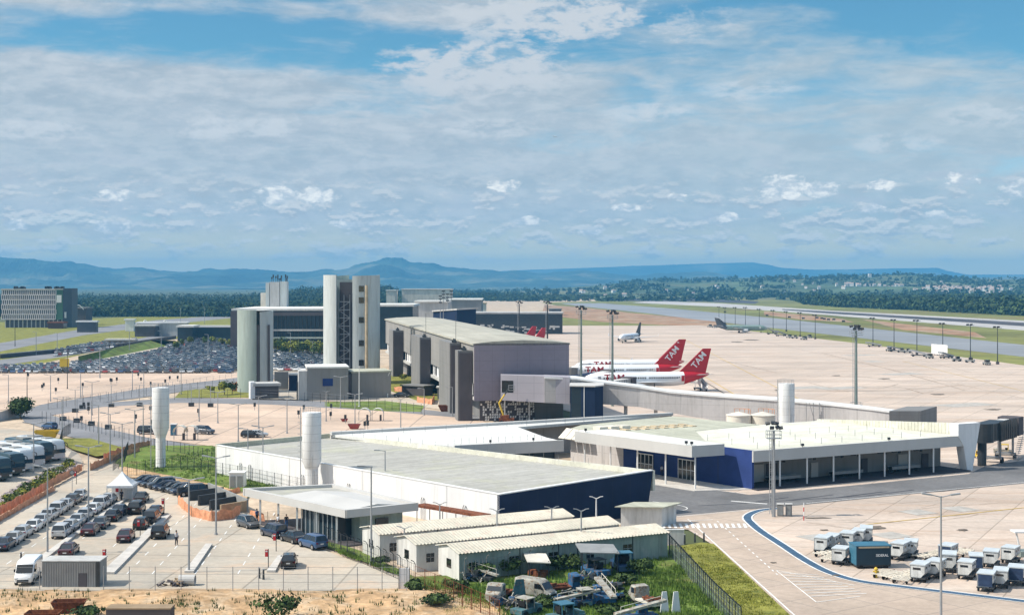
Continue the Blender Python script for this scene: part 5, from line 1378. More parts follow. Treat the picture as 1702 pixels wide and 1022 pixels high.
def make_car(kind, paint, loc, rz, label, group):
    t = thing('parked_car', label, 'car', loc, rz, group)
    mb, g, c = car_shapes(kind)
    mb.build('body', paint, t, smooth=True); g.build('windows', 'glass', t)
    L0, L1 = c['st'][0][0], c['st'][-1][0]; W = c['st'][2][1]
    for s in (-1, 1):
        for y in c['ax']:
            m = MB(); m.cyl((s*(W-.2), y, c['r']), (s*(W+.015), y, c['r']), c['r'], n=14); w = m.build('wheel', 'black_rubber', t)
            m = MB(); m.cyl((s*(W+.012), y, c['r']), (s*(W+.03), y, c['r']), c['r']*.62, n=12); m.build('rim', 'rim', w)
        zt = c['st'][0][3]
        m = MB(); m.cbox((s*W*.72, L0+.06, zt-.16), (.26, .12, .2)); m.build('tail_light', 'lamp_red', t)
        m = MB(); m.cbox((s*W*.66, L1-.14, c['st'][-1][3]-.0), (.3, .16, .14)); m.build('headlight', 'lamp_clear', t)
        m = MB(); m.cbox((s*(W+.06), c['gb'][1]-.25, c['zb']+.08), (.16, .1, .12)); m.build('mirror', paint, t)
    m = MB(); m.cbox((0, L0-.005, c['st'][0][3]-.28), (.42, .03, .13)); m.build('number_plate', 'plate', t)
    m = MB(); m.cbox((0, L0+.06, .36), (1.3, .14, .14)); m.build('bumper', 'black_rubber', t)
    return t
PROTO = {}
def car(kind, paint, p, rz, label, group='cars waiting in the taxi lot', jitter=.03):
    rz += random.uniform(-jitter, jitter)
    key = (kind, paint); loc = (p[0], p[1], .155)
    if key not in PROTO:
        PROTO[key] = make_car(kind, paint, loc, rz, label, group); PROTO[key].scale = (.94, .94, .94); return PROTO[key]
    return dup(PROTO[key], loc, rz, label, group)
def head(fx, fy): return math.atan2(-fx, fy)           # rotation that turns +Y onto (fx, fy)
random.seed(21)
LANE = head(-.07, 1)
kinds = ['sedan', 'hatch', 'sedan', 'sedan', 'hatch', 'suv', 'sedan', 'hatch', 'sedan']
cols = ['car_silver', 'car_silver', 'car_white', 'car_silver', 'car_silver', 'car_silver', 'car_silver', 'car_grey', 'car_silver']
cn_ = {'car_silver': 'silver', 'car_white': 'white', 'car_black': 'black', 'car_navy': 'navy', 'car_grey': 'dark grey', 'car_wine': 'dark wine red', 'car_blue': 'blue', 'car_red': 'red'}
car('sedan', 'car_navy', G(8, 914), LANE, 'dark navy car at the very end of the left queue')
for k in range(9):
    d = 163.5+k*4.15; x = -57.0-.07*(d-160)
    car(kinds[k], cols[k], (x+random.uniform(-.15, .15), d), LANE, '%s %s, %s car of the pale queue beside the orange netting' % (cn_[cols[k]], kinds[k], ORD[k]))
kinds2 = ['suv', 'sedan', 'sedan', 'hatch', 'sedan', 'suv', 'sedan']; cols2 = ['car_silver', 'car_silver', 'car_silver', 'car_silver', 'car_white', 'car_silver', 'car_silver']
for k in range(7):
    d = 167.5+k*4.3; x = -52.9-.07*(d-165)
    car(kinds2[k], cols2[k], (x+random.uniform(-.15, .15), d), LANE, '%s %s, %s car of the pale queue ending at the white tent' % (cn_[cols2[k]], kinds2[k], ORD[k]))
for kind, col, px, py, lab in [
    ('sedan', 'car_wine', 107, 928, 'dark wine red sedan alone behind the grey container office'),
    ('sedan', 'car_wine', 144, 893, 'dark wine red sedan last in the black middle queue'),
    ('sedan', 'car_grey', 162, 882, 'dark grey sedan second from the back of the black middle queue'),
    ('sedan', 'car_black', 182, 869, 'black sedan third from the back of the middle queue'),
    ('sedan', 'car_navy', 194, 860, 'navy sedan at the front of the middle queue by the tent'),
    ('sedan', 'car_black', 230, 838, 'black sedan just right of the tent\'s open side'),
    ('suv', 'car_black', 222, 857, 'black tall car behind the sedan beside the tent'),
    ('sedan', 'car_navy', 254, 862, 'navy sedan at the front of the right queue by the red sign'),
    ('suv', 'car_black', 247, 873, 'black tall car behind the navy sedan in the right queue'),
    ('hatch', 'car_black', 229, 883, 'black hatchback beside the red and white sign post'),
    ('sedan', 'car_wine', 203, 904, 'dark wine red sedan alone in the wide middle lane'),
    ('suv', 'car_black', 261, 898, 'black van like car next to the walking person')]:
    p = G(px, py); car(kind, col, (p.x, p.y+1.6), LANE, lab)
PD = head(-.90, -.44)
cols3 = ['car_black', 'car_navy', 'car_black', 'car_grey', 'car_navy', 'car_black', 'car_grey', 'car_navy', 'car_black']
a_, b_ = G(240, 806), G(318, 825)
for k in range(9):
    p = a_+(b_-a_)*(k/8)
    car(['sedan', 'hatch', 'sedan', 'suv', 'sedan', 'sedan', 'hatch', 'sedan', 'suv'][k], cols3[k], p, PD, '%s car, %s from the tent in the slanted row below the bank' % (cn_[cols3[k]], ORD[k]), 'cars parked slantwise below the grass bank')
for kind, col, px, py, hd, lab in [
    ('hatch', 'car_grey', 410, 880, head(.62, -.78), 'dark grey hatchback passing the orange netting toward the pavilion'),
    ('suv', 'car_navy', 453, 896, head(-.62, .78), 'navy tall car first of three along the pavilion kerb'),
    ('sedan', 'car_black', 485, 905, head(-.62, .78), 'black sedan between two tall cars along the pavilion kerb'),
    ('suv', 'car_blue', 518, 915, head(-.62, .78), 'blue tall car at the rear of the pavilion kerb row'),
    ('hatch', 'car_black', 478, 946, LANE, 'black hatchback alone on the right end of the taxi lot')]:
    p = G(px, py); car(kind, col, (p.x, p.y+1.0), hd, lab)
for kind, col, px, py, hd, lab in [
    ('suv', 'car_black', 246, 722, head(1, -.1), 'black car behind the tall water tower on the beige lot'),
    ('suv', 'car_grey', 340, 722, head(.9, -.4), 'dark grey car alone on the beige lot near the gate'),
    ('hatch', 'car_black', 416, 728, head(1, .05), 'black car in front on the beige lot, left of another'),
    ('sedan', 'car_silver', 428, 727, head(1, .05), 'silver car parked against the black one on the beige lot'),
    ('sedan', 'car_black', 668, 661, head(.9, -.3), 'black car parked at the corner of the lower plant building'),
    ('hatch', 'car_blue', 82, 714, head(-.8, .5), 'blue car on the lane beside the yellow skip')]:
    p = G(px, py); car(kind, col, (p.x, p.y), hd, lab, 'cars on the middle car park')

# the big far car park: every car its own thing up to 300, the rest one mass
def simple_car_mb(mb, s=1.0, m=(0, 1, 2)):
    mb.loft([[Vector((-w, y, .3)), Vector((-w, y, t)), Vector((w, y, t)), Vector((w, y, .3))] for y, w, t in ((-2.1, .72, .85), (-1.9, .84, .98), (.9, .86, .95), (1.8, .8, .78), (2.1, .65, .62))], m[0])
    b = [Vector((-.78, -1.75, .95)), Vector((.78, -1.75, .95)), Vector((.78, 1.05, .95)), Vector((-.78, 1.05, .95))]
    t = [Vector((-.6, -1.2, 1.4)), Vector((.6, -1.2, 1.4)), Vector((.6, .3, 1.4)), Vector((-.6, .3, 1.4))]
    mb.hull(b, t, m[1]); mb.hull(t, [p+Vector((0, 0, .06)) for p in t], m[0])
    for x in (-.8, .8):
        for y in (-1.3, 1.3): mb.cyl((x-.06, y, .31), (x+.06, y, .31), .31, n=8, m=m[2])
FARCOL = ['car_silver', 'car_white', 'car_black', 'car_silver', 'car_grey', 'car_white', 'car_navy', 'car_black', 'car_red', 'car_blue', 'car_silver']
far_mesh = {}
def inside(px, py, poly):
    r = False
    for (x0, y0), (x1, y1) in zip(poly, poly[1:]+poly[:1]):
        if (y0 > py) != (y1 > py) and px < (x1-x0)*(py-y0)/(y1-y0)+x0: r = not r
    return r
lot1 = [(-40, 620.5), (396, 620.5), (396, 572), (350, 563), (292, 572), (250, 588), (180, 600), (90, 608), (-40, 613)]
lot2 = [(455, 618), (540, 618), (540, 592), (455, 580)]
lot3 = [(90, 594), (180, 581), (228, 573), (228, 565), (150, 573), (90, 584)]
spots = []
random.seed(5)
d = 472.0; row = 0
while d < 800:
    x = -260.0
    while x < (-55 if d < 760 else -150):
        px = MIDX+x/d*F; py = HOR+F*EYE/d
        if (inside(px, py, lot1) or inside(px, py, lot2) or inside(px, py, lot3)) and random.random() < .95: spots.append((d, x, row))
        x += 2.55
    d += 5.0 if row % 2 == 0 else 7.0
    row += 1
far_hd = R(18)
mass = MB()
lab_far = 'small car in the packed rows of the far car park'
for i, (d, x, row) in enumerate(spots):
    hd = (0 if row % 2 else math.pi)+far_hd+random.uniform(-.05, .05); c_ = random.choice(FARCOL)
    if i < 296:
        if c_ not in far_mesh:
            mb = MB(); simple_car_mb(mb); o = mb.build('far_car', [c_, 'glass', 'black_rubber']); far_mesh[c_] = o
        else:
            o = far_mesh[c_].copy(); C.objects.link(o)
        o.name = 'parked_car'
        o.location = (x, d, .1); o.rotation_euler = (0, 0, hd)
        tag(o, lab_far, 'car', 'cars in the far car park')
    else:
        mass.M = Matrix.Translation((x, d, .1)) @ Matrix.Rotation(hd, 4, 'Z')
        k = FARCOL.index(c_); simple_car_mb(mass, 1, (k, 11, 12))
mass.M = None
tag(mass.build('distant_parked_cars', FARCOL+['glass', 'black_rubber']), 'mass of cars filling the farthest rows of the far car park', 'cars', kind='stuff')

# ---- coaches
def make_coach(loc, rz, label, paint, group):
    t = thing('coach', label, 'bus', loc, rz, group)
    L, W, H = 12.5, 1.27, 3.45
    def sec(y, w, b, h): return [Vector(p) for p in ((-w*.94, y, b), (-w, y, b+.25), (-w, y, h-.35), (-w*.86, y, h-.05), (-w*.5, y, h), (w*.5, y, h), (w*.86, y, h-.05), (w, y, h-.35), (w, y, b+.25), (w*.94, y, b))]
    mb = MB(); mb.loft([sec(-6.25, 1.15, .5, 3.2), sec(-6.1, W, .38, H-.1), sec(-5.5, W, .35, H), sec(4.6, W, .35, H), sec(5.7, W*.98, .35, H-.1), sec(6.1, W*.92, .38, H-.55), sec(6.28, W*.8, .45, H-1.3)]); mb.build('body', paint, t, smooth=True)
    mb = MB()
    for s in (-1, 1): mb.box(s*W-.015*s-.012, -5.6, 1.75, s*W-.015*s+.03*s, 5.0, 2.85)
    mb.build('side_windows', 'tinted', t)
    mb = MB(); mb.loft([[Vector((-1.1, 6.42, 1.35)), Vector((1.1, 6.42, 1.35)), Vector((1.15, 6.05, 2.95)), Vector((-1.15, 6.05, 2.95))], [Vector((-1.1, 6.2, 1.35)), Vector((1.1, 6.2, 1.35)), Vector((1.15, 5.85, 2.95)), Vector((-1.15, 5.85, 2.95))]]); mb.build('windscreen', 'tinted', t)
    for s in (-1, 1):
        for y in (-3.6, 4.1):
            mb = MB(); mb.cyl((s*(W-.28), y, .5), (s*(W+.02), y, .5), .5, n=14); w = mb.build('wheel', 'black_rubber', t); mb = MB(); mb.cyl((s*(W+.0), y, .5), (s*(W+.04), y, .5), .28, n=10); mb.build('rim', 'rim', w)
        mb = MB(); mb.cbox((s*.85, 6.3, .85), (.4, .15, .25)); mb.build('headlight', 'lamp_clear', t)
        mb = MB(); mb.tube([(s*1.1, 6.0, 3.0), (s*1.3, 6.5, 2.8), (s*1.32, 6.55, 2.2)], .06); mb.build('mirror', 'black_rubber', t)
    mb = MB(); mb.box(-.8, -3, H-.02, .8, -.6, H+.2); mb.box(-.7, 1.5, H-.02, .7, 3.0, H+.12); mb.build('roof_unit', 'cabin_grey', t)
    return t
pr = {}
for k, (px, py, col, lab) in enumerate([(98, 766, 'bus_white', 'white coach farthest back in the row, with a red flash'), (79, 770, 'bus_dark', 'dark coach second from the back in the row'), (64, 777, 'bus_white', 'white coach third from the back in the row'), (46, 784, 'bus_white', 'white coach parked between the row\'s middle coach and a dark one'), (30, 791, 'bus_dark', 'dark coach second nearest of the row by the bank'), (8, 800, 'bus_dark', 'dark coach nearest the camera, cut by the picture edge')]):
    p = G(px, py, .7); f = Vector((.72, -.69)); loc = (p.x-f.x*6.2, p.y-f.y*6.2, .72); rz = head(*f)
    if col in pr: o = dup(pr[col], loc, rz, lab, 'coaches parked side by side')
    else: o = pr[col] = make_coach(loc, rz, lab, col, 'coaches parked side by side')
    if k == 0:
        mb = MB(); mb.box(-1.29, -4.5, 2.9, -1.245, 1.5, 3.1); mb.box(1.245, -4.5, 2.9, 1.29, 1.5, 3.1); mb.build('stripe', 'bus_red', o)

# ---- van by the container office
def make_van(loc, rz, label, cat='van', paint='car_white', group=None, name='van'):
    t = thing(name, label, cat, loc, rz, group)
    mb = MB(); mb.loft([ringsec(.9, -2.7, .4, 2.35), ringsec(.98, -2.6, .35, 2.45), ringsec(.98, .9, .35, 2.45), ringsec(.95, 1.5, .35, 2.2), ringsec(.95, 2.15, .35, 1.3), ringsec(.9, 2.7, .38, 1.05), ringsec(.75, 2.85, .45, .85)]); mb.build('body', paint, t, smooth=True)
    mb = MB(); mb.hull([Vector((-.84, 1.62, 2.12)), Vector((.84, 1.62, 2.12)), Vector((.86, 2.22, 1.36)), Vector((-.86, 2.22, 1.36))], [Vector((-.84, 1.5, 2.1)), Vector((.84, 1.5, 2.1)), Vector((.86, 2.1, 1.3)), Vector((-.86, 2.1, 1.3))]); mb.build('windscreen', 'tinted', t)
    for s in (-1, 1):
        mb = MB(); mb.hull([Vector((s*.96, .5, 1.35)), Vector((s*.96, 1.9, 1.35)), Vector((s*.96, 1.4, 2.0)), Vector((s*.96, .5, 2.0))], [Vector((s*1.0, .5, 1.35)), Vector((s*1.0, 1.9, 1.35)), Vector((s*1.0, 1.4, 2.0)), Vector((s*1.0, .5, 2.0))]); mb.build('side_window', 'tinted', t)
        mb = MB(); mb.cbox((s*.68, 2.8, .82), (.32, .14, .22)); mb.build('headlight', 'lamp_clear', t)
        mb = MB(); mb.cbox((s*1.08, 1.7, 1.5), (.16, .1, .3)); mb.build('mirror', 'black_rubber', t)
        for y in (-1.6, 1.85):
            mb = MB(); mb.cyl((s*.75, y, .36), (s*1.0, y, .36), .36, n=14); w = mb.build('wheel', 'black_rubber', t); mb = MB(); mb.cyl((s*.99, y, .36), (s*1.02, y, .36), .2, n=10); mb.build('rim', 'rim', w)
    mb = MB(); mb.box(-.6, 2.78, .45, .6, 2.9, .72); mb.build('grille', 'black_rubber', t)
    return t
p = G(37, 974); make_van((p.x, p.y+1.8, .155), head(.12, -1), 'white van facing the front fence beside the grey container office').scale = (.92, .92, .92)

# ---- aircraft
def make_plane(name, label, loc, rz, L=36.5, paint='plane_white', tail='plane_red', letters=True, group=None, span=33, fin=1.0, t_tail=False):
    t = thing(name, label, 'aeroplane', loc, rz, group)
    k = L/37.5; r = 2.0*k; zc = 3.55*k
    prof = [(18.75, .05, -.55), (18.5, .42, -.5), (18.0, .85, -.42), (17.0, 1.35, -.25), (15.6, 1.78, -.08), (13.8, 2.0, 0), (0, 2.0, 0), (-8, 2.0, 0), (-11, 1.85, .15), (-14, 1.35, .55), (-16.8, .75, .95), (-18.4, .35, 1.2), (-18.75, .12, 1.25)]
    def ring(y, rr, dz): return [Vector((rr*k*math.cos(a), y*k, zc+dz*k+rr*k*math.sin(a))) for a in [2*math.pi*i/18 for i in range(18)]]
    mb = MB(); mb.loft([ring(*q) for q in prof[:9]]); mb.build('fuselage', paint, t, smooth=True)
    mb = MB(); mb.loft([ring(*q) for q in prof[8:]]); mb.build('tail_cone', tail, t, smooth=True)
    def wing(mb, root, tip, th0, th1):
        # root, tip: (x, y_lead, y_trail, z)
        a = [Vector((root[0], root[1], root[3])), Vector((root[0], (root[1]*.6+root[2]*.4), root[3]+th0)), Vector((root[0], root[2], root[3])), Vector((root[0], (root[1]*.6+root[2]*.4), root[3]-th0*.5))]
        b = [Vector((tip[0], tip[1], tip[3])), Vector((tip[0], (tip[1]*.6+tip[2]*.4), tip[3]+th1)), Vector((tip[0], tip[2], tip[3])), Vector((tip[0], (tip[1]*.6+tip[2]*.4), tip[3]-th1*.5))]
        mb.hull(a, b)
    for s in (-1, 1):
        mb = MB(); wing(mb, (s*1.3*k, 4.6*k, -2.6*k, 2.6*k), (s*span/2*k, -3.4*k, -5.0*k, 3.9*k), .45*k, .1*k); mb.build('wing', 'plane_grey', t)
        mb = MB(); mb.hull([Vector((s*span/2*k, -3.6*k, 3.9*k)), Vector((s*span/2*k, -5.0*k, 3.9*k)), Vector((s*(span/2+.25)*k, -5.6*k, 5.3*k))], [Vector((s*span/2*k-.08, -3.6*k, 3.9*k)), Vector((s*span/2*k-.08, -5.0*k, 3.9*k)), Vector((s*(span/2+.25)*k-.08, -5.6*k, 5.3*k))]); mb.build('winglet', paint, t)
        mb = MB()
        mb.loft([[Vector((s*5.75*k+rr*k*math.cos(a), y*k, 1.75*k+rr*k*math.sin(a))) for a in [2*math.pi*i/14 for i in range(14)]] for y, rr in ((5.6, .95), (5.2, 1.12), (3.6, 1.1), (2.0, .85), (.9, .5))]); e = mb.build('engine', 'plane_grey', t, smooth=True)
        mb = MB(); mb.cyl((s*5.75*k, 5.62*k, 1.75*k), (s*5.75*k, 5.5*k, 1.75*k), .85*k, n=14); mb.build('intake', 'tinted', e)
        zst = 4.6 if not t_tail else 10.3
        mb = MB(); wing(mb, (s*.4*k, -14.2*k, -17.4*k, zst*k), (s*6.2*k, -16.9*k, -18.5*k, (zst+.5)*k), .2*k, .06*k); mb.build('tailplane', 'plane_grey', t)
        mb = MB(); mb.cyl((s*3.8*k, -1.6*k, .55*k), (s*3.6*k, -1.6*k, 2.6*k), .16*k, n=6)
        mb.cyl((s*3.8*k-.45*k, -1.6*k, .55*k), (s*3.8*k-.1*k, -1.6*k, .55*k), .55*k, n=12); mb.cyl((s*3.8*k+.1*k, -1.6*k, .55*k), (s*3.8*k+.45*k, -1.6*k, .55*k), .55*k, n=12); mb.build('main_gear', 'black_rubber', t)
        mb = MB()
        for i in range(34):
            y = 12.2-i*.66
            if -1 < y < -.2: continue
            x = s*(2.0*k*math.cos(R(13))+.012); mb.box(min(x-.03, x+.03), y*k, zc+.20*k, max(x-.02, x+.02), (y+.38)*k, zc+.70*k)
        mb.chunks('window', 'tinted', t, None, 8) if letters else mb.build('window_row', 'tinted', t)
        for y in (13.3, -10.9):
            mb = MB(); x = s*(1.99*k if y > 0 else 1.9*k); mb.box(x-.05, y*k, zc-.6*k, x+.05, (y+.85)*k, zc+1.0*k); mb.build('door', 'plane_grey' if y > 0 else tail, t)
    zf = zc+1.5*k
    f = [(-9.8, zf+.35*k), (-16.9, zf+7.0*k*fin), (-19.3, zf+7.0*k*fin), (-17.6, zf-.2*k)]
    mb = MB(); a = [Vector((-.16*k, y*k, z)) for y, z in f]; b = [Vector((.16*k, y*k, z)) for y, z in f]; mb.hull(a, b); fn = mb.build('fin', tail, t)
    mb = MB(); mb.cyl((0, 14.2*k, .35*k), (0, 14.2*k, 2.0*k), .12*k, n=6)
    for s in (-.18, .18): mb.cyl((s*k-.1*k, 14.2*k, .38*k), (s*k+.1*k, 14.2*k, .38*k), .38*k, n=10)
    mb.build('nose_gear', 'black_rubber', t)
    mb = MB(); mb.loft([[Vector((x*k, y*k, zc+z*k)) for x, y, z in ((-1.25, 16.75, .62), (1.25, 16.75, .62), (1.1, 17.3, .15), (-1.1, 17.3, .15))], [Vector((x*k, y*k, zc+z*k)) for x, y, z in ((-1.0, 16.4, .95), (1.0, 16.4, .95), (1.2, 17.35, .3), (-1.2, 17.35, .3))]]); mb.build('cockpit_window', 'tinted', t)
    if letters:
        for s in (-1, 1):
            o = text_mesh('lettering', 'TAM', 2.5*k, 'plane_red', .05, t, bold=.04)
            o.matrix_local = Matrix.Translation((s*(2.02*k), 9.4*k, zc+.55*k)) @ Matrix.Rotation(R(90)*s, 4, 'Z') @ Matrix.Rotation(R(90), 4, 'X')
            o.scale = (1.15, 1, 1)
            o = text_mesh('fin_lettering', 'TAM', 2.6*k, 'plane_white', .05, fn, bold=.03)
            # the letters climb along the fin
            o.matrix_local = Matrix.Translation((s*(.175*k), -15.7*k, zf+3.7*k)) @ Matrix.Rotation(R(90)*s, 4, 'Z') @ Matrix.Rotation(R(90), 4, 'X') @ Matrix.Rotation(R(50)*-s, 4, 'Z') @ Matrix.Rotation(0 if s > 0 else 0, 4, 'Z')
    return t
NOSE = head(-.985, -.17)
def plane_at_tail(px, py, rz, L):
    p = G(px, py); f = Vector((-math.sin(rz), math.cos(rz))); return (p.x+f.x*L*.52, p.y+f.y*L*.52, .12)
make_plane('airliner', 'white and red airliner nearest the corridor, with a stair at its rear door', plane_at_tail(1183, 650, NOSE, 36.5), NOSE, 36.5, group='red tailed airliners at the terminal')
make_plane('airliner', 'white and red airliner in the middle of three at the terminal', plane_at_tail(1137, 635, NOSE, 36.5), NOSE, 36.5, group='red tailed airliners at the terminal')
make_plane('airliner', 'white and red airliner farthest back of three at the terminal', plane_at_tail(1141, 625, NOSE, 36.5), NOSE, 36.5, group='red tailed airliners at the terminal')
make_plane('airliner', 'red tailed airliner mostly hidden behind the terminal roof', plane_at_tail(892, 588, head(-.7, -.7), 36), head(-.7, -.7), 36, letters=False)
make_plane('airliner', 'second red tailed airliner hidden behind the roof, right of another', plane_at_tail(908, 592, head(-.7, -.7), 36), head(-.7, -.7), 36, letters=False)
p = G(1048, 569); make_plane('jet', 'white jet with a dark tail standing alone on the far apron', (p.x, p.y, .12), head(-.42, -.9), 30, 'plane_white', 'dark_steel', False)
p = G(1232, 553); make_plane('jet', 'grey green jet parked at the far edge of the apron', (p.x, p.y, .12), head(.97, -.25), 31, 'plane_green', 'hotel_dark', False, fin=.8, t_tail=True)
p = at_depth(923, 228, 8500); make_plane('flying_jet', 'tiny jet flying high in the middle of the sky', p, head(.8, -.6), 34, 'plane_grey', 'plane_grey', False)

# passenger stair at the nearest airliner, jet bridges
def stair_truck(loc, rz, label, hgt=3.4, group=None, panel=('white_paint', 1.0)):
    t = thing('passenger_stair', label, 'stair', loc, rz, group)
    mb = MB(); mb.hull([Vector((-.8, -3.4, .6)), Vector((.8, -3.4, .6)), Vector((.8, -3.4, .9)), Vector((-.8, -3.4, .9))], [Vector((-.8, 2.6, hgt-.2)), Vector((.8, 2.6, hgt-.2)), Vector((.8, 2.6, hgt+.1)), Vector((-.8, 2.6, hgt+.1))])
    mb.box(-.8, 2.6, hgt-.2, .8, 4.0, hgt+.0); mb.build('steps', 'pole_grey', t)
    for s in (-1, 1):
        mb = MB(); a = Vector((s*.8, -3.4, .9)); b = Vector((s*.8, 2.6, hgt+.1)); c = Vector((s*.8, 4.0, hgt+.1)); up = Vector((0, 0, panel[1])); e = Vector((s*.05, 0, 0))
        mb.hull([a, b, b+up, a+up], [a+e, b+e, b+up+e, a+up+e]); mb.hull([b, c, c+up, b+up], [b+e, c+e, c+up+e, b+up+e]); mb.build('side_panel', panel[0], t)
    mb = MB(); mb.box(-.9, -3, .45, .9, 3, .75); mb.build('chassis', 'dark_steel', t)
    mb = MB()
    for x in (-.6, .6): mb.cyl((x, 2.2, .6), (x, 3.2, hgt-.2), .08, n=5)
    mb.build('strut', 'steel', t)
    for x in (-.85, .85):
        for y in (-2.2, 2.2): mb = MB(); mb.cyl((x-.12, y, .35), (x+.12, y, .35), .35, n=10); mb.build('wheel', 'black_rubber', t)
p = G(1156, 647); stair_truck((p.x+.6, p.y-6.0, .12), head(-.25, 1), 'white passenger stair at the rear door of the nearest airliner', 3.2)
def jet_bridge(name, label, a, b, z, w=3.0, h=2.9, legs=(.75,), m1='tower_grey', cab=True):
    """tunnel from a to b at floor height z"""
    a = Vector((a[0], a[1], 0)); b = Vector((b[0], b[1], 0)); d = (b-a).normalized(); n = Vector((-d.y, d.x, 0)); L = (b-a).length
    t = thing(name, label, 'jet bridge', a, math.atan2(d.y, d.x), 'jet bridges')
    mb = MB(); mb.box(0, -w/2, z, L*.55, w/2, z+h); mb.build('outer_tunnel', m1, t)
    mb = MB(); mb.box(L*.55, -w*.42, z+.15, L-2.2, w*.42, z+h-.2); mb.build('inner_tunnel', 'fascia_grey', t)
    if cab: mb = MB(); mb.prism([(L-2.2, -w*.6), (L+.6, -w*.6), (L+1.2, 0), (L+.6, w*.6), (L-2.2, w*.6)], z-.1, z+h+.1); mb.build('cab', 'tower_dark', t)
    mb = MB()
    for k in range(int(L/1.6)): mb.box(.4+k*1.6, -w/2-.06, z+.3, .5+k*1.6, -w/2+.01, z+h-.2)
    mb.build('rib', 'dark_steel', t)
    for q in legs:
        mb = MB(); x = L*q
        for s in (-1.2, 1.2): mb.cyl((x, s, .9), (x, s, z), .2, n=8)
        mb.box(x-.5, -1.6, .7, x+.5, 1.6, 1.1); lg = mb.build('support_leg', 'steel', t)
        for s in (-1.5, 1.5): mb = MB(); mb.cyl((x, s-.2, .5), (x, s+.2, .5), .5, n=12); mb.build('wheel', 'black_rubber', lg)
    mb = MB(); mb.cyl((0, 0, 0), (0, 0, z), .7, n=12); mb.cyl((0, 0, z), (0, 0, z+h+.2), w*.62, n=16); mb.build('rotunda', m1, t)
    return t
q0, q1 = G(1022, 650), G(1052, 652)
tt = at_depth(965, 625, 352); jet_bridge('jet_bridge', 'grey jet bridge reaching the nearest red tailed airliner', (tt.x, 352), (at_depth(1046, 640, 380).x, 380), 2.4, h=2.4)
tt = at_depth(955, 615, 385); jet_bridge('jet_bridge', 'grey jet bridge to the middle airliner beside the light mast', (tt.x, 385), (at_depth(1012, 630, 412).x, 412), 2.4, h=2.4, m1='navy')
tt = at_depth(948, 600, 420); jet_bridge('jet_bridge', 'grey jet bridge to the farthest airliner at the terminal corner', (tt.x, 420), (at_depth(975, 615, 440).x, 440), 2.4, h=2.4)
t0 = G(1632, 775); t1 = G(1700, 760)
o = jet_bridge('jet_bridge', 'dark ribbed jet bridge at the right end of the low terminal', (t0.x, t0.y), (t1.x-1.5, t1.y+1.0), 4.0, legs=(.35, .78), m1='dark_steel')
mb = MB()
for k in range(9): mb.box(4.2+k*1.0, -1.9, 3.8, 4.7+k*1.0, -1.5, 7.1)
mb.build('roof_grid', 'dark_steel', o)
mb = MB()
for k in range(12): mb.box(11+k*.28, -2.6, .3+k*.3, 11.5+k*.28, -1.7, .36+k*.3)
mb.tube([(11, -2.6, 1.2), (14.4, -2.6, 4.9)], .05); mb.build('stairs', 'pole_grey', o)

# ---- boom lift at the terminal end wall
p = G(842, 706); t = thing('boom_lift', 'yellow and black boom lift reaching up to the dark opening', 'boom lift', Vector((p.x, p.y, .05)))
mb = MB(); mb.box(-1.6, -1, .55, 1.6, 1, 1.4); mb.box(-1.3, -.9, 1.4, .5, .9, 2.0); mb.build('chassis', 'rust', t)
for x in (-1.1, 1.1):
    for y in (-1, 1): mb = MB(); mb.cyl((x, y-.18, .5), (x, y+.18, .5), .5, n=12); mb.build('wheel', 'black_rubber', t)
mb = MB(); mb.cyl((-.6, 0, 1.8), (-1.6, 0, 4.6), .2, n=8); mb.cyl((-1.6, 0, 4.6), (-.4, 0, 6.4), .17, n=8); mb.build('lower_boom', 'yellow', t)
mb = MB(); mb.cyl((-.4, 0, 6.4), (.7, .0, 8.0), .15, n=8); mb.build('upper_boom', 'dark_steel', t)
mb = MB(); mb.box(.4, -.6, 7.2, 1.7, .6, 7.3)
for x in (.4, 1.7):
    for y in (-.6, .6): mb.cyl((x, y, 7.3), (x, y, 8.3), .05, n=5)
for z in (7.8, 8.3): mb.tube([(.4, -.6, z), (1.7, -.6, z), (1.7, .6, z), (.4, .6, z), (.4, -.6, z)], .04, 5)
mb.build('basket', 'steel', t)

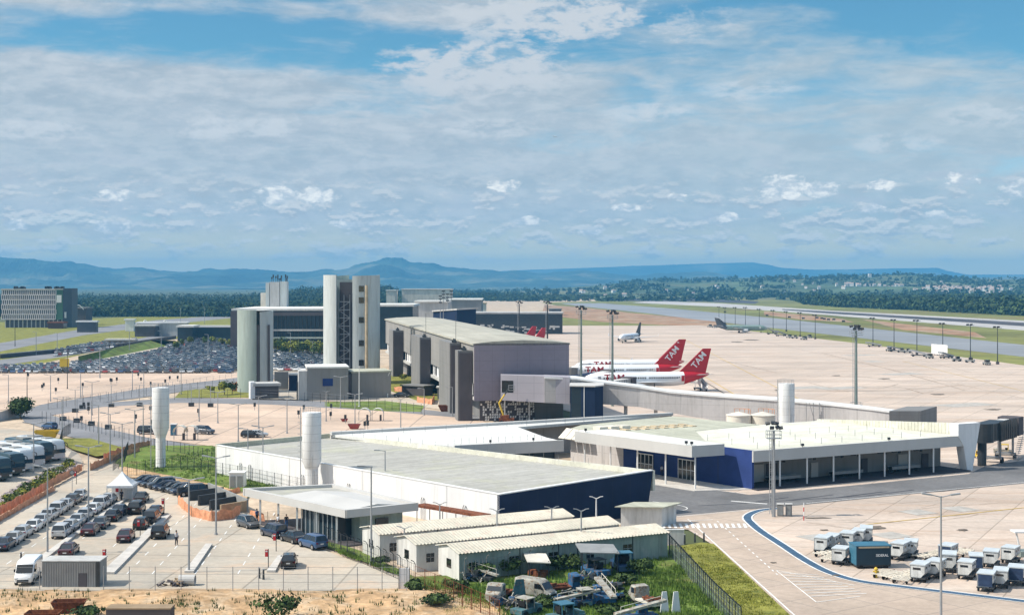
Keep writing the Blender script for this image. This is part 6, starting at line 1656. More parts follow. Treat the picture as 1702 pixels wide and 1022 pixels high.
# ---- baggage carts
def make_cart(loc, rz, label, curtain=False, group='covered baggage carts on the apron'):
    t = thing('baggage_cart', label, 'baggage cart', loc, rz, group)
    mb = MB(); mb.hull([Vector(p) for p in ((-.78, -1.2, .55), (-.78, 1.2, .55), (-.78, 1.2, 1.95), (-.78, -1.2, 1.95))], [Vector(p) for p in ((.35, -1.2, .55), (.35, 1.2, .55), (.35, 1.2, 1.95), (.35, -1.2, 1.95))])
    mb.hull([Vector(p) for p in ((.35, -1.2, .55), (.35, 1.2, .55), (.35, 1.2, 1.95), (.35, -1.2, 1.95))], [Vector(p) for p in ((.78, -1.2, 1.1), (.78, 1.2, 1.1), (.78, 1.2, 1.95), (.78, -1.2, 1.95))]); mb.build('box', 'cart_white', t)
    mb = MB(); mb.box(-.85, -1.27, 1.95, .85, 1.27, 2.06); mb.build('roof', 'cart_roof', t)
    mb = MB(); mb.box(-.85, -1.3, .40, .85, 1.3, .55); mb.box(-.08, -2.2, .42, .08, -1.3, .5); mb.build('chassis', 'dark_steel', t)
    for x in (-.7, .7):
        for y in (-.9, .9): mb = MB(); mb.cyl((x-.09, y, .24), (x+.09, y, .24), .24, n=10); mb.build('wheel', 'black_rubber', t)
    mb = MB()
    if curtain: mb.box(-.70, -1.24, .62, .70, -1.2, 1.9)
    else: mb.box(-.5, -1.23, 1.42, .35, -1.2, 1.66)
    mb.build('curtain' if curtain else 'window_slot', 'cart_navy' if curtain else 'tinted', t)
    mb = MB()
    for y in (-.75, .35): mb.box(.778, y, 1.45, .80, y+.45, 1.72); mb.box(-.80, y, 1.45, -.778, y+.45, 1.72)
    mb.chunks('side_slot', 'tinted', t, None, 8)
    mb = MB()
    for y in (-1.2, 0, 1.2): mb.box(.775, y-.03, .6 if False else 1.1, .80, y+.03, 1.95); mb.box(-.80, y-.03, .55, -.775, y+.03, 1.95)
    mb.chunks('frame_rail', 'cabin_grey', t, None, 8)
    return t
ct = {}
random.seed(9)
for px, py, cu, lab in [
    (1368, 920, 0, 'pale baggage cart leftmost on the apron, slot window facing out'), (1383, 915, 0, 'pale baggage cart coupled behind the leftmost one'), (1410, 912, 0, 'pale baggage cart in the second pair behind the blue crate'), (1428, 908, 0, 'pale baggage cart farthest back near the blue crate'),
    (1398, 938, 0, 'grey baggage cart tucked against the left side of the blue crate'), (1497, 930, 0, 'pale baggage cart just right of the blue crate, lid ajar'), (1514, 925, 0, 'pale baggage cart coupled behind the one right of the crate'),
    (1530, 966, 0, 'pale baggage cart in front of the tall lamp post, slot window out'), (1556, 960, 0, 'pale baggage cart left beside the tall lamp post'), (1578, 950, 0, 'pale baggage cart right behind the tall lamp post'), (1576, 934, 1, 'small dark curtained cart behind the lamp post carts'),
    (1607, 962, 0, 'narrow pale cart left of the navy curtained cart'), (1622, 950, 1, 'navy curtained cart in the middle row at right'), (1648, 942, 0, 'pale roofed cart in the rear row at right'), (1680, 936, 0, 'pale roofed cart rearmost at the right edge'),
    (1640, 982, 1, 'navy fronted cart nearest the blue line'), (1664, 976, 0, 'grey cart coupled behind the navy fronted cart'), (1690, 972, 1, 'navy curtained cart at the right edge of the picture'), (1715, 960, 0, 'pale cart cut by the right edge of the picture'), (1440, 904, 0, 'pale baggage cart hidden at the rear of the second pair')]:
    p = G(px, py); loc = (p.x, p.y, .13); rz = R(-26)+random.uniform(-.2, .2)
    if cu in ct: dup(ct[cu], loc, rz, lab, scale=(random.uniform(.84, .95), random.uniform(.84, 1.02), random.uniform(.84, .95)))
    else: ct[cu] = make_cart(loc, rz, lab, bool(cu)); ct[cu].scale = (.9, .9, .9)
# blue crate with its lettering
a, b = G(1424, 947), G(1481, 946); rz = math.atan2(b.y-a.y, b.x-a.x); W = (b-a).length
t = thing('cargo_crate', 'big dark teal cargo box with white lettering among the carts', 'cargo box', a, rz)
mb = MB(); mb.box(0, 0, .5, W, 2.3, 2.45); mb.build('box', 'crate_blue', t)  # front colour darkened to look shaded
mb = MB(); mb.box(-.06, 0, .5, 0, 2.3, 2.45); mb.build('end_panel', 'crate_blue_side', t)  # lighter copy of the crate colour: sunlight painted on end and roof
mb = MB(); mb.box(-.12, -.08, 2.45, W+.08, 2.38, 2.55); mb.build('roof', 'crate_blue_side', t)
mb = MB(); mb.box(.2, -.05, 2.28, W-.2, 0, 2.45); mb.build('top_rail', 'sand_tile', t)
mb = MB(); mb.box(0, .1, .32, W, 2.5, .5); mb.box(-.9, 1.2, .36, 0, 1.35, .46); mb.build('chassis', 'dark_steel', t)
for x in (.5, W-.5):
    for y in (.2, 2.3): mb = MB(); mb.cyl((x, y-.1, .25), (x, y+.1, .25), .25, n=10); mb.build('wheel', 'black_rubber', t)
o = text_mesh('lettering', 'SIDERAL', .36, 'white_paint', .02, t, .010); o.location = (W*.74, -.02, 1.5); o.rotation_euler = (R(90), 0, 0)
# empty dollies
def make_dolly(loc, rz, label):
    t = thing('dolly', label, 'dolly', loc, rz, 'empty cargo dollies')
    mb = MB()
    for y in (-1.4, -.7, 0, .7, 1.4): mb.box(-.8, y-.06, .42, .8, y+.06, .52)
    for x in (-.8, 0, .8): mb.box(x-.05, -1.5, .36, x+.05, 1.5, .44)
    mb.build('deck_frame', 'tank_cream', t)
    mb = MB(); mb.cyl((0, 1.5, .4), (0, 2.7, .3), .05, n=5); mb.build('tow_bar', 'rust', t)
    for x in (-.65, .65):
        for y in (-1, 1): mb = MB(); mb.cyl((x-.08, y, .2), (x+.08, y, .2), .2, n=10); mb.build('wheel', 'black_rubber', t)
    return t
dl_ = None
for px, py, a, lab in [(1540, 930, .3, 'empty dolly right behind the pale carts'), (1558, 926, .5, 'empty dolly third from the blue crate'), (1580, 921, .2, 'empty dolly beside the lamp post, farther back'), (1598, 924, .6, 'empty dolly at the right end of the rear line'),
                       (1470, 960, .8, 'empty dolly near the blue line, left end'), (1487, 964, .4, 'empty dolly behind the yellow hydrant'), (1500, 968, 1.1, 'empty dolly between hydrant and pale carts'), (1512, 960, .2, 'empty dolly touching the pale carts by the lamp post'), (1382, 934, .9, 'empty dolly left of the blue crate'), (1374, 926, .4, 'empty dolly in front of the leftmost carts')]:
    p = G(px, py); loc = (p.x, p.y, .13); rz = R(-60)+a*.5
    dl_ = make_dolly(loc, rz, lab) if dl_ is None else dl_; 
    if dl_['label'] != lab: dup(dl_, loc, rz, lab)
p = G(1456, 961); t = thing('hydrant', 'yellow hydrant standing in front of the teal cargo box', 'hydrant', Vector((p.x, p.y, .13)))
mb = MB(); mb.lathe([(.2, 0), (.13, .1), (.13, .7), (.2, .78), (.2, .9), (.05, 1.05)], 12); mb.build('body', 'yellow', t)
mb = MB(); mb.cyl((-.3, 0, .6), (.3, 0, .6), .08, n=8); mb.build('outlet', 'yellow', t)

# ---- worn out ground vehicles in the scrap yard
def wheels(t, xs, ys, r=.4, w=.25):
    for x in xs:
        for y in ys: mb = MB(); mb.cyl((x-w/2, y, r), (x+w/2, y, r), r, n=12); mb.build('wheel', 'black_rubber', t)
def tractor(px, py, rz, label, paint, roof='scrap_pale', s=1.0):
    p = G(px, py); t = thing('baggage_tractor', label, 'tractor', Vector((p.x, p.y, .16)), rz, 'worn out airport vehicles')
    mb = MB(); mb.box(-.9, -1.9, .4, .9, 1.9, 1.0); mb.prism([(-.85, .5), (.85, .5), (.7, 1.95), (-.7, 1.95)], 1.0, [1.45, 1.45, 1.15, 1.15]); mb.build('body', paint, t, bevel=.05)
    mb = MB()
    for x in (-.82, .82):
        for y in (-.9, .45): mb.cyl((x, y, 1.0), (x*.94, y, 2.05), .06, n=5)
    mb.box(-.9, -1.0, 2.05, .9, .6, 2.15); mb.build('cab_frame', roof, t)
    mb = MB(); mb.hull([Vector((-.76, .46, 1.45)), Vector((.76, .46, 1.45)), Vector((.74, .44, 2.03)), Vector((-.74, .44, 2.03))], [Vector((-.76, .49, 1.45)), Vector((.76, .49, 1.45)), Vector((.74, .47, 2.03)), Vector((-.74, .47, 2.03))]); mb.build('windscreen', 'glass', t)
    mb = MB(); mb.box(-.5, -.8, 1.0, .5, -.3, 1.4); mb.box(-.5, -.95, 1.2, .5, -.8, 1.8); mb.build('seat', 'black_rubber', t)
    wheels(t, (-.85, .85), (-1.2, 1.25), .42); s *= .78; t.scale = (s, s, s)
    return t
def loader(px, py, rz, label, paint, s=1.0):
    p = G(px, py); t = thing('belt_loader', label, 'belt loader', Vector((p.x, p.y, .16)), rz, 'worn out airport vehicles')
    mb = MB(); mb.box(-.9, -2.4, .45, .9, 2.4, .95); mb.build('chassis', paint, t)
    mb = MB(); mb.hull([Vector((-.1, -3.2, 1.1)), Vector((.75, -3.2, 1.1)), Vector((.75, -3.2, 1.4)), Vector((-.1, -3.2, 1.4))], [Vector((-.1, 3.6, 2.3)), Vector((.75, 3.6, 2.3)), Vector((.75, 3.6, 2.6)), Vector((-.1, 3.6, 2.6))]); mb.build('belt', 'scrap_pale', t)
    mb = MB(); mb.box(-.95, .2, .95, -.2, 1.5, 1.9); mb.box(-.95, .1, 1.9, -.15, 1.7, 2.0); mb.build('cab', paint, t)
    mb = MB()
    for y in (-2.6, -1, 1, 3): mb.cyl((.75, y, 1.2+.17*(y+3.2)), (.75, y, 2.1+.17*(y+3.2)), .04, n=5)
    mb.tube([(.75, -2.6, 2.2), (.75, 3, 3.15)], .04, 5); mb.build('hand_rail', 'tank_cream', t)
    wheels(t, (-.8, .8), (-1.5, 1.5), .42); s *= .72; t.scale = (s, s, s)
def truck(px, py, rz, label, cabm, bedm, L=5.5, rust=False):
    p = G(px, py); t = thing('old_truck', label, 'truck', Vector((p.x, p.y, .16)), rz, 'worn out airport vehicles')
    mb = MB(); mb.loft([ringsec(.95, L/2-1.9, .5, 2.2), ringsec(.98, L/2-.9, .5, 2.3), ringsec(.95, L/2-.3, .5, 1.5), ringsec(.85, L/2+.2, .55, 1.2)]); mb.build('cab', cabm, t)
    mb = MB(); mb.hull([Vector((-.82, L/2-.78, 2.12)), Vector((.82, L/2-.78, 2.12)), Vector((.84, L/2-.28, 1.55)), Vector((-.84, L/2-.28, 1.55))], [Vector((-.82, L/2-.9, 2.12)), Vector((.82, L/2-.9, 2.12)), Vector((.84, L/2-.4, 1.5)), Vector((-.84, L/2-.4, 1.5))]); mb.box(-1.0, L/2-1.7, 1.45, 1.0, L/2-1.0, 2.05); mb.build('windscreen', 'glass', t)
    mb = MB(); mb.box(-1.05, -L/2, .75, 1.05, L/2-2.0, .95); mb.box(-.5, -L/2, .5, .5, L/2-1.9, .75); mb.build('flatbed', bedm, t)
    mb = MB(); rr = random.Random(px)
    for k in range(9):
        mb.M = Matrix.Translation((rr.uniform(-.7, .7), rr.uniform(-L/2+.5, L/2-2.6), 1.15)) @ Matrix.Rotation(rr.uniform(0, 3), 4, 'Z') @ Matrix.Rotation(rr.uniform(-.3, .3), 4, 'X'); mb.box(-.5, -.12, -.12, .5, .12, rr.uniform(0, .25))
    mb.M = None; mb.build('load', 'rust', t)
    wheels(t, (-.85, .85), (-L/2+1, L/2-.9), .42); t.scale = (.8, .8, .8)
tr = random.Random(12)
p = G(890, 998); make_van((p.x, p.y+1, .16), R(-125), 'battered white panel van in the scrap yard grass', 'van', 'scrap_pale', 'worn out airport vehicles', 'old_van').scale = (.72, .72, .72)
truck(930, 988, R(-75), 'rusty flatbed truck beside the battered white van', 'scrap_blue', 'rust', 6.5)
truck(830, 1000, R(160), 'pale truck cab with empty window frames behind the mesh fence', 'scrap_pale', 'rust', 4.6)
truck(1072, 1010, R(25), 'pale open pickup wreck on the grass by the dense fence', 'scrap_pale', 'tank_cream', 5.0)
tractor(975, 1010, R(-70), 'blue tractor with pale roof at the lower middle of the scrap yard', 'scrap_blue')
tractor(990, 960, R(30), 'dark blue tractor under the ragged canopy near the green wall', 'scrap_blue', 'dark_steel', 1.1)
tractor(875, 1025, R(-40), 'teal tractor at the lower left of the scrap yard', 'scrap_teal')
tractor(1035, 952, R(10), 'bright blue tractor with flat pale blue roof by the long hut', 'car_blue', 'crate_blue_side', 1.25)
tractor(940, 1038, R(-60), 'pale blue roofed tractor cut by the lower edge', 'scrap_teal', 'crate_blue_side', 1.1)
loader(1003, 1003, R(15), 'dark blue belt loader standing in tall grass', 'scrap_blue')
loader(955, 1012, R(-80), 'pale belt loader with yellow rails in the scrap yard', 'scrap_teal', .9)
loader(1060, 1036, R(-70), 'blue belt loader at the lower edge beside the pickup wreck', 'scrap_blue')
loader(800, 968, R(60), 'collapsed belt loader among weeds left of the huts', 'dark_steel', .8)
# lean-to shed and ragged canopy
for px0, px1, py, lab, rm, zt in ((880, 912, 965, 'small lean to roof of weathered sheets in the scrap yard', 'tank_cream', 1.9), (968, 1026, 962, 'ragged flat canopy on thin posts full of scrap', 'cabin_grey', 2.7)):
    a, b = G(px0, py), G(px1, py); t = thing('lean_to', lab, 'shed', a)
    W = (b-a).length; mb = MB(); mb.hull([Vector((-.2, -.3, zt)), Vector((W+.2, -.3, zt-.1)), Vector((W+.2, -.3, zt)), Vector((-.2, -.3, zt+.1))], [Vector((-.6, 3.0, zt+.3)), Vector((W-.2, 3.0, zt+.2)), Vector((W-.2, 3.0, zt+.3)), Vector((-.6, 3.0, zt+.4))]); mb.build('roof', rm, t)
    for x in (0, W):
        for y in (0, 2.7): mb = MB(); mb.cyl((x, y, 0), (x, y, zt+.1), .06, n=5); mb.build('post', 'dark_steel', t)
    mb = MB()
    for k in range(14): mb.M = Matrix.Translation((tr.uniform(.2, W-.2), tr.uniform(.3, 2.6), .35)) @ Matrix.Rotation(tr.uniform(0, 3), 4, 'Z'); mb.box(-.35, -.2, -.3, .35, .2, tr.uniform(.0, .6))
    mb.M = None; mb.build('stored_scrap', 'scrap_teal' if px0 > 900 else 'rust', t)
for px, py, m, lab in ((862, 1000, 'scrap_teal', 'grey teal sheet panel leaning upright by the pale truck cab'), (1105, 1022, 'white_paint', 'white tail shaped panel upright near the dense fence'), (1124, 1022, 'white_paint', 'white tail shaped panel upright closest to the dense fence')):
    p = G(px, py); t = thing('leaning_scrap', lab, 'scrap', Vector((p.x, p.y, .16)), R(20))
    mb = MB(); w = 1.6 if m == 'scrap_teal' else .9
    mb.hull([Vector((-w/2, 0, 0)), Vector((w/2, 0, 0)), Vector((w*.4, .3, 1.9)), Vector((-w*.1, .3, 1.9))], [Vector((-w/2, .1, 0)), Vector((w/2, .1, 0)), Vector((w*.4, .4, 1.9)), Vector((-w*.1, .4, 1.9))]); mb.build('sheet', m, t)
    mb = MB(); mb.cyl((0, .8, 0), (0, .3, 1.4), .05, n=5); mb.build('prop', 'dark_steel', t)
# ------------------------------------------------------------------ masts, lamps, fences, nets, plants, people
def lamp(px, pyb, h, label, style='double', mat_='pole_grey', group='street lamps', rz=0.0, z=.1, d=None, r=.09):
    p = G(px, pyb, z) if d is None else at_depth(px, pyb, d)
    t = thing('street_lamp', label, 'street lamp', p, rz, group)
    mb = MB(); mb.cyl((0, 0, 0), (0, 0, h), r*1.25, r*.7, 8, 0); mb.cyl((0, 0, 0), (0, 0, .25), r*2.2, r*2.0, 8); mb.build('pole', mat_, t)
    if style in ('double', 'tee'):
        hk = 1 if h > 6.5 else .5
        for s in (-1, 1):
            mb = MB(); mb.tube([(0, 0, h-.1), (s*.9*hk, 0, h+.12)], r*.55, 5); mb.build('arm', mat_, t)
            mb = MB(); mb.M = Matrix.Translation((s*1.25*hk, 0, h+.16)) @ Matrix.Scale(hk, 4) @ Matrix.Rotation(-s*R(8), 4, 'Y'); mb.box(-.42, -.16, -.06, .42, .16, .07); mb.M = None; mb.build('lamp_head', mat_, t)
    elif style == 'single':
        mb = MB(); mb.tube([(0, 0, h-.05), (-.9, 0, h+.08)], r*.6, 5); mb.build('arm', mat_, t)
        mb = MB(); mb.box(-1.5, -.15, h+.0, -.75, .15, h+.14); mb.build('lamp_head', mat_, t)
    else:
        mb = MB(); mb.box(-.25, -.25, h, .25, .25, h+.12); mb.build('lamp_head', mat_, t)
    return t
LP = [  # column, foot row, height, style, what is beside it
 (79, 921, 9.6, 'double', 'tall thin lamp post rising beside the two pale taxi queues'), (147, 868, 9.4, 'double', 'lamp post on the kerb island left of the white tent'), (314, 951, 9.6, 'double', 'tall lamp post at the end of the long kerb island near the fence'),
 (359, 889, 9.2, 'double', 'lamp post with a sign box on the kerb island below the black walls'), (617, 938, 10.4, 'single', 'lamp post with one long arm between pavilion and first hut'), (437, 806, 8.6, 'double', 'lamp post on the grass in front of the long white wall'),
 (412, 792, 7.4, 'single', 'short lamp post close against the left of the white wall'), (640, 834, 7.0, 'single', 'short lamp post against the white wall behind the canopy'), (1564, 1036, 11.2, 'tee', 'slim lamp post standing among the baggage carts'),
 (1026, 858, 4.8, 'single', 'white short lamp against the navy wall'), (991, 873, 3.4, 'double', 'tiny double lamp behind the hut roofs, before the navy wall'), (731, 897, 4.2, 'double', 'small double lamp beside the brown passage roof'), (826, 920, 4.8, 'double', 'small double lamp between the back and middle hut roofs'), (917, 912, 4.6, 'double', 'small double lamp between the middle and nearest hut roofs'), (966, 935, 5.6, 'double', 'small double lamp in front of the nearest hut'), (672, 940, 4.0, 'double', 'small double lamp at the gable of the middle hut'),
 (56, 792, 8.2, 'double', 'lamp post standing between the parked coaches'), (103, 734, 8.0, 'double', 'lamp post beside the lane behind the yellow skip'), (164, 741, 7.5, 'single', 'lamp post on the pale slope beside the lane'), (183, 770, 8.2, 'double', 'lamp post at the orange netting on the slope'), (203, 792, 8.2, 'double', 'lamp post behind the white tent roof'), (224, 764, 8.4, 'double', 'lamp post left of the tall water tower'), (238, 744, 7.8, 'single', 'thin lamp post just left of the tall water tower'),
 (14, 668, 6.8, 'single', 'lamp post on the first beige lot by the left edge'), (45, 666, 7.2, 'plain', 'dark lamp post rising above the round tree'), (84, 667, 6.6, 'double', 'lamp post on the first beige lot right of the round tree'), (112, 646, 9.5, 'plain', 'dark tall lamp post under the yellow board'), (134, 660, 6.4, 'single', 'lamp post at the middle of the first beige lot'), (153, 690, 7.5, 'double', 'lamp post where the two roads meet'), (166, 628, 9.0, 'double', 'tall lamp post at the front row of far cars'), (220, 650, 6.6, 'double', 'lamp post between road and beige lot'), (239, 660, 6.4, 'single', 'lamp post left above the tall water tower'), (301, 655, 6.8, 'double', 'lamp post right of the tall water tower\'s top'), (331, 700, 7.0, 'double', 'lamp post on the second beige lot, left part'), (362, 703, 6.6, 'double', 'lamp post on the second beige lot, second from left'), (396, 734, 7.0, 'double', 'lamp post behind the corner of the white wall'), (430, 712, 6.6, 'double', 'lamp post on the second beige lot behind the parked pair'), (477, 720, 6.8, 'double', 'lamp post just left of the shorter water tower'), (542, 700, 6.4, 'double', 'lamp post right of the shorter water tower'), (566, 678, 7.4, 'double', 'lamp post before the blue windowed plant building'), (597, 676, 9.6, 'plain', 'white lamp post before the lower plant building'), (590, 712, 7.0, 'double', 'lamp post beside the red skip on the beige lot'), (666, 716, 6.4, 'double', 'lamp post at the right end of the second beige lot'), (705, 690, 6.0, 'single', 'lamp post near the kiosk and stair towers'), (752, 692, 6.6, 'single', 'lamp post at the foot of the dark stair tower'),
 (483, 590, 9.2, 'single', 'lamp post before the dark old terminal'), (520, 592, 6.0, 'single', 'short lamp post before the old terminal, near the tall tower'), (215, 585, 9.0, 'single', 'lamp post on the embankment road far left'), (268, 585, 9.0, 'single', 'lamp post near the dark pavilions'), (346, 596, 9.5, 'single', 'lamp post in the far rows of parked cars'), (60, 590, 9.5, 'single', 'lamp post along the far left road'), (25, 575, 11, 'plain', 'dark post by the hotel lawn'), (95, 590, 9.0, 'single', 'lamp post between hotel and far road'), (300, 540, 12, 'single', 'far lamp post by the wooded hill, left'), (340, 538, 12, 'single', 'far lamp post by the wooded hill, right')]
for i, (px, py, h, st, lab) in enumerate(LP):
    lamp(px, py, h, lab, st, 'white_paint' if px in (1026, 991, 597) else ('dark_steel' if st == 'plain' else 'pole_grey'), rz=random.uniform(-.15, .15), r=.10 if py > 640 else .14)

def apron_mast(px, pyb, pyt, label, i):
    p = G(px, pyb); h = (pyb-pyt)/((pyb-HOR)/EYE)
    t = thing('apron_light', label, 'light mast', p, 0, 'light poles along the apron edge')
    mb = MB(); mb.cyl((0, 0, 0), (0, 0, h), .2, .11, 8); mb.build('pole', 'dark_steel', t)
    mb = MB(); mb.box(-1.5, -.1, h, 1.5, .1, h+.15); mb.build('crossbar', 'dark_steel', t)
    for x in (-1.2, .2):
        mb = MB(); mb.M = Matrix.Translation((x, -.2, h+.35)) @ Matrix.Rotation(R(-30), 4, 'X'); mb.box(-.5, -.45, -.12, .5, .45, .12); mb.M = None; mb.build('lamp_head', 'dark_steel', t)
    mb = MB(); mb.box(-.5, -.4, 0, .5, .4, 1.1); mb.build('cabinet', 'tower_dark', t)
AP = [(1195, 536, 511), (1205, 538, 512), (1222, 543, 512), (1239, 546, 512), (1262, 547, 515), (1285, 553, 517), (1307, 551, 519), (1330, 560, 521), (1355, 564, 525), (1451, 575, 530), (1486, 582, 533), (1524, 590, 534), (1567, 592, 539), (1613, 598, 541), (1658, 606, 545)]
for i, (px, b, tp_) in enumerate(AP):
    nm = ['leftmost and farthest', 'second from the far left end', 'third from the far left end', 'behind the grey green jet', 'at the nose of the grey green jet', 'before the white stair panels', 'right of the white stair panels', 'left of two before the gap', 'last before the tall green mast', 'first right of the tall green mast', 'second right of the tall green mast', 'above the small stair truck', 'behind the big white board', 'second from the right end', 'nearest, at the right end'][i]
    apron_mast(px, b, tp_, 'dark apron light pole, %s of the long row' % nm, i)
def flood_mast(px, pyb, pyt, label, matn='mast_green', d=None, plat=True, s=1.0):
    p = G(px, pyb) if d is None else Vector((at_depth(px, pyb, d).x, d, 0)); h = EYE-(pyt-HOR)/F*p.y
    t = thing('flood_mast', label, 'light mast', Vector((p.x, p.y, 0)), 0, 'tall floodlight masts')
    mb = MB(); mb.cyl((0, 0, 0), (0, 0, h-1.2), .34*s, .22*s, 12); mb.build('pole', matn, t)
    mb = MB(); mb.tube([(-.75*s, -.1, .5), (-.75*s, -.1, h-1.2)], .04, 5); mb.tube([(-.4*s, -.1, .5), (-.4*s, -.1, h-1.2)], .04, 5); z = .8
    while z < h-1.2: mb.cyl((-.75*s, -.1, z), (-.4*s, -.1, z), .03, n=4); z += .45
    for k in range(int((h-4)/1.0)):
        z = 3+k*1.0; mb.tube([(-.75*s, -.1, z), (-.8*s, -.55*s, z), (-.35*s, -.55*s, z), (-.4*s, -.1, z)], .025, 4)
    mb.build('ladder', 'pole_grey', t)
    def platform(z, w):
        mb = MB(); mb.box(-w, -w*.6, z, w, w*.6, z+.08)
        for x in (-w, 0, w):
            for y in (-w*.6, w*.6): mb.cyl((x, y, z), (x, y, z+1.0), .035, n=4)
        for zz in (.5, 1.0): mb.tube([(-w, -w*.6, z+zz), (w, -w*.6, z+zz), (w, w*.6, z+zz), (-w, w*.6, z+zz), (-w, -w*.6, z+zz)], .035, 4)
        mb.build('platform', 'pole_grey', t)
    platform(h-2.2, 1.25*s)
    if plat: platform(h*.18, 1.1*s)
    for k, x in enumerate((-.9, -.3, .3, .9, .0, .6)):
        mb = MB(); mb.M = Matrix.Translation((x*s*1.3, (-.5 if k < 4 else .4)*s, h-.25-(.55 if k % 2 else 0))) @ Matrix.Rotation(R(-35 if k < 4 else 40), 4, 'X') @ Matrix.Rotation(R(20*(k % 3-1)), 4, 'Z'); mb.box(-.36*s, -.3*s, -.12, .36*s, .3*s, .14); mb.M = None; mb.build('floodlight', 'dark_steel', t)
flood_mast(1286, 860, 700, 'steel floodlight mast at the road bend before the blue corner', 'pole_grey', plat=False, s=.72)
flood_mast(1423, 690, 540, 'green floodlight mast standing on the open apron', d=300)
flood_mast(1018, 650, 515, 'floodlight mast before the nearest red tailed airliner', d=345)
flood_mast(966, 640, 508, 'floodlight mast right beside the terminal\'s end wall', d=375)
flood_mast(910, 600, 500, 'dark floodlight mast behind the terminal roof, middle', 'dark_steel', d=520, plat=False)
flood_mast(863, 600, 500, 'dark floodlight mast behind the terminal roof, left', 'dark_steel', d=600, plat=False)
for k, (px, pt) in enumerate(((732, 492), (737, 484), (744, 489), (750, 484))):
    p = at_depth(px, 530, 620); h = EYE-(pt-HOR)/F*620
    t = thing('roof_mast', 'slim signal mast above the terminal roof, %s of four' % ORD[k], 'mast', Vector((p.x, 620, 0)), 0, 'slim masts above the roof')
    mb = MB(); mb.cyl((0, 0, 0), (0, 0, h), .2, .14, 6); mb.build('pole', 'pole_grey', t)
    mb = MB()
    for z in (0, -1.4, -2.8): mb.box(-.7, -.3, h+z-.25, .7, .3, h+z+.25)
    mb.build('lamp_cluster', 'dark_steel', t)
# electrical cabinets under the near mast, red pole
p = G(1302, 858)
for k, (px, lab) in enumerate(((1297, 'grey cabinet close to the foot of the near floodlight mast'), (1311, 'grey cabinet right of its twin at the near floodlight mast'))):
    p = G(px, 858); t = thing('electric_cabinet', lab, 'cabinet', Vector((p.x, p.y, .13)), R(-10))
    mb = MB(); mb.box(-.4, -.35, 0, .4, .35, 1.45); mb.build('body', 'tower_grey', t, bevel=.02)
    mb = MB(); mb.box(-.46, -.42, 1.45, .46, .42, 1.53); mb.build('roof', 'fascia_grey', t)
    mb = MB(); mb.box(-.32, -.37, .1, .32, -.35, 1.35); mb.build('door', 'cabin_grey', t)
p = G(1336, 866); t = thing('marker_pole', 'red and white marker pole right of the grey cabinets', 'pole', Vector((p.x, p.y, .13)))
for k in range(4): mb = MB(); mb.cyl((0, 0, k*.55), (0, 0, k*.55+.55), .06, n=8); mb.build('red_band' if k % 2 == 0 else 'white_band', 'sign_red' if k % 2 == 0 else 'white_paint', t)

# ---- fences
def fence(name, pts, h, gap, label, style='wire', z=.12, post='pole_grey', wire='pole_grey', r=.045, rails=None):
    P = [G(q[0], q[1], z) for q in pts]; t = thing(name, label, 'fence', P[0]); org = P[0]
    pm = MB(); pm.cyl((0, 0, 0), (0, 0, h), r, n=6)
    if style == 'curved': pm.tube([(0, 0, h), (0, -.18, h+.25), (0, -.45, h+.38)], r*.9, 5)
    first = None; n = 0
    for a, b in zip(P, P[1:]):
        L = (b-a).length; k = max(1, int(L/gap)); d = (b-a).normalized(); ang = math.atan2(d.y, d.x)
        for i in range(k+(1 if b is P[-1] else 0)):
            q = a+(b-a)*(i/k)
            if n >= 100: break
            if first is None: first = pm.build('post', post, t); o = first
            else: o = first.copy(); C.objects.link(o); o.parent = t
            o.location = q-org; o.rotation_euler = (0, 0, ang); n += 1
    mb = MB(); rr = rails or [.08, h*.35, h*.68, h-.05]
    for a, b in zip(P, P[1:]):
        for zz in rr: mb.cyl(a+Vector((0, 0, zz)), b+Vector((0, 0, zz)), .016 if style != 'dense' else .022, n=4)
        if style in ('mesh', 'dense', 'curved'):
            L = (b-a).length; s = .42 if style != 'dense' else .28; k = int(L/s)
            for i in range(k): q = a+(b-a)*(i/k); mb.cyl(q+Vector((0, 0, .05)), q+Vector((0, 0, h-.05)), .012 if style == 'mesh' else .018, n=3)
    mb.build('wire_mesh', wire, t, org)
    return t
fence('chain_link_fence', [(-30, 979), (66, 979)], 2.2, 3.0, 'chain link fence stretch left of the grey container office', z=.3)
fence('chain_link_fence', [(172, 980), (430, 981), (676, 981)], 2.3, 2.35, 'long chain link fence on thin posts along the front of the taxi lot', z=.3)
p = G(672, 981); t = thing('fence_wall', 'white end panel closing the front fence', 'wall', p); mb = MB(); mb.box(-.5, -.05, 0, .5, .05, 2.2); mb.build('panel', 'white_wall', t); mb = MB(); mb.box(-.56, -.08, 0, -.5, .08, 2.35); mb.box(.5, -.08, 0, .56, .08, 2.35); mb.build('post', 'dark_steel', t)
fence('wire_fence', [(545, 912), (600, 935), (690, 975)], 2.3, 1.6, 'dark wire fence curving past the hut gables', 'curved', post='dark_steel', wire='dark_steel')
fence('wire_fence', [(690, 978), (740, 1000), (830, 1040)], 2.3, 1.7, 'rusty mesh fence along the left side of the scrap yard', 'mesh', post='rust', wire='rust')
fence('dense_fence', [(1113, 922), (1150, 965), (1190, 1010), (1232, 1052)], 2.2, .95, 'dense green black security fence with bent tops beside the dry grass', 'curved', post='dark_steel', wire='mast_green', r=.05)
fence('concrete_post_fence', [(772, 968), (880, 953), (990, 938), (1112, 920)], 2.2, 2.3, 'fence of bent posts along the green wall of the nearest hut', 'curved', post='tower_grey', wire='tower_grey', r=.05, rails=[1.0, 1.6, 2.1])
fence('garden_fence', [(212, 792), (300, 778), (420, 800), (520, 822)], 2.0, 1.9, 'dark fence across the grass bank below the tall water tower', 'mesh', z=.5, post='dark_steel', wire='dark_steel')
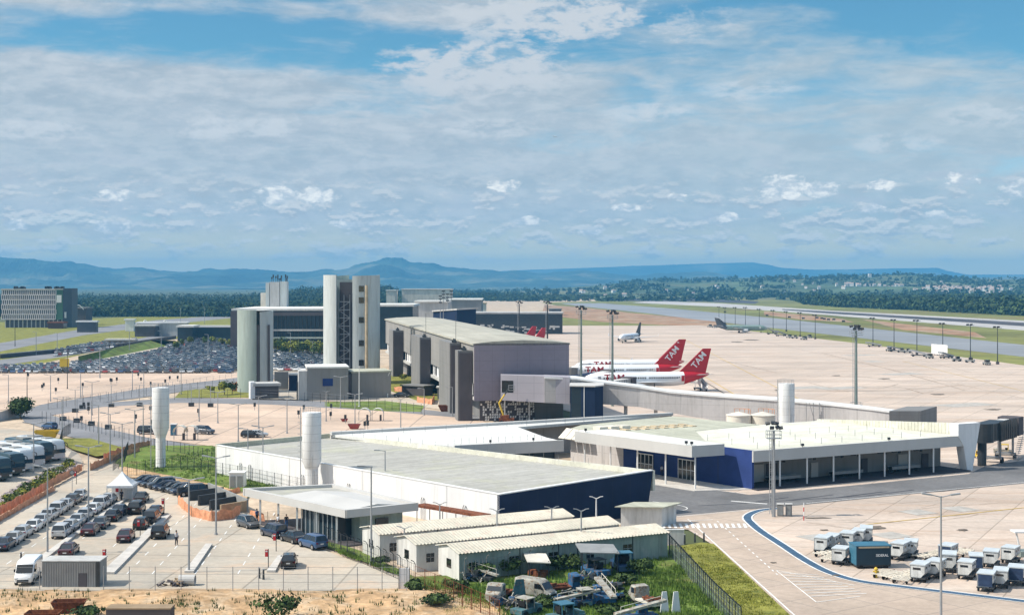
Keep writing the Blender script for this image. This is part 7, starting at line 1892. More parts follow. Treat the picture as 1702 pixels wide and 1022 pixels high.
fence('garden_fence', [(236, 742), (300, 752), (360, 768), (520, 804)], 1.8, 1.9, 'dark fence along the foot of the long white wall', 'wire', z=.6, post='dark_steel', wire='dark_steel')
fence('lot_fence', [(70, 700), (130, 712), (190, 726), (240, 738)], 2.2, 2.2, 'thin post fence along the lane by the second beige lot', 'wire', post='dark_steel', wire='pole_grey')
fence('lot_fence', [(290, 664), (400, 661), (480, 665), (560, 672), (640, 680), (700, 688)], 2.4, 3.0, 'thin post fence along the road behind the second beige lot', 'wire', post='dark_steel', wire='pole_grey')
fence('lot_fence', [(80, 680), (180, 666), (290, 652), (400, 640)], 2.2, 3.2, 'thin post fence between the two beige lots', 'wire', post='dark_steel', wire='pole_grey')
fence('guard_rail_fence', [(150, 664), (250, 647), (395, 626)], 1.3, 4.0, 'low rail along the road below the first beige lot', 'wire', post='pole_grey', wire='concrete', rails=[.6, .7, 1.2, 1.3])
fence('slope_fence', [(98, 752), (104, 728), (117, 720)], 2.0, 1.0, 'dark fence corner beside the farthest coach', 'mesh', z=.6, post='dark_steel', wire='dark_steel')
fence('slope_fence', [(188, 782), (206, 768), (213, 752)], 2.0, 1.1, 'dark short fence on the slope behind the tent', 'mesh', z=.4, post='dark_steel', wire='dark_steel')

# ---- orange barrier nets
def net(pts, h, label, z=.15):
    P = [G(q[0], q[1], z) for q in pts]; mb = MB(); k = 0; L, U = [], []
    for a, b in zip(P, P[1:]):
        m = max(2, int((b-a).length/.7))
        for i in range(m):
            q = a+(b-a)*(i/m); w = random.uniform(-.12, .12); L.append(q+Vector((w, w, 0))); U.append(q+Vector((-w, w*.5, h*random.uniform(.78, 1.05))))
    n = len(L); th = Vector((.02, .03, 0))
    vs = L+U+[q+th for q in U]+[q+th for q in L]
    mb.add(vs, [(i, i+1, n+i+1, n+i) for i in range(n-1)]+[(n+i, n+i+1, 2*n+i+1, 2*n+i) for i in range(n-1)]+[(2*n+i, 2*n+i+1, 3*n+i+1, 3*n+i) for i in range(n-1)])
    t = thing('barrier_net', label, 'barrier', P[0], 0, 'orange barrier netting'); mb.build('netting', 'orange_net', t, P[0])
    for q in P[::1]:
        pm = MB(); pm.cyl(q, q+Vector((0, 0, h+.2)), .035, n=5); pm.build('stake', 'wood', t, P[0])
net([(-60, 888), (0, 856), (40, 834), (90, 806), (138, 781)], 1.25, 'long orange netting at the foot of the rocky slope beside the pale queue')
net([(-60, 900), (0, 866), (40, 843), (92, 814)], .8, 'second sagging orange netting in front of the long one')
net([(150, 782), (188, 765), (235, 752)], 1.2, 'orange netting across the slope left of the tall water tower')
net([(172, 766), (215, 750), (255, 741)], 1.3, 'upper orange netting behind another on the same slope')
net([(296, 838), (318, 858), (352, 866), (386, 862), (402, 852)], 1.35, 'orange netting wrapped around the black unfinished walls')
net([(372, 826), (404, 818)], .9, 'short orange netting beside the white twin door cabin')
net([(415, 862), (445, 868)], 1.2, 'short orange netting at the left foot of the canopy pavilion')
net([(693, 668), (718, 672), (722, 664)], 1.4, 'bright orange netting on the ground before the stair towers')
net([(386, 650), (400, 648)], 2.6, 'orange netting at the foot of the shorter concrete tower')
net([(655, 650), (690, 652)], 1.4, 'orange netting on the lawn beside the plant building')

# ---- rocky slope with flowering ground cover
mb = MB(); rr = random.Random(3)
S_ = [(0, 850), (140, 772), (108, 767), (0, 824)]
P = []
for k in range(520):
    a, b = rr.random(), rr.random()
    q0 = (S_[0][0]+(S_[1][0]-S_[0][0])*a, S_[0][1]+(S_[1][1]-S_[0][1])*a); q1 = (S_[3][0]+(S_[2][0]-S_[3][0])*a, S_[3][1]+(S_[2][1]-S_[3][1])*a)
    q = (q0[0]+(q1[0]-q0[0])*b-10*(1-a)*0, q0[1]+(q1[1]-q0[1])*b); p = G(q[0], q[1], .1+.55*b); s = rr.uniform(.15, .42)
    mb.M = Matrix.Translation(p) @ Matrix.Rotation(rr.uniform(0, 6), 4, 'Z') @ Matrix.Rotation(rr.uniform(-.5, .5), 4, 'X')
    mb.hull([Vector((-s, -s*.8, -s*.4)), Vector((s*.9, -s, -s*.4)), Vector((s, s*.8, -s*.4)), Vector((-s*.7, s, -s*.4))], [Vector((-s*.5, -s*.5, s*.5)), Vector((s*.6, -s*.4, s*.45)), Vector((s*.5, s*.5, s*.4)), Vector((-s*.5, s*.4, s*.6))])
mb.M = None; tag(mb.build('slope_rubble', 'stone'), 'pinkish grey rubble covering the slope below the coaches', 'rubble', kind='stuff')
pts, rad = [], []
for k in range(90):
    a = rr.random(); q = (a*120, 838-a*68+rr.uniform(-8, 6)); p = G(q[0], q[1], .6); pts.append((p.x, p.y, p.z+.1)); rad.append((.8, .8, .35))
tag(leaf_cloud('slope_plants', pts, rad, 26, .35, ['leaf_mid', 'leaf_yellow'], shell=.3), 'low green ground cover on the rocky slope', 'ground cover', kind='stuff')

# ---- tufts of grass
def tufts(name, polys, n, h, matn, label, z=.16, w=.05):
    V = []; Fc = []; rr = random.Random(17)
    for poly, share in polys:
        x0 = min(p[0] for p in poly); x1 = max(p[0] for p in poly); y0 = min(p[1] for p in poly); y1 = max(p[1] for p in poly); m = 0; tries = 0
        while m < n*share and tries < n*20:
            tries += 1
            px, py = rr.uniform(x0, x1), rr.uniform(y0, y1)
            if not inside(px, py, poly): continue
            p = G(px, py, z)
            if noise.noise(Vector((p.x*.22, p.y*.22, 1))) < rr.uniform(-.5, .25): continue
            for k in range(6):
                a = rr.uniform(0, 6.28); hh = h*rr.uniform(.5, 1.3); q = p+Vector((rr.uniform(-.25, .25), rr.uniform(-.25, .25), -.03)); o = len(V)
                V += [q+Vector((w*math.cos(a), w*math.sin(a), 0)), q-Vector((w*math.cos(a), w*math.sin(a), 0)), q+Vector((rr.uniform(-.2, .2)*h, rr.uniform(-.2, .2)*h, hh))]; Fc.append((o, o+1, o+2))
            m += 1
    mb = MB(); mb.add(V, Fc); tag(mb.build(name, matn), label, 'grass', kind='stuff')
tufts('yard_grass', [([(690, 962), (790, 972), (1115, 922), (1226, 1040), (760, 1045)], 1)], 5200, .42, 'grass_blade', 'tall rough grass growing through the scrap yard')
tufts('dry_strip_grass', [([(1126, 908), (1184, 904), (1322, 1032), (1240, 1040)], 1)], 1500, .16, 'leaf_yellow', 'short dry grass on the strip beside the access road', z=.18, w=.04)
tufts('bank_grass_blades', [([(205, 770), (360, 744), (500, 800), (410, 818)], .7), ([(430, 868), (560, 908), (684, 962), (560, 918)], .3)], 1800, .3, 'grass_blade', 'rough grass on the bank and along the pavilion verge', z=.5)
tufts('dirt_weeds', [([(0, 980), (690, 982), (700, 1040), (0, 1045)], 1)], 420, .35, 'leaf_mid', 'sparse weeds scattered on the dirt bank', z=.5)
# ---- shrubs and trees
def plant(name, label, cat, px, py, r, h, mats, n=160, leaf=.35, z=.1, trunk=0.0, group=None, d=None, lobes=5):
    p = G(px, py, z) if d is None else at_depth(px, py, d); t = thing(name, label, cat, p, 0, group); rr = random.Random(int(px*7+py))
    mb = MB()
    top = trunk if trunk else h*.35
    mb.cyl((0, 0, 0), (0, 0, top), max(.05, h*.035), max(.03, h*.02), 7)
    cs, rs = [], []
    for k in range(lobes):
        a = rr.uniform(0, 6.28); q = Vector((r*.55*math.cos(a)*rr.random()**.5, r*.55*math.sin(a)*rr.random()**.5, top+(h-top)*rr.uniform(.25, .72)))
        cs.append(tuple(q+p)); s = r*rr.uniform(.42, .68); rs.append((s, s, min(s, (h-top)*.5)*rr.uniform(.7, 1)))
        mb.cyl((0, 0, top*.8), q, max(.03, h*.016), .02, 5)
    mb.build('trunk' if trunk else 'stem', 'bark', t)
    leaf_cloud('crown' if trunk else 'foliage', cs, rs, n, leaf, mats, t, p, shell=.25)
    return t
plant('tree', 'round dark tree beside the lane above the coaches', 'tree', 34, 696, 3.6, 4.6, ['leaf_dark', 'leaf_mid', 'leaf_dark'], 260, .5, trunk=1.3, lobes=9)
plant('tree', 'small green tree left of the shorter concrete tower', 'tree', 373, 656, 1.7, 4.0, ['leaf_mid', 'leaf_yellow'], 120, .4, trunk=1.3)
plant('tree', 'small leaning tree closest to the shorter concrete tower', 'tree', 386, 655, 1.5, 3.2, ['leaf_mid', 'leaf_dark'], 110, .4, trunk=1.0)
plant('shrub', 'low shrub at the foot of the lane lamp by the second lot', 'shrub', 350, 652, 1.4, 1.8, ['leaf_yellow'], 90, .35)
for k in range(15):
    px = 452+k*6.4; plant('tree', 'yellowish tree, %s from the left in the row before the old terminal' % ORD[k], 'tree', px, 585+.35*k+(k % 2)*3, 2.9+.5*(k % 3), 5.0+1.0*((k*7) % 4)*.6, ['leaf_yellow', 'leaf_mid'] if k % 3 else ['leaf_yellow', 'leaf_dark'], 60, .8, trunk=1.2, group='trees before the old terminal', lobes=5)
for k, (px, py) in enumerate([(292, 582), (303, 576), (316, 574), (340, 574), (354, 571), (368, 576), (382, 578)]):
    plant('tree', 'pale green tree, %s from the left among the far parked cars' % ORD[k], 'tree', px, py, 2.0, 4.4, ['leaf_mid', 'leaf_yellow'], 50, .8, trunk=1.3, group='trees among the far parked cars')
for k, (px, py, r, h, lab) in enumerate([(457, 1034, 2.4, 2.3, 'bushy green shrub at the lower edge of the dirt bank'), (140, 1030, 1.6, 1.1, 'low scrubby bush beside the rusty skip'), (820, 952, 1.2, 2.6, 'tall weed bush against the green hut wall'), (798, 962, 1.6, 1.7, 'spreading bush at the corner of the nearest hut'), (846, 955, 1.4, 1.8, 'leafy bush left of the lean to roof'), (924, 947, 1.6, 1.4, 'low bush below the hut\'s middle windows'), (950, 948, 1.5, 1.6, 'green bush left of the ragged canopy'), (1062, 955, 1.5, 1.6, 'green bush right of the bright blue tractor'), (1040, 975, 1.2, 1.2, 'small dark bush below the bright blue tractor'), (760, 985, 1.6, 1.5, 'bush growing through the rusty fence'), (725, 1010, 2.0, 1.3, 'low bush at the lower end of the rusty fence'), (905, 1012, 1.2, 1.2, 'bush between the flatbed truck and teal tractor'), (1020, 1030, 1.5, 1.2, 'bush at the lower edge beside the belt loader'), (783, 955, 1.1, 1.8, 'thin bush by the gable corner of the nearest hut'), (690, 985, 1.2, 1.3, 'dark bush at the end of the white fence panel'), (632, 940, 1.0, .9, 'low bush between fence and back hut'), (1046, 1000, 1.2, 1.0, 'low bush left of the pale pickup wreck'), (985, 985, 1.3, 1.3, 'bush beside the dark blue belt loader')]):
    plant('shrub', lab, 'shrub', px, py, r, h, ['leaf_mid', 'leaf_dark', 'leaf_mid'], 110, .3, z=.16)
for k, (px, py, r) in enumerate([(705, 640, 1.8), (716, 645, 1.5), (690, 640, 1.6), (668, 632, 1.6)]):
    plant('shrub', 'ornamental shrub on the lawn between the stair towers, %s from the right' % ORD[k], 'shrub', px, py, r, 1.8, ['leaf_yellow', 'leaf_dark'], 70, .4, group='shrubs by the stair towers')

# ---- embankment on the far left
mb = MB()
bk = [(130, 604), (190, 592), (250, 580), (292, 572), (292, 566), (250, 566), (190, 578), (130, 592)]
P = [G(q[0], q[1], .1) for q in bk[:4]]+[G(q[0], q[1], 2.6) for q in bk[4:]]
mb.add(P, [(0, 1, 6, 7), (1, 2, 5, 6), (2, 3, 4, 5)]); tag(mb.build('embankment', 'grass'), kind='structure')
a, b = G(0, 596), G(200, 577); org = a
t = thing('retaining_wall', 'long low dark retaining wall along the far left road', 'wall', org); mb = MB(); c_ = G(292, 563); mb.prism([a.xy, b.xy, c_.xy, (c_.x, c_.y+1), (b.x, b.y+1), (a.x, a.y+1)], 0, 1.6); mb.build('wall', 'tower_dark', t, org)
mb = MB(); mb.prism([(a.x, a.y-.1), (b.x, b.y-.1), (c_.x, c_.y-.1), (c_.x, c_.y+1.1), (b.x, b.y+1.1), (a.x, a.y+1.1)], 1.6, 1.9); mb.build('coping', 'concrete', t, org)
pa, pb = G(-30, 705), G(36, 693); t = thing('retaining_wall', 'slanting pale grey wall end left of the round tree', 'wall', pa); mb = MB(); mb.prism([pa.xy, pb.xy, (pb.x, pb.y+.5), (pa.x, pa.y+.5)], 0, [1.2, 2.6, 2.6, 1.2]); mb.build('wall', 'wall_grey', t, pa); mb = MB(); mb.prism([(pa.x, pa.y-.08), (pb.x+.1, pb.y-.08), (pb.x+.1, pb.y+.6), (pa.x, pa.y+.6)], [1.2, 2.6, 2.6, 1.2], [1.35, 2.75, 2.75, 1.35]); mb.build('coping', 'concrete', t, pa)

# ---- tent
p = G(198, 836); t = thing('tent', 'white peaked tent with open sides at the head of the queues', 'tent', Vector((p.x, p.y+1.5, .15)), R(4))
mb = MB(); w = 1.75; rings = []
for k in range(7):
    f = k/6; s = w*(1-f)**1.18+.05; z = 2.25+1.75*f**1.12; rings.append([Vector((-s, -s, z)), Vector((s, -s, z)), Vector((s, s, z)), Vector((-s, s, z))])
mb.loft(rings); mb.build('canopy', 'white_paint', t)
mb = MB()
for a, b in (((-w, -w), (w, -w)), ((w, -w), (w, w)), ((w, w), (-w, w)), ((-w, w), (-w, -w))):
    mb.hull([Vector((*a, 1.95)), Vector((*b, 1.95)), Vector((*b, 2.3)), Vector((*a, 2.3))], [Vector((a[0]*1.01, a[1]*1.01, 1.95)), Vector((b[0]*1.01, b[1]*1.01, 1.95)), Vector((b[0]*1.01, b[1]*1.01, 2.3)), Vector((a[0]*1.01, a[1]*1.01, 2.3))])
mb.build('valance', 'white_wall', t)
for x in (-w, w):
    for y in (-w, w): mb = MB(); mb.cyl((x*.97, y*.97, 0), (x*.97, y*.97, 2.2), .06, n=6); mb.build('leg', 'pole_grey', t)
mb = MB(); mb.box(-w*.96, w*.9, .0, w*.96, w*.93, 2.1); mb.build('back_panel', 'white_wall', t)
p = G(196, 834); t = thing('service_kiosk', 'small red and white desk inside the tent', 'kiosk', Vector((p.x-.4, p.y+1.2, .15)))
mb = MB(); mb.box(-.3, -.2, 0, .3, .2, 1.1); mb.build('desk', 'white_paint', t); mb = MB(); mb.box(-.2, -.24, 1.1, .2, -.16, 1.75); mb.build('panel', 'sign_red', t)

# ---- sign posts with red plates
def sign_post(px, py, label, h=2.0):
    p = G(px, py); t = thing('sign_post', label, 'sign', Vector((p.x, p.y, .16)), 0, 'red plates on posts')
    mb = MB(); mb.cyl((0, 0, 0), (0, 0, h), .05, n=6); mb.build('post', 'dark_steel', t)
    mb = MB(); mb.box(-.34, -.08, h-.8, -.04, -.03, h-.05); mb.build('plate', 'sign_red', t); mb = MB(); mb.box(-.30, -.09, h-.3, -.08, -.08, h-.15); mb.build('white_mark', 'white_paint', t)
for px, py, lab in ((127, 806, 'red sign plate on a post beside the far end of the pale queue'), (233, 893, 'red sign plate next to the black hatchback'), (273, 855, 'red sign plate at the top end of the middle island'), (176, 946, 'red sign plate behind the container office'), (459, 918, 'red sign plate before the pavilion kerb row'), (446, 946, 'red sign plate on the island by the lone black hatchback')):
    sign_post(px, py, lab)
p = G(120, 818); t = thing('round_sign', 'round dark framed sign on a pole by the orange netting', 'sign', Vector((p.x, p.y, .15))); mb = MB(); mb.cyl((0, 0, 0), (0, 0, 2.9), .05, n=6); mb.build('post', 'pole_grey', t); mb = MB(); mb.cyl((0, -.08, 2.7), (0, -.02, 2.7), .38, n=16); mb.build('disc', 'tower_dark', t); mb = MB(); mb.cyl((0, -.1, 2.7), (0, -.08, 2.7), .27, n=16); mb.build('disc_face', 'cabin_grey', t)
for px, py, lab in ((431, 963, 'dark bollard behind the front fence, left of its twin'), (438, 965, 'dark bollard behind the front fence, right of its twin'), (35, 936, 'thin dark bollard behind the white van'), (1138, 905, 'dark bollard at the hut end by the access road'), (1155, 903, 'dark bollard on the dry grass corner'), (1170, 902, 'dark bollard closest to the access road line')):
    p = G(px, py); t = thing('bollard', lab, 'bollard', Vector((p.x, p.y, .15)), 0, 'dark bollards'); mb = MB(); mb.cyl((0, 0, 0), (0, 0, 1.0), .12, .09, 8); mb.build('post', 'dark_steel', t); mb = MB(); mb.lathe([(.11, 1.0), (.11, 1.06), (0, 1.1)], 8); mb.build('cap', 'pole_grey', t)

# ---- skips, rubble heap
def skip(px, py, rz, label, m, s=1.0, z=.2):
    p = G(px, py, z); t = thing('skip', label, 'skip', p, rz)
    mb = MB(); a = [(-1.1, -.75, 0), (1.1, -.75, 0), (1.1, .75, 0), (-1.1, .75, 0)]; b = [(-1.75, -.95, 1.25), (1.75, -.95, 1.25), (1.75, .95, 1.25), (-1.75, .95, 1.25)]; ai = [(-1.05, -.7, .1), (1.05, -.7, .1), (1.05, .7, .1), (-1.05, .7, .1)]; bi = [(-1.66, -.87, 1.25), (1.66, -.87, 1.25), (1.66, .87, 1.25), (-1.66, .87, 1.25)]
    mb.add(a+b+bi+ai, [(3, 2, 1, 0)]+[(i, (i+1) % 4, 4+(i+1) % 4, 4+i) for i in range(4)]+[(4+i, 4+(i+1) % 4, 8+(i+1) % 4, 8+i) for i in range(4)]+[(8+i, 8+(i+1) % 4, 12+(i+1) % 4, 12+i) for i in range(4)]+[(12, 13, 14, 15)]); mb.build('bin', m, t)
    mb = MB()
    for x in (-.9, 0, .9): mb.hull([Vector((x-.06, -.78, .02)), Vector((x+.06, -.78, .02)), Vector((x+.06, -.83, .02)), Vector((x-.06, -.83, .02))], [Vector((x*1.4-.06, -.96, 1.2)), Vector((x*1.4+.06, -.96, 1.2)), Vector((x*1.4+.06, -1.02, 1.2)), Vector((x*1.4-.06, -1.02, 1.2))])
    mb.build('rib', m, t); mb = MB()
    for x in (-1.45, 1.45): mb.cyl((x, -1.08, .85), (x, -.85, .85), .07, n=6)
    mb.build('lifting_lug', 'dark_steel', t); t.scale = (s,)*3
skip(115, 1017, R(6), 'rusty brown skip on the dirt bank', 'rust', .85, .4)
skip(72, 1036, R(2), 'rusty low skip cut by the lower edge', 'rust', .85, .2)
skip(589, 712, 0, 'red skip on the second beige lot', 'car_red', .75)
skip(572, 700, .3, 'small red skip behind another on the second beige lot', 'car_red', .45)
skip(742, 683, 0, 'dark red skip before the terminal end wall', 'rust', 1.1)
skip(78, 729, .2, 'yellow skip beside the lane behind the coaches', 'yellow', 1.3)
rr = random.Random(6); c0 = G(292, 975); t = thing('rubble_heap', 'small heap of boards and bags behind the front fence', 'rubble', c0)
for nm, m, n_ in (('board', 'wood', 12), ('debris', 'tower_dark', 14)):
    mb = MB()
    for k in range(n_): mb.M = Matrix.Translation((rr.uniform(-1.4, 1.2), rr.uniform(-.5, .5), rr.uniform(.1, .65))) @ Matrix.Rotation(rr.uniform(0, 3), 4, 'Z') @ Matrix.Rotation(rr.uniform(-.6, .6), 4, 'Y'); mb.box(-.5, -.1, -.06, .5, .1, .06)
    mb.M = None; mb.build(nm, m, t)
p = G(311, 974); t = thing('concrete_pipe', 'short grey concrete pipe lying beside the rubble heap', 'pipe', Vector((p.x, p.y, .15))); mb = MB(); mb.loft([[Vector((x, rr_*math.cos(a), .5+rr_*math.sin(a))) for a in [2*math.pi*i/16 for i in range(16)]] for x, rr_ in ((-.8, .5), (.8, .5), (.8, .4), (-.8, .4), (-.8, .5))], cap=False); mb.build('pipe_shell', 'fascia_grey', t); mb = MB(); mb.cyl((.6, 0, .5), (.62, 0, .5), .4, n=16); mb.build('hollow', 'tower_dark', t)
p = G(289, 724); t = thing('portable_toilet', 'blue portable toilet right of the tall water tower', 'toilet', Vector((p.x, p.y, .12))); mb = MB(); mb.box(-.55, -.55, 0, .55, .55, 2.1); mb.build('cabin', 'car_blue', t); mb = MB(); mb.box(-.6, -.6, 2.1, .6, .6, 2.25); mb.build('roof', 'white_paint', t); mb = MB(); mb.box(-.4, -.58, .1, .4, -.55, 1.95); mb.build('door', 'crate_blue_side', t)
p = G(164, 976)
# gate arches at the entry of the second lot
for k, (px, py, lab) in enumerate(((606, 700, 'white arched gate shelter on the second lot, left one'), (628, 700, 'white arched gate shelter on the second lot, right one'), (300, 732, 'cream arched gate shelter beside the blue toilet, left one'), (318, 732, 'cream arched gate shelter beside the blue toilet, right one'))):
    p = G(px, py); t = thing('gate_shelter', lab, 'shelter', Vector((p.x, p.y, .12)), 0, 'arched gate shelters')
    mb = MB(); n = 8; o = [Vector((1.3*math.cos(math.pi*i/n)*1.0, -.9, 1.5+1.2*math.sin(math.pi*i/n))) for i in range(n+1)]
    for a, b in zip(o, o[1:]):
        dn = Vector((0, 1.8, 0)); th = Vector((0, 0, .1)); mb.hull([a, b, b+th, a+th], [a+dn, b+dn, b+dn+th, a+dn+th])
    mb.build('arched_roof', 'white_roof' if k < 2 else 'tank_cream', t)
    for x in (-1.25, 1.25): mb = MB(); mb.cyl((x, 0, 0), (x, 0, 1.6), .07, n=6); mb.build('post', 'pole_grey', t)
    mb = MB(); mb.box(.4, -.3, 0, .8, .3, 1.3); mb.build('ticket_box', 'tower_dark', t)
# short dark marker posts on the beige lots
for k in range(34):
    px = random.uniform(20, 390) if k < 16 else random.uniform(110, 640); py = random.uniform(624, 656) if k < 16 else random.uniform(680, 716)
    p = G(px, py); o = None
    if k == 0:
        mk = thing('lot_marker', 'short dark marker post standing on the open beige car park', 'marker post', Vector((p.x, p.y, .1)), 0, 'marker posts on the beige car parks')
        mb = MB(); mb.cyl((0, 0, 0), (0, 0, 1.0), .07, n=5); mb.build('post', 'pole_grey', mk); mb = MB(); mb.box(-.25, -.2, .9, .25, .2, 1.8); mb.build('head', 'dark_steel', mk)
    else: dup(mk, (p.x, p.y, .1))
# planter boxes under lamp posts on the lots
for k, (px, py) in enumerate(((125, 686), (137, 680), (185, 677), (232, 676), (128, 703), (152, 708), (180, 714), (105, 700), (318, 676), (350, 677))):
    p = G(px, py); t = thing('lamp_base', 'dark square lamp base with cables, %s on the lot edges by the road' % ORD[k], 'base', Vector((p.x, p.y, .12)), 0, 'dark lamp bases')
    mb = MB(); mb.box(-.6, -.5, 0, .6, .5, .9); mb.build('box', 'dark_steel', t); mb = MB(); mb.cyl((0, 0, .9), (0, 0, 5.2), .08, n=6); mb.tube([(-1.3, 0, 5.2), (1.3, 0, 5.2)], .05, 5); mb.build('pole', 'pole_grey', t)

# ---- apron edge equipment
p0, p1 = G(1552, 591), G(1583, 593); org = p0; t = thing('blast_board', 'big white square board at the apron edge', 'board', org)
mb = MB(); mb.prism([p0.xy, (p1.x-2, p1.y), (p1.x-2, p1.y+3.4), (p0.x, p0.y+3.4)], .8, 4.7); mb.build('board', 'white_paint', t, org); mb = MB()
for x in (p0.x+.5, p1.x-3): mb.cyl((x, p0.y+.6, 0), (x, p0.y+.6, 5), .12, n=6)
mb.build('support', 'steel', t, org)
for px, py, a, lab, hgt in ((1573, 596, 1.2, 'stair truck right of the big white board', 3.0), (1283, 556, .9, 'pale stair truck behind the grey green jet\'s nose', 4.6), (1298, 559, 1.0, 'pale stair truck second from the jet\'s nose', 3.8), (1490, 585, .6, 'small stair truck between the fourth and third poles from right', 2.8), (1453, 577, .4, 'stair truck beside the first pole past the green mast', 2.6), (1527, 593, .2, 'stair truck under the light pole left of the white board', 3.2)):
    p = G(px, py); stair_truck((p.x, p.y, .12), a+.9, lab, hgt*.75, 'stair trucks at the apron edge', ('pole_grey', .3))
pr2 = None
for k, (px, py) in enumerate([(1312, 562), (1321, 563), (1336, 565), (1345, 562), (1478, 584), (1498, 586), (1508, 587), (1545, 596), (1590, 601), (1612, 603), (1640, 607), (1210, 549), (1188, 545), (1180, 544), (1060, 568), (1035, 567)]):
    p = G(px, py); lab = 'small dark service vehicle, %s of those standing along the far apron edge' % ORD[k]
    if pr2 is None:
        pr2 = thing('service_tug', lab, 'tug', Vector((p.x, p.y, .12)), .4, 'service vehicles at the apron edge')
        mb = MB(); mb.box(-.9, -1.7, .4, .9, 1.7, 1.05); mb.build('body', 'cabin_grey', pr2); mb = MB(); mb.box(-.8, -1.0, 1.05, .8, .3, 1.9); mb.build('cab', 'tinted', pr2)
        for x in (-.8, .8):
            for y in (-1.1, 1.1): mb = MB(); mb.cyl((x-.15, y, .4), (x+.15, y, .4), .4, n=8); mb.build('wheel', 'black_rubber', pr2)
    else: dup(pr2, (p.x, p.y, .12), random.uniform(0, 3), lab)
for k, (px, py) in enumerate(((1275, 526), (1312, 529), (1335, 531), (1358, 530), (1366, 531), (1370, 532), (1377, 533), (1386, 533), (1402, 536), (1205, 520))):
    p = G(px, py); t = thing('taxiway_sign', 'small dark taxiway sign, %s along the grass strip' % ORD[k], 'sign', Vector((p.x, p.y, .1)), 0, 'dark signs along the taxiway')
    mb = MB(); mb.box(-1.2, -.2, .4, 1.2, .2, 1.6); mb.build('face', 'dark_steel', t); mb = MB(); mb.cyl((-.8, 0, 0), (-.8, 0, .4), .08, n=5); mb.cyl((.8, 0, 0), (.8, 0, .4), .08, n=5); mb.build('leg', 'steel', t)
p = G(1368, 944)
# loader and truck under the right jet bridge
tractor(1668, 757, R(70), 'yellow airport tractor under the right jet bridge', 'scrap_pale', 'yellow', 1.1)
tractor(1628, 763, R(0), 'yellow low tractor at the slanted white wall end', 'yellow', 'yellow', .8)
# white curved panel vehicle at the right picture edge
p = G(1704, 925); t = thing('apron_stair', 'white curved apron stair cut by the right picture edge', 'stair', Vector((p.x, p.y, .13)))
mb = MB(); mb.tube([(-.6, 0, .2), (-.7, 0, 1.2), (-1.0, 0, 2.6)], .1, 6); mb.tube([(.9, 0, .2), (.8, 0, 1.2), (.5, 0, 2.6)], .1, 6); mb.build('side_rail', 'white_paint', t); mb = MB(); mb.box(-1.4, -.8, 2.6, .8, .8, 2.75); mb.build('platform', 'white_paint', t); mb = MB(); mb.box(-.8, -.9, 0, 1.2, .9, .6); mb.build('base', 'mast_green', t)

# ---- the hill town
def house(p, rz, s, label, group):
    mb = MB(); mb.box(-4, -3, -2, 4, 3, 3); mb.add([(-4.4, -3.4, 3), (4.4, -3.4, 3), (4.4, 3.4, 3), (-4.4, 3.4, 3), (-4.4, 0, 4.8), (4.4, 0, 4.8)], [(0, 1, 5, 4), (2, 3, 4, 5), (0, 4, 3), (1, 2, 5)], 1)
    return mb
hm = None; rr = random.Random(14); hv = hill_v; w = 301
for k in range(150):
    if k < 30: px, t_ = rr.uniform(1405, 1500), rr.uniform(.50, .58)
    elif k < 110: px, t_ = rr.gauss(1600, 34), rr.uniform(.28, .50)
    else: px, t_ = rr.uniform(960, 1700), rr.uniform(.25, .6)
    if not 900 < px < 1800: continue
    i = int((px-680)/1320*300); j = int(t_*60*.7); v_ = hv[j*w+i]; s = rr.uniform(.55, 1.15)
    if hm is None:
        hm = house(None, 0, 1, '', '').build('house', ['house_white', 'pale_roof' if False else 'house_roof']); o = hm
    else: o = hm.copy(); C.objects.link(o)
    o.name = 'house'
    o.location = (v_[0], v_[1]+rr.uniform(-20, 20), v_[2]+1.5); o.rotation_euler = (0, 0, rr.uniform(-.6, .6)); o.scale = (s, s, s*rr.uniform(.9, 1.8))
    tag(o, 'tiny pale house on the hazy hillside beyond the runway', 'house', 'houses of the far hill town')
j = 30; i = int((1447-680)/1320*300); v_ = hv[j*w+i]; mb = MB(); mb.box(-4, -4, -2, 4, 4, 11); t = tag(mb.build('tower_block', 'house_white', loc=(v_[0], v_[1], v_[2])), 'single white tower block standing in the hill town', 'tower block')

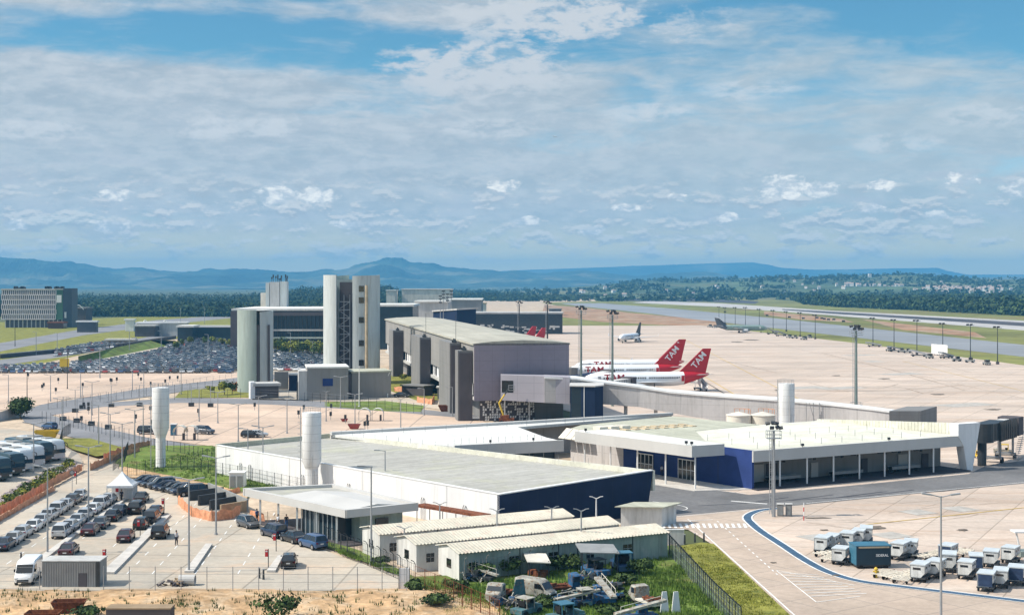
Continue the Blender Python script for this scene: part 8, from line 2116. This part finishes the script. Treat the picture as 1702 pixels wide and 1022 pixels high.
# ---- people: one continuous skinned body each, clothing as children
def chain_mesh(name, verts, edges, radii, matn, parent, root=0, sub=1):
    import bmesh
    bm = bmesh.new(); lay = bm.verts.layers.skin.verify(); vs = [bm.verts.new(v) for v in verts]
    for a, b in edges: bm.edges.new((vs[a], vs[b]))
    for vx, r in zip(vs, radii): vx[lay].radius = (r, r) if not hasattr(r, '__len__') else r
    bm.verts.ensure_lookup_table(); vs[root][lay].use_root = True
    me = bpy.data.meshes.new(name); bm.to_mesh(me); bm.free(); o = bpy.data.objects.new(name, me); C.objects.link(o); o.parent = parent
    o.modifiers.new('skin', 'SKIN'); s = o.modifiers.new('smooth', 'SUBSURF'); s.levels = sub; s.render_levels = sub
    me.materials.append(MATS[matn]); return o
def person(px, py, rz, label, shirt, trousers, pose='walk', z=.16, h=1.72):
    p = G(px, py, z); t = thing('person', label, 'person', p, rz); k = h/1.72
    st = .24 if pose == 'walk' else .05
    J = {'pel': (0, 0, .92), 'waist': (0, .01, 1.06), 'chest': (0, .0, 1.28), 'neck': (0, .0, 1.46), 'head': (0, .02, 1.56), 'crown': (0, .02, 1.68), 'nose': (0, .11, 1.57)}
    for s, n in ((-1, 'l'), (1, 'r')):
        f = st*(1 if s < 0 else -1)
        J['hip'+n] = (s*.09, 0, .90); J['kne'+n] = (s*.10, f*.6+.04, .50); J['ank'+n] = (s*.10, f*1.15-.02, .09); J['toe'+n] = (s*.12, f*1.15+.15, .04)
        J['sho'+n] = (s*.19, 0, 1.42)
        if pose == 'phone' and s > 0: J['elb'+n] = (s*.27, .12, 1.20); J['wri'+n] = (s*.18, .20, 1.43)
        else: J['elb'+n] = (s*.25, -f*.35, 1.16); J['wri'+n] = (s*.26, -f*.5+.08, .92)
        wv = Vector(J['wri'+n]); dv_ = (wv-Vector(J['elb'+n])).normalized()
        J['palm'+n] = tuple(wv+dv_*.07)
        for q in range(4): J['f%d%s' % (q, n)] = tuple(wv+dv_*(.14+.012*(1.5-abs(q-1.5)))+Vector((0, (q-1.5)*.022, 0))+Vector((-s*.012, 0, 0)))
        J['th'+n] = tuple(wv+dv_*.09+Vector((0, .05, .01)))
    names = list(J); ix = {n: i for i, n in enumerate(names)}
    E_ = [('pel', 'waist'), ('waist', 'chest'), ('chest', 'neck'), ('neck', 'head'), ('head', 'crown'), ('head', 'nose')]
    Rr = {'pel': .12, 'waist': .11, 'chest': .13, 'neck': .05, 'head': .085, 'crown': .07, 'nose': .018}
    for n in 'lr':
        E_ += [('pel', 'hip'+n), ('hip'+n, 'kne'+n), ('kne'+n, 'ank'+n), ('ank'+n, 'toe'+n), ('chest', 'sho'+n), ('sho'+n, 'elb'+n), ('elb'+n, 'wri'+n), ('wri'+n, 'palm'+n), ('wri'+n, 'th'+n)]+[('palm'+n, 'f%d%s' % (q, n)) for q in range(4)]
        Rr.update({'hip'+n: .085, 'kne'+n: .055, 'ank'+n: .04, 'toe'+n: .035, 'sho'+n: .055, 'elb'+n: .04, 'wri'+n: .028, 'palm'+n: .03, 'th'+n: .009}); Rr.update({'f%d%s' % (q, n): .008 for q in range(4)})
    sc_ = lambda n: tuple(c*k for c in J[n])
    chain_mesh('body', [sc_(n) for n in names], [(ix[a], ix[b]) for a, b in E_], [Rr[n]*k for n in names], 'skin', t)
    def sub(nm, ns, es, grow, m):
        jx = {n: i for i, n in enumerate(ns)}; chain_mesh(nm, [sc_(n) for n in ns], [(jx[a], jx[b]) for a, b in es], [(Rr[n]+grow)*k for n in ns], m, t)
    sub('shirt', ['waist', 'pel', 'chest', 'shol', 'shor', 'elbl', 'elbr'], [('waist', 'pel'), ('waist', 'chest'), ('chest', 'shol'), ('chest', 'shor'), ('shol', 'elbl'), ('shor', 'elbr')], .02, shirt)
    sub('trousers', ['pel', 'hipl', 'hipr', 'knel', 'kner', 'ankl', 'ankr'], [('pel', 'hipl'), ('pel', 'hipr'), ('hipl', 'knel'), ('hipr', 'kner'), ('knel', 'ankl'), ('kner', 'ankr')], .016, trousers)
    mb = MB(); mb.lathe([(.02*k, 1.76*k), (.075*k, 1.73*k), (.098*k, 1.66*k), (.098*k, 1.60*k), (.085*k, 1.60*k)], 12); hr = mb.build('hair', 'hair_dark', t); hr.location = (0, -.005, 0)
    for n in 'lr': chain_mesh('shoe', [sc_('ank'+n), sc_('toe'+n)], [(0, 1)], [.048*k, .042*k], 'trousers_dark', t)
person(293, 906, head(.9, -.5), 'person in a pale shirt and dark trousers walking across the lot', 'shirt_pale', 'trousers_dark', 'phone')
person(202, 834, head(-.3, -1), 'person standing in the shade under the white tent', 'trousers_dark', 'trousers_dark', 'stand')
person(427, 868, head(.6, -.6), 'person in a blue shirt standing at the left end of the canopy', 'shirt_blue', 'trousers_dark', 'stand')
person(462, 878, head(-.6, -.6), 'person in a pale shirt under the canopy by the second column', 'shirt_pale', 'trousers_dark', 'stand', .3)
person(476, 878, head(.3, -.9), 'person in dark clothes waiting beside the glass hall', 'trousers_dark', 'shirt_blue', 'stand', .3)
person(1100, 791, head(.5, -.8), 'person in dark trousers standing at the blue front wall', 'shirt_pale', 'trousers_dark', 'stand', .25)

# loose scrap lying in the yard
rr = random.Random(31)
for k, (px, py, lab) in enumerate(((795, 968, 'dark tangle of scrap bars by the nearest hut gable'), (842, 1010, 'pile of bent scrap behind the pale truck cab'), (980, 972, 'heap of dark scrap parts under the ragged canopy'), (1010, 985, 'scrap parts lying in front of the bright blue tractor'), (912, 1010, 'mixed scrap pieces beside the flatbed truck'), (945, 1000, 'low scrap pile behind the pale belt loader'), (1040, 1004, 'ladder frames and scrap leaning left of the pickup wreck'), (868, 1018, 'scrap heap at the lower left corner of the yard'))):
    p = G(px, py); t = thing('scrap_heap', lab, 'scrap', Vector((p.x, p.y, .16)), 0, 'scrap heaps in the yard')
    for nm, m, n_ in (('bar', 'scrap_pale', 9), ('dark_part', 'dark_steel', 12), ('blue_part', 'scrap_blue', 5)):
        mb = MB()
        for q in range(n_):
            mb.M = Matrix.Translation((rr.uniform(-1.3, 1.3), rr.uniform(-.7, .7), rr.uniform(.1, .8))) @ Matrix.Rotation(rr.uniform(0, 3), 4, 'Z') @ Matrix.Rotation(rr.uniform(-.9, .9), 4, 'Y')
            if nm == 'bar': mb.box(-.9, -.04, -.04, .9, .04, .04)
            else: mb.box(-rr.uniform(.1, .4), -.2, -.12, rr.uniform(.1, .4), .2, .15)
        mb.M = None; mb.build(nm, m, t)

# belts and trolleys under the open eave
for k, (t_, lab) in enumerate(((.13, 'long dark baggage belt under the eave nearest the blue corner'), (.42, 'long dark baggage belt under the middle of the open eave'), (.70, 'long dark baggage belt under the eave near the white end wall'))):
    q = N+(E-N)*t_+nE*3.4; t = thing('baggage_belt', lab, 'baggage belt', (q.x, q.y, .3), math.atan2(dvE.y, dvE.x), 'baggage belts under the eave')
    mb = MB(); mb.box(0, -.5, .55, 6.0, .5, .75); mb.build('belt', 'black_rubber', t)
    mb = MB(); mb.box(0, -.56, .45, 6.0, -.5, .9); mb.box(0, .5, .45, 6.0, .56, .9); mb.build('side_rail', 'steel', t)
    for x in (.3, 2.1, 3.9, 5.7): mb = MB(); mb.box(x-.06, -.45, 0, x+.06, .45, .55); mb.build('leg', 'dark_steel', t)
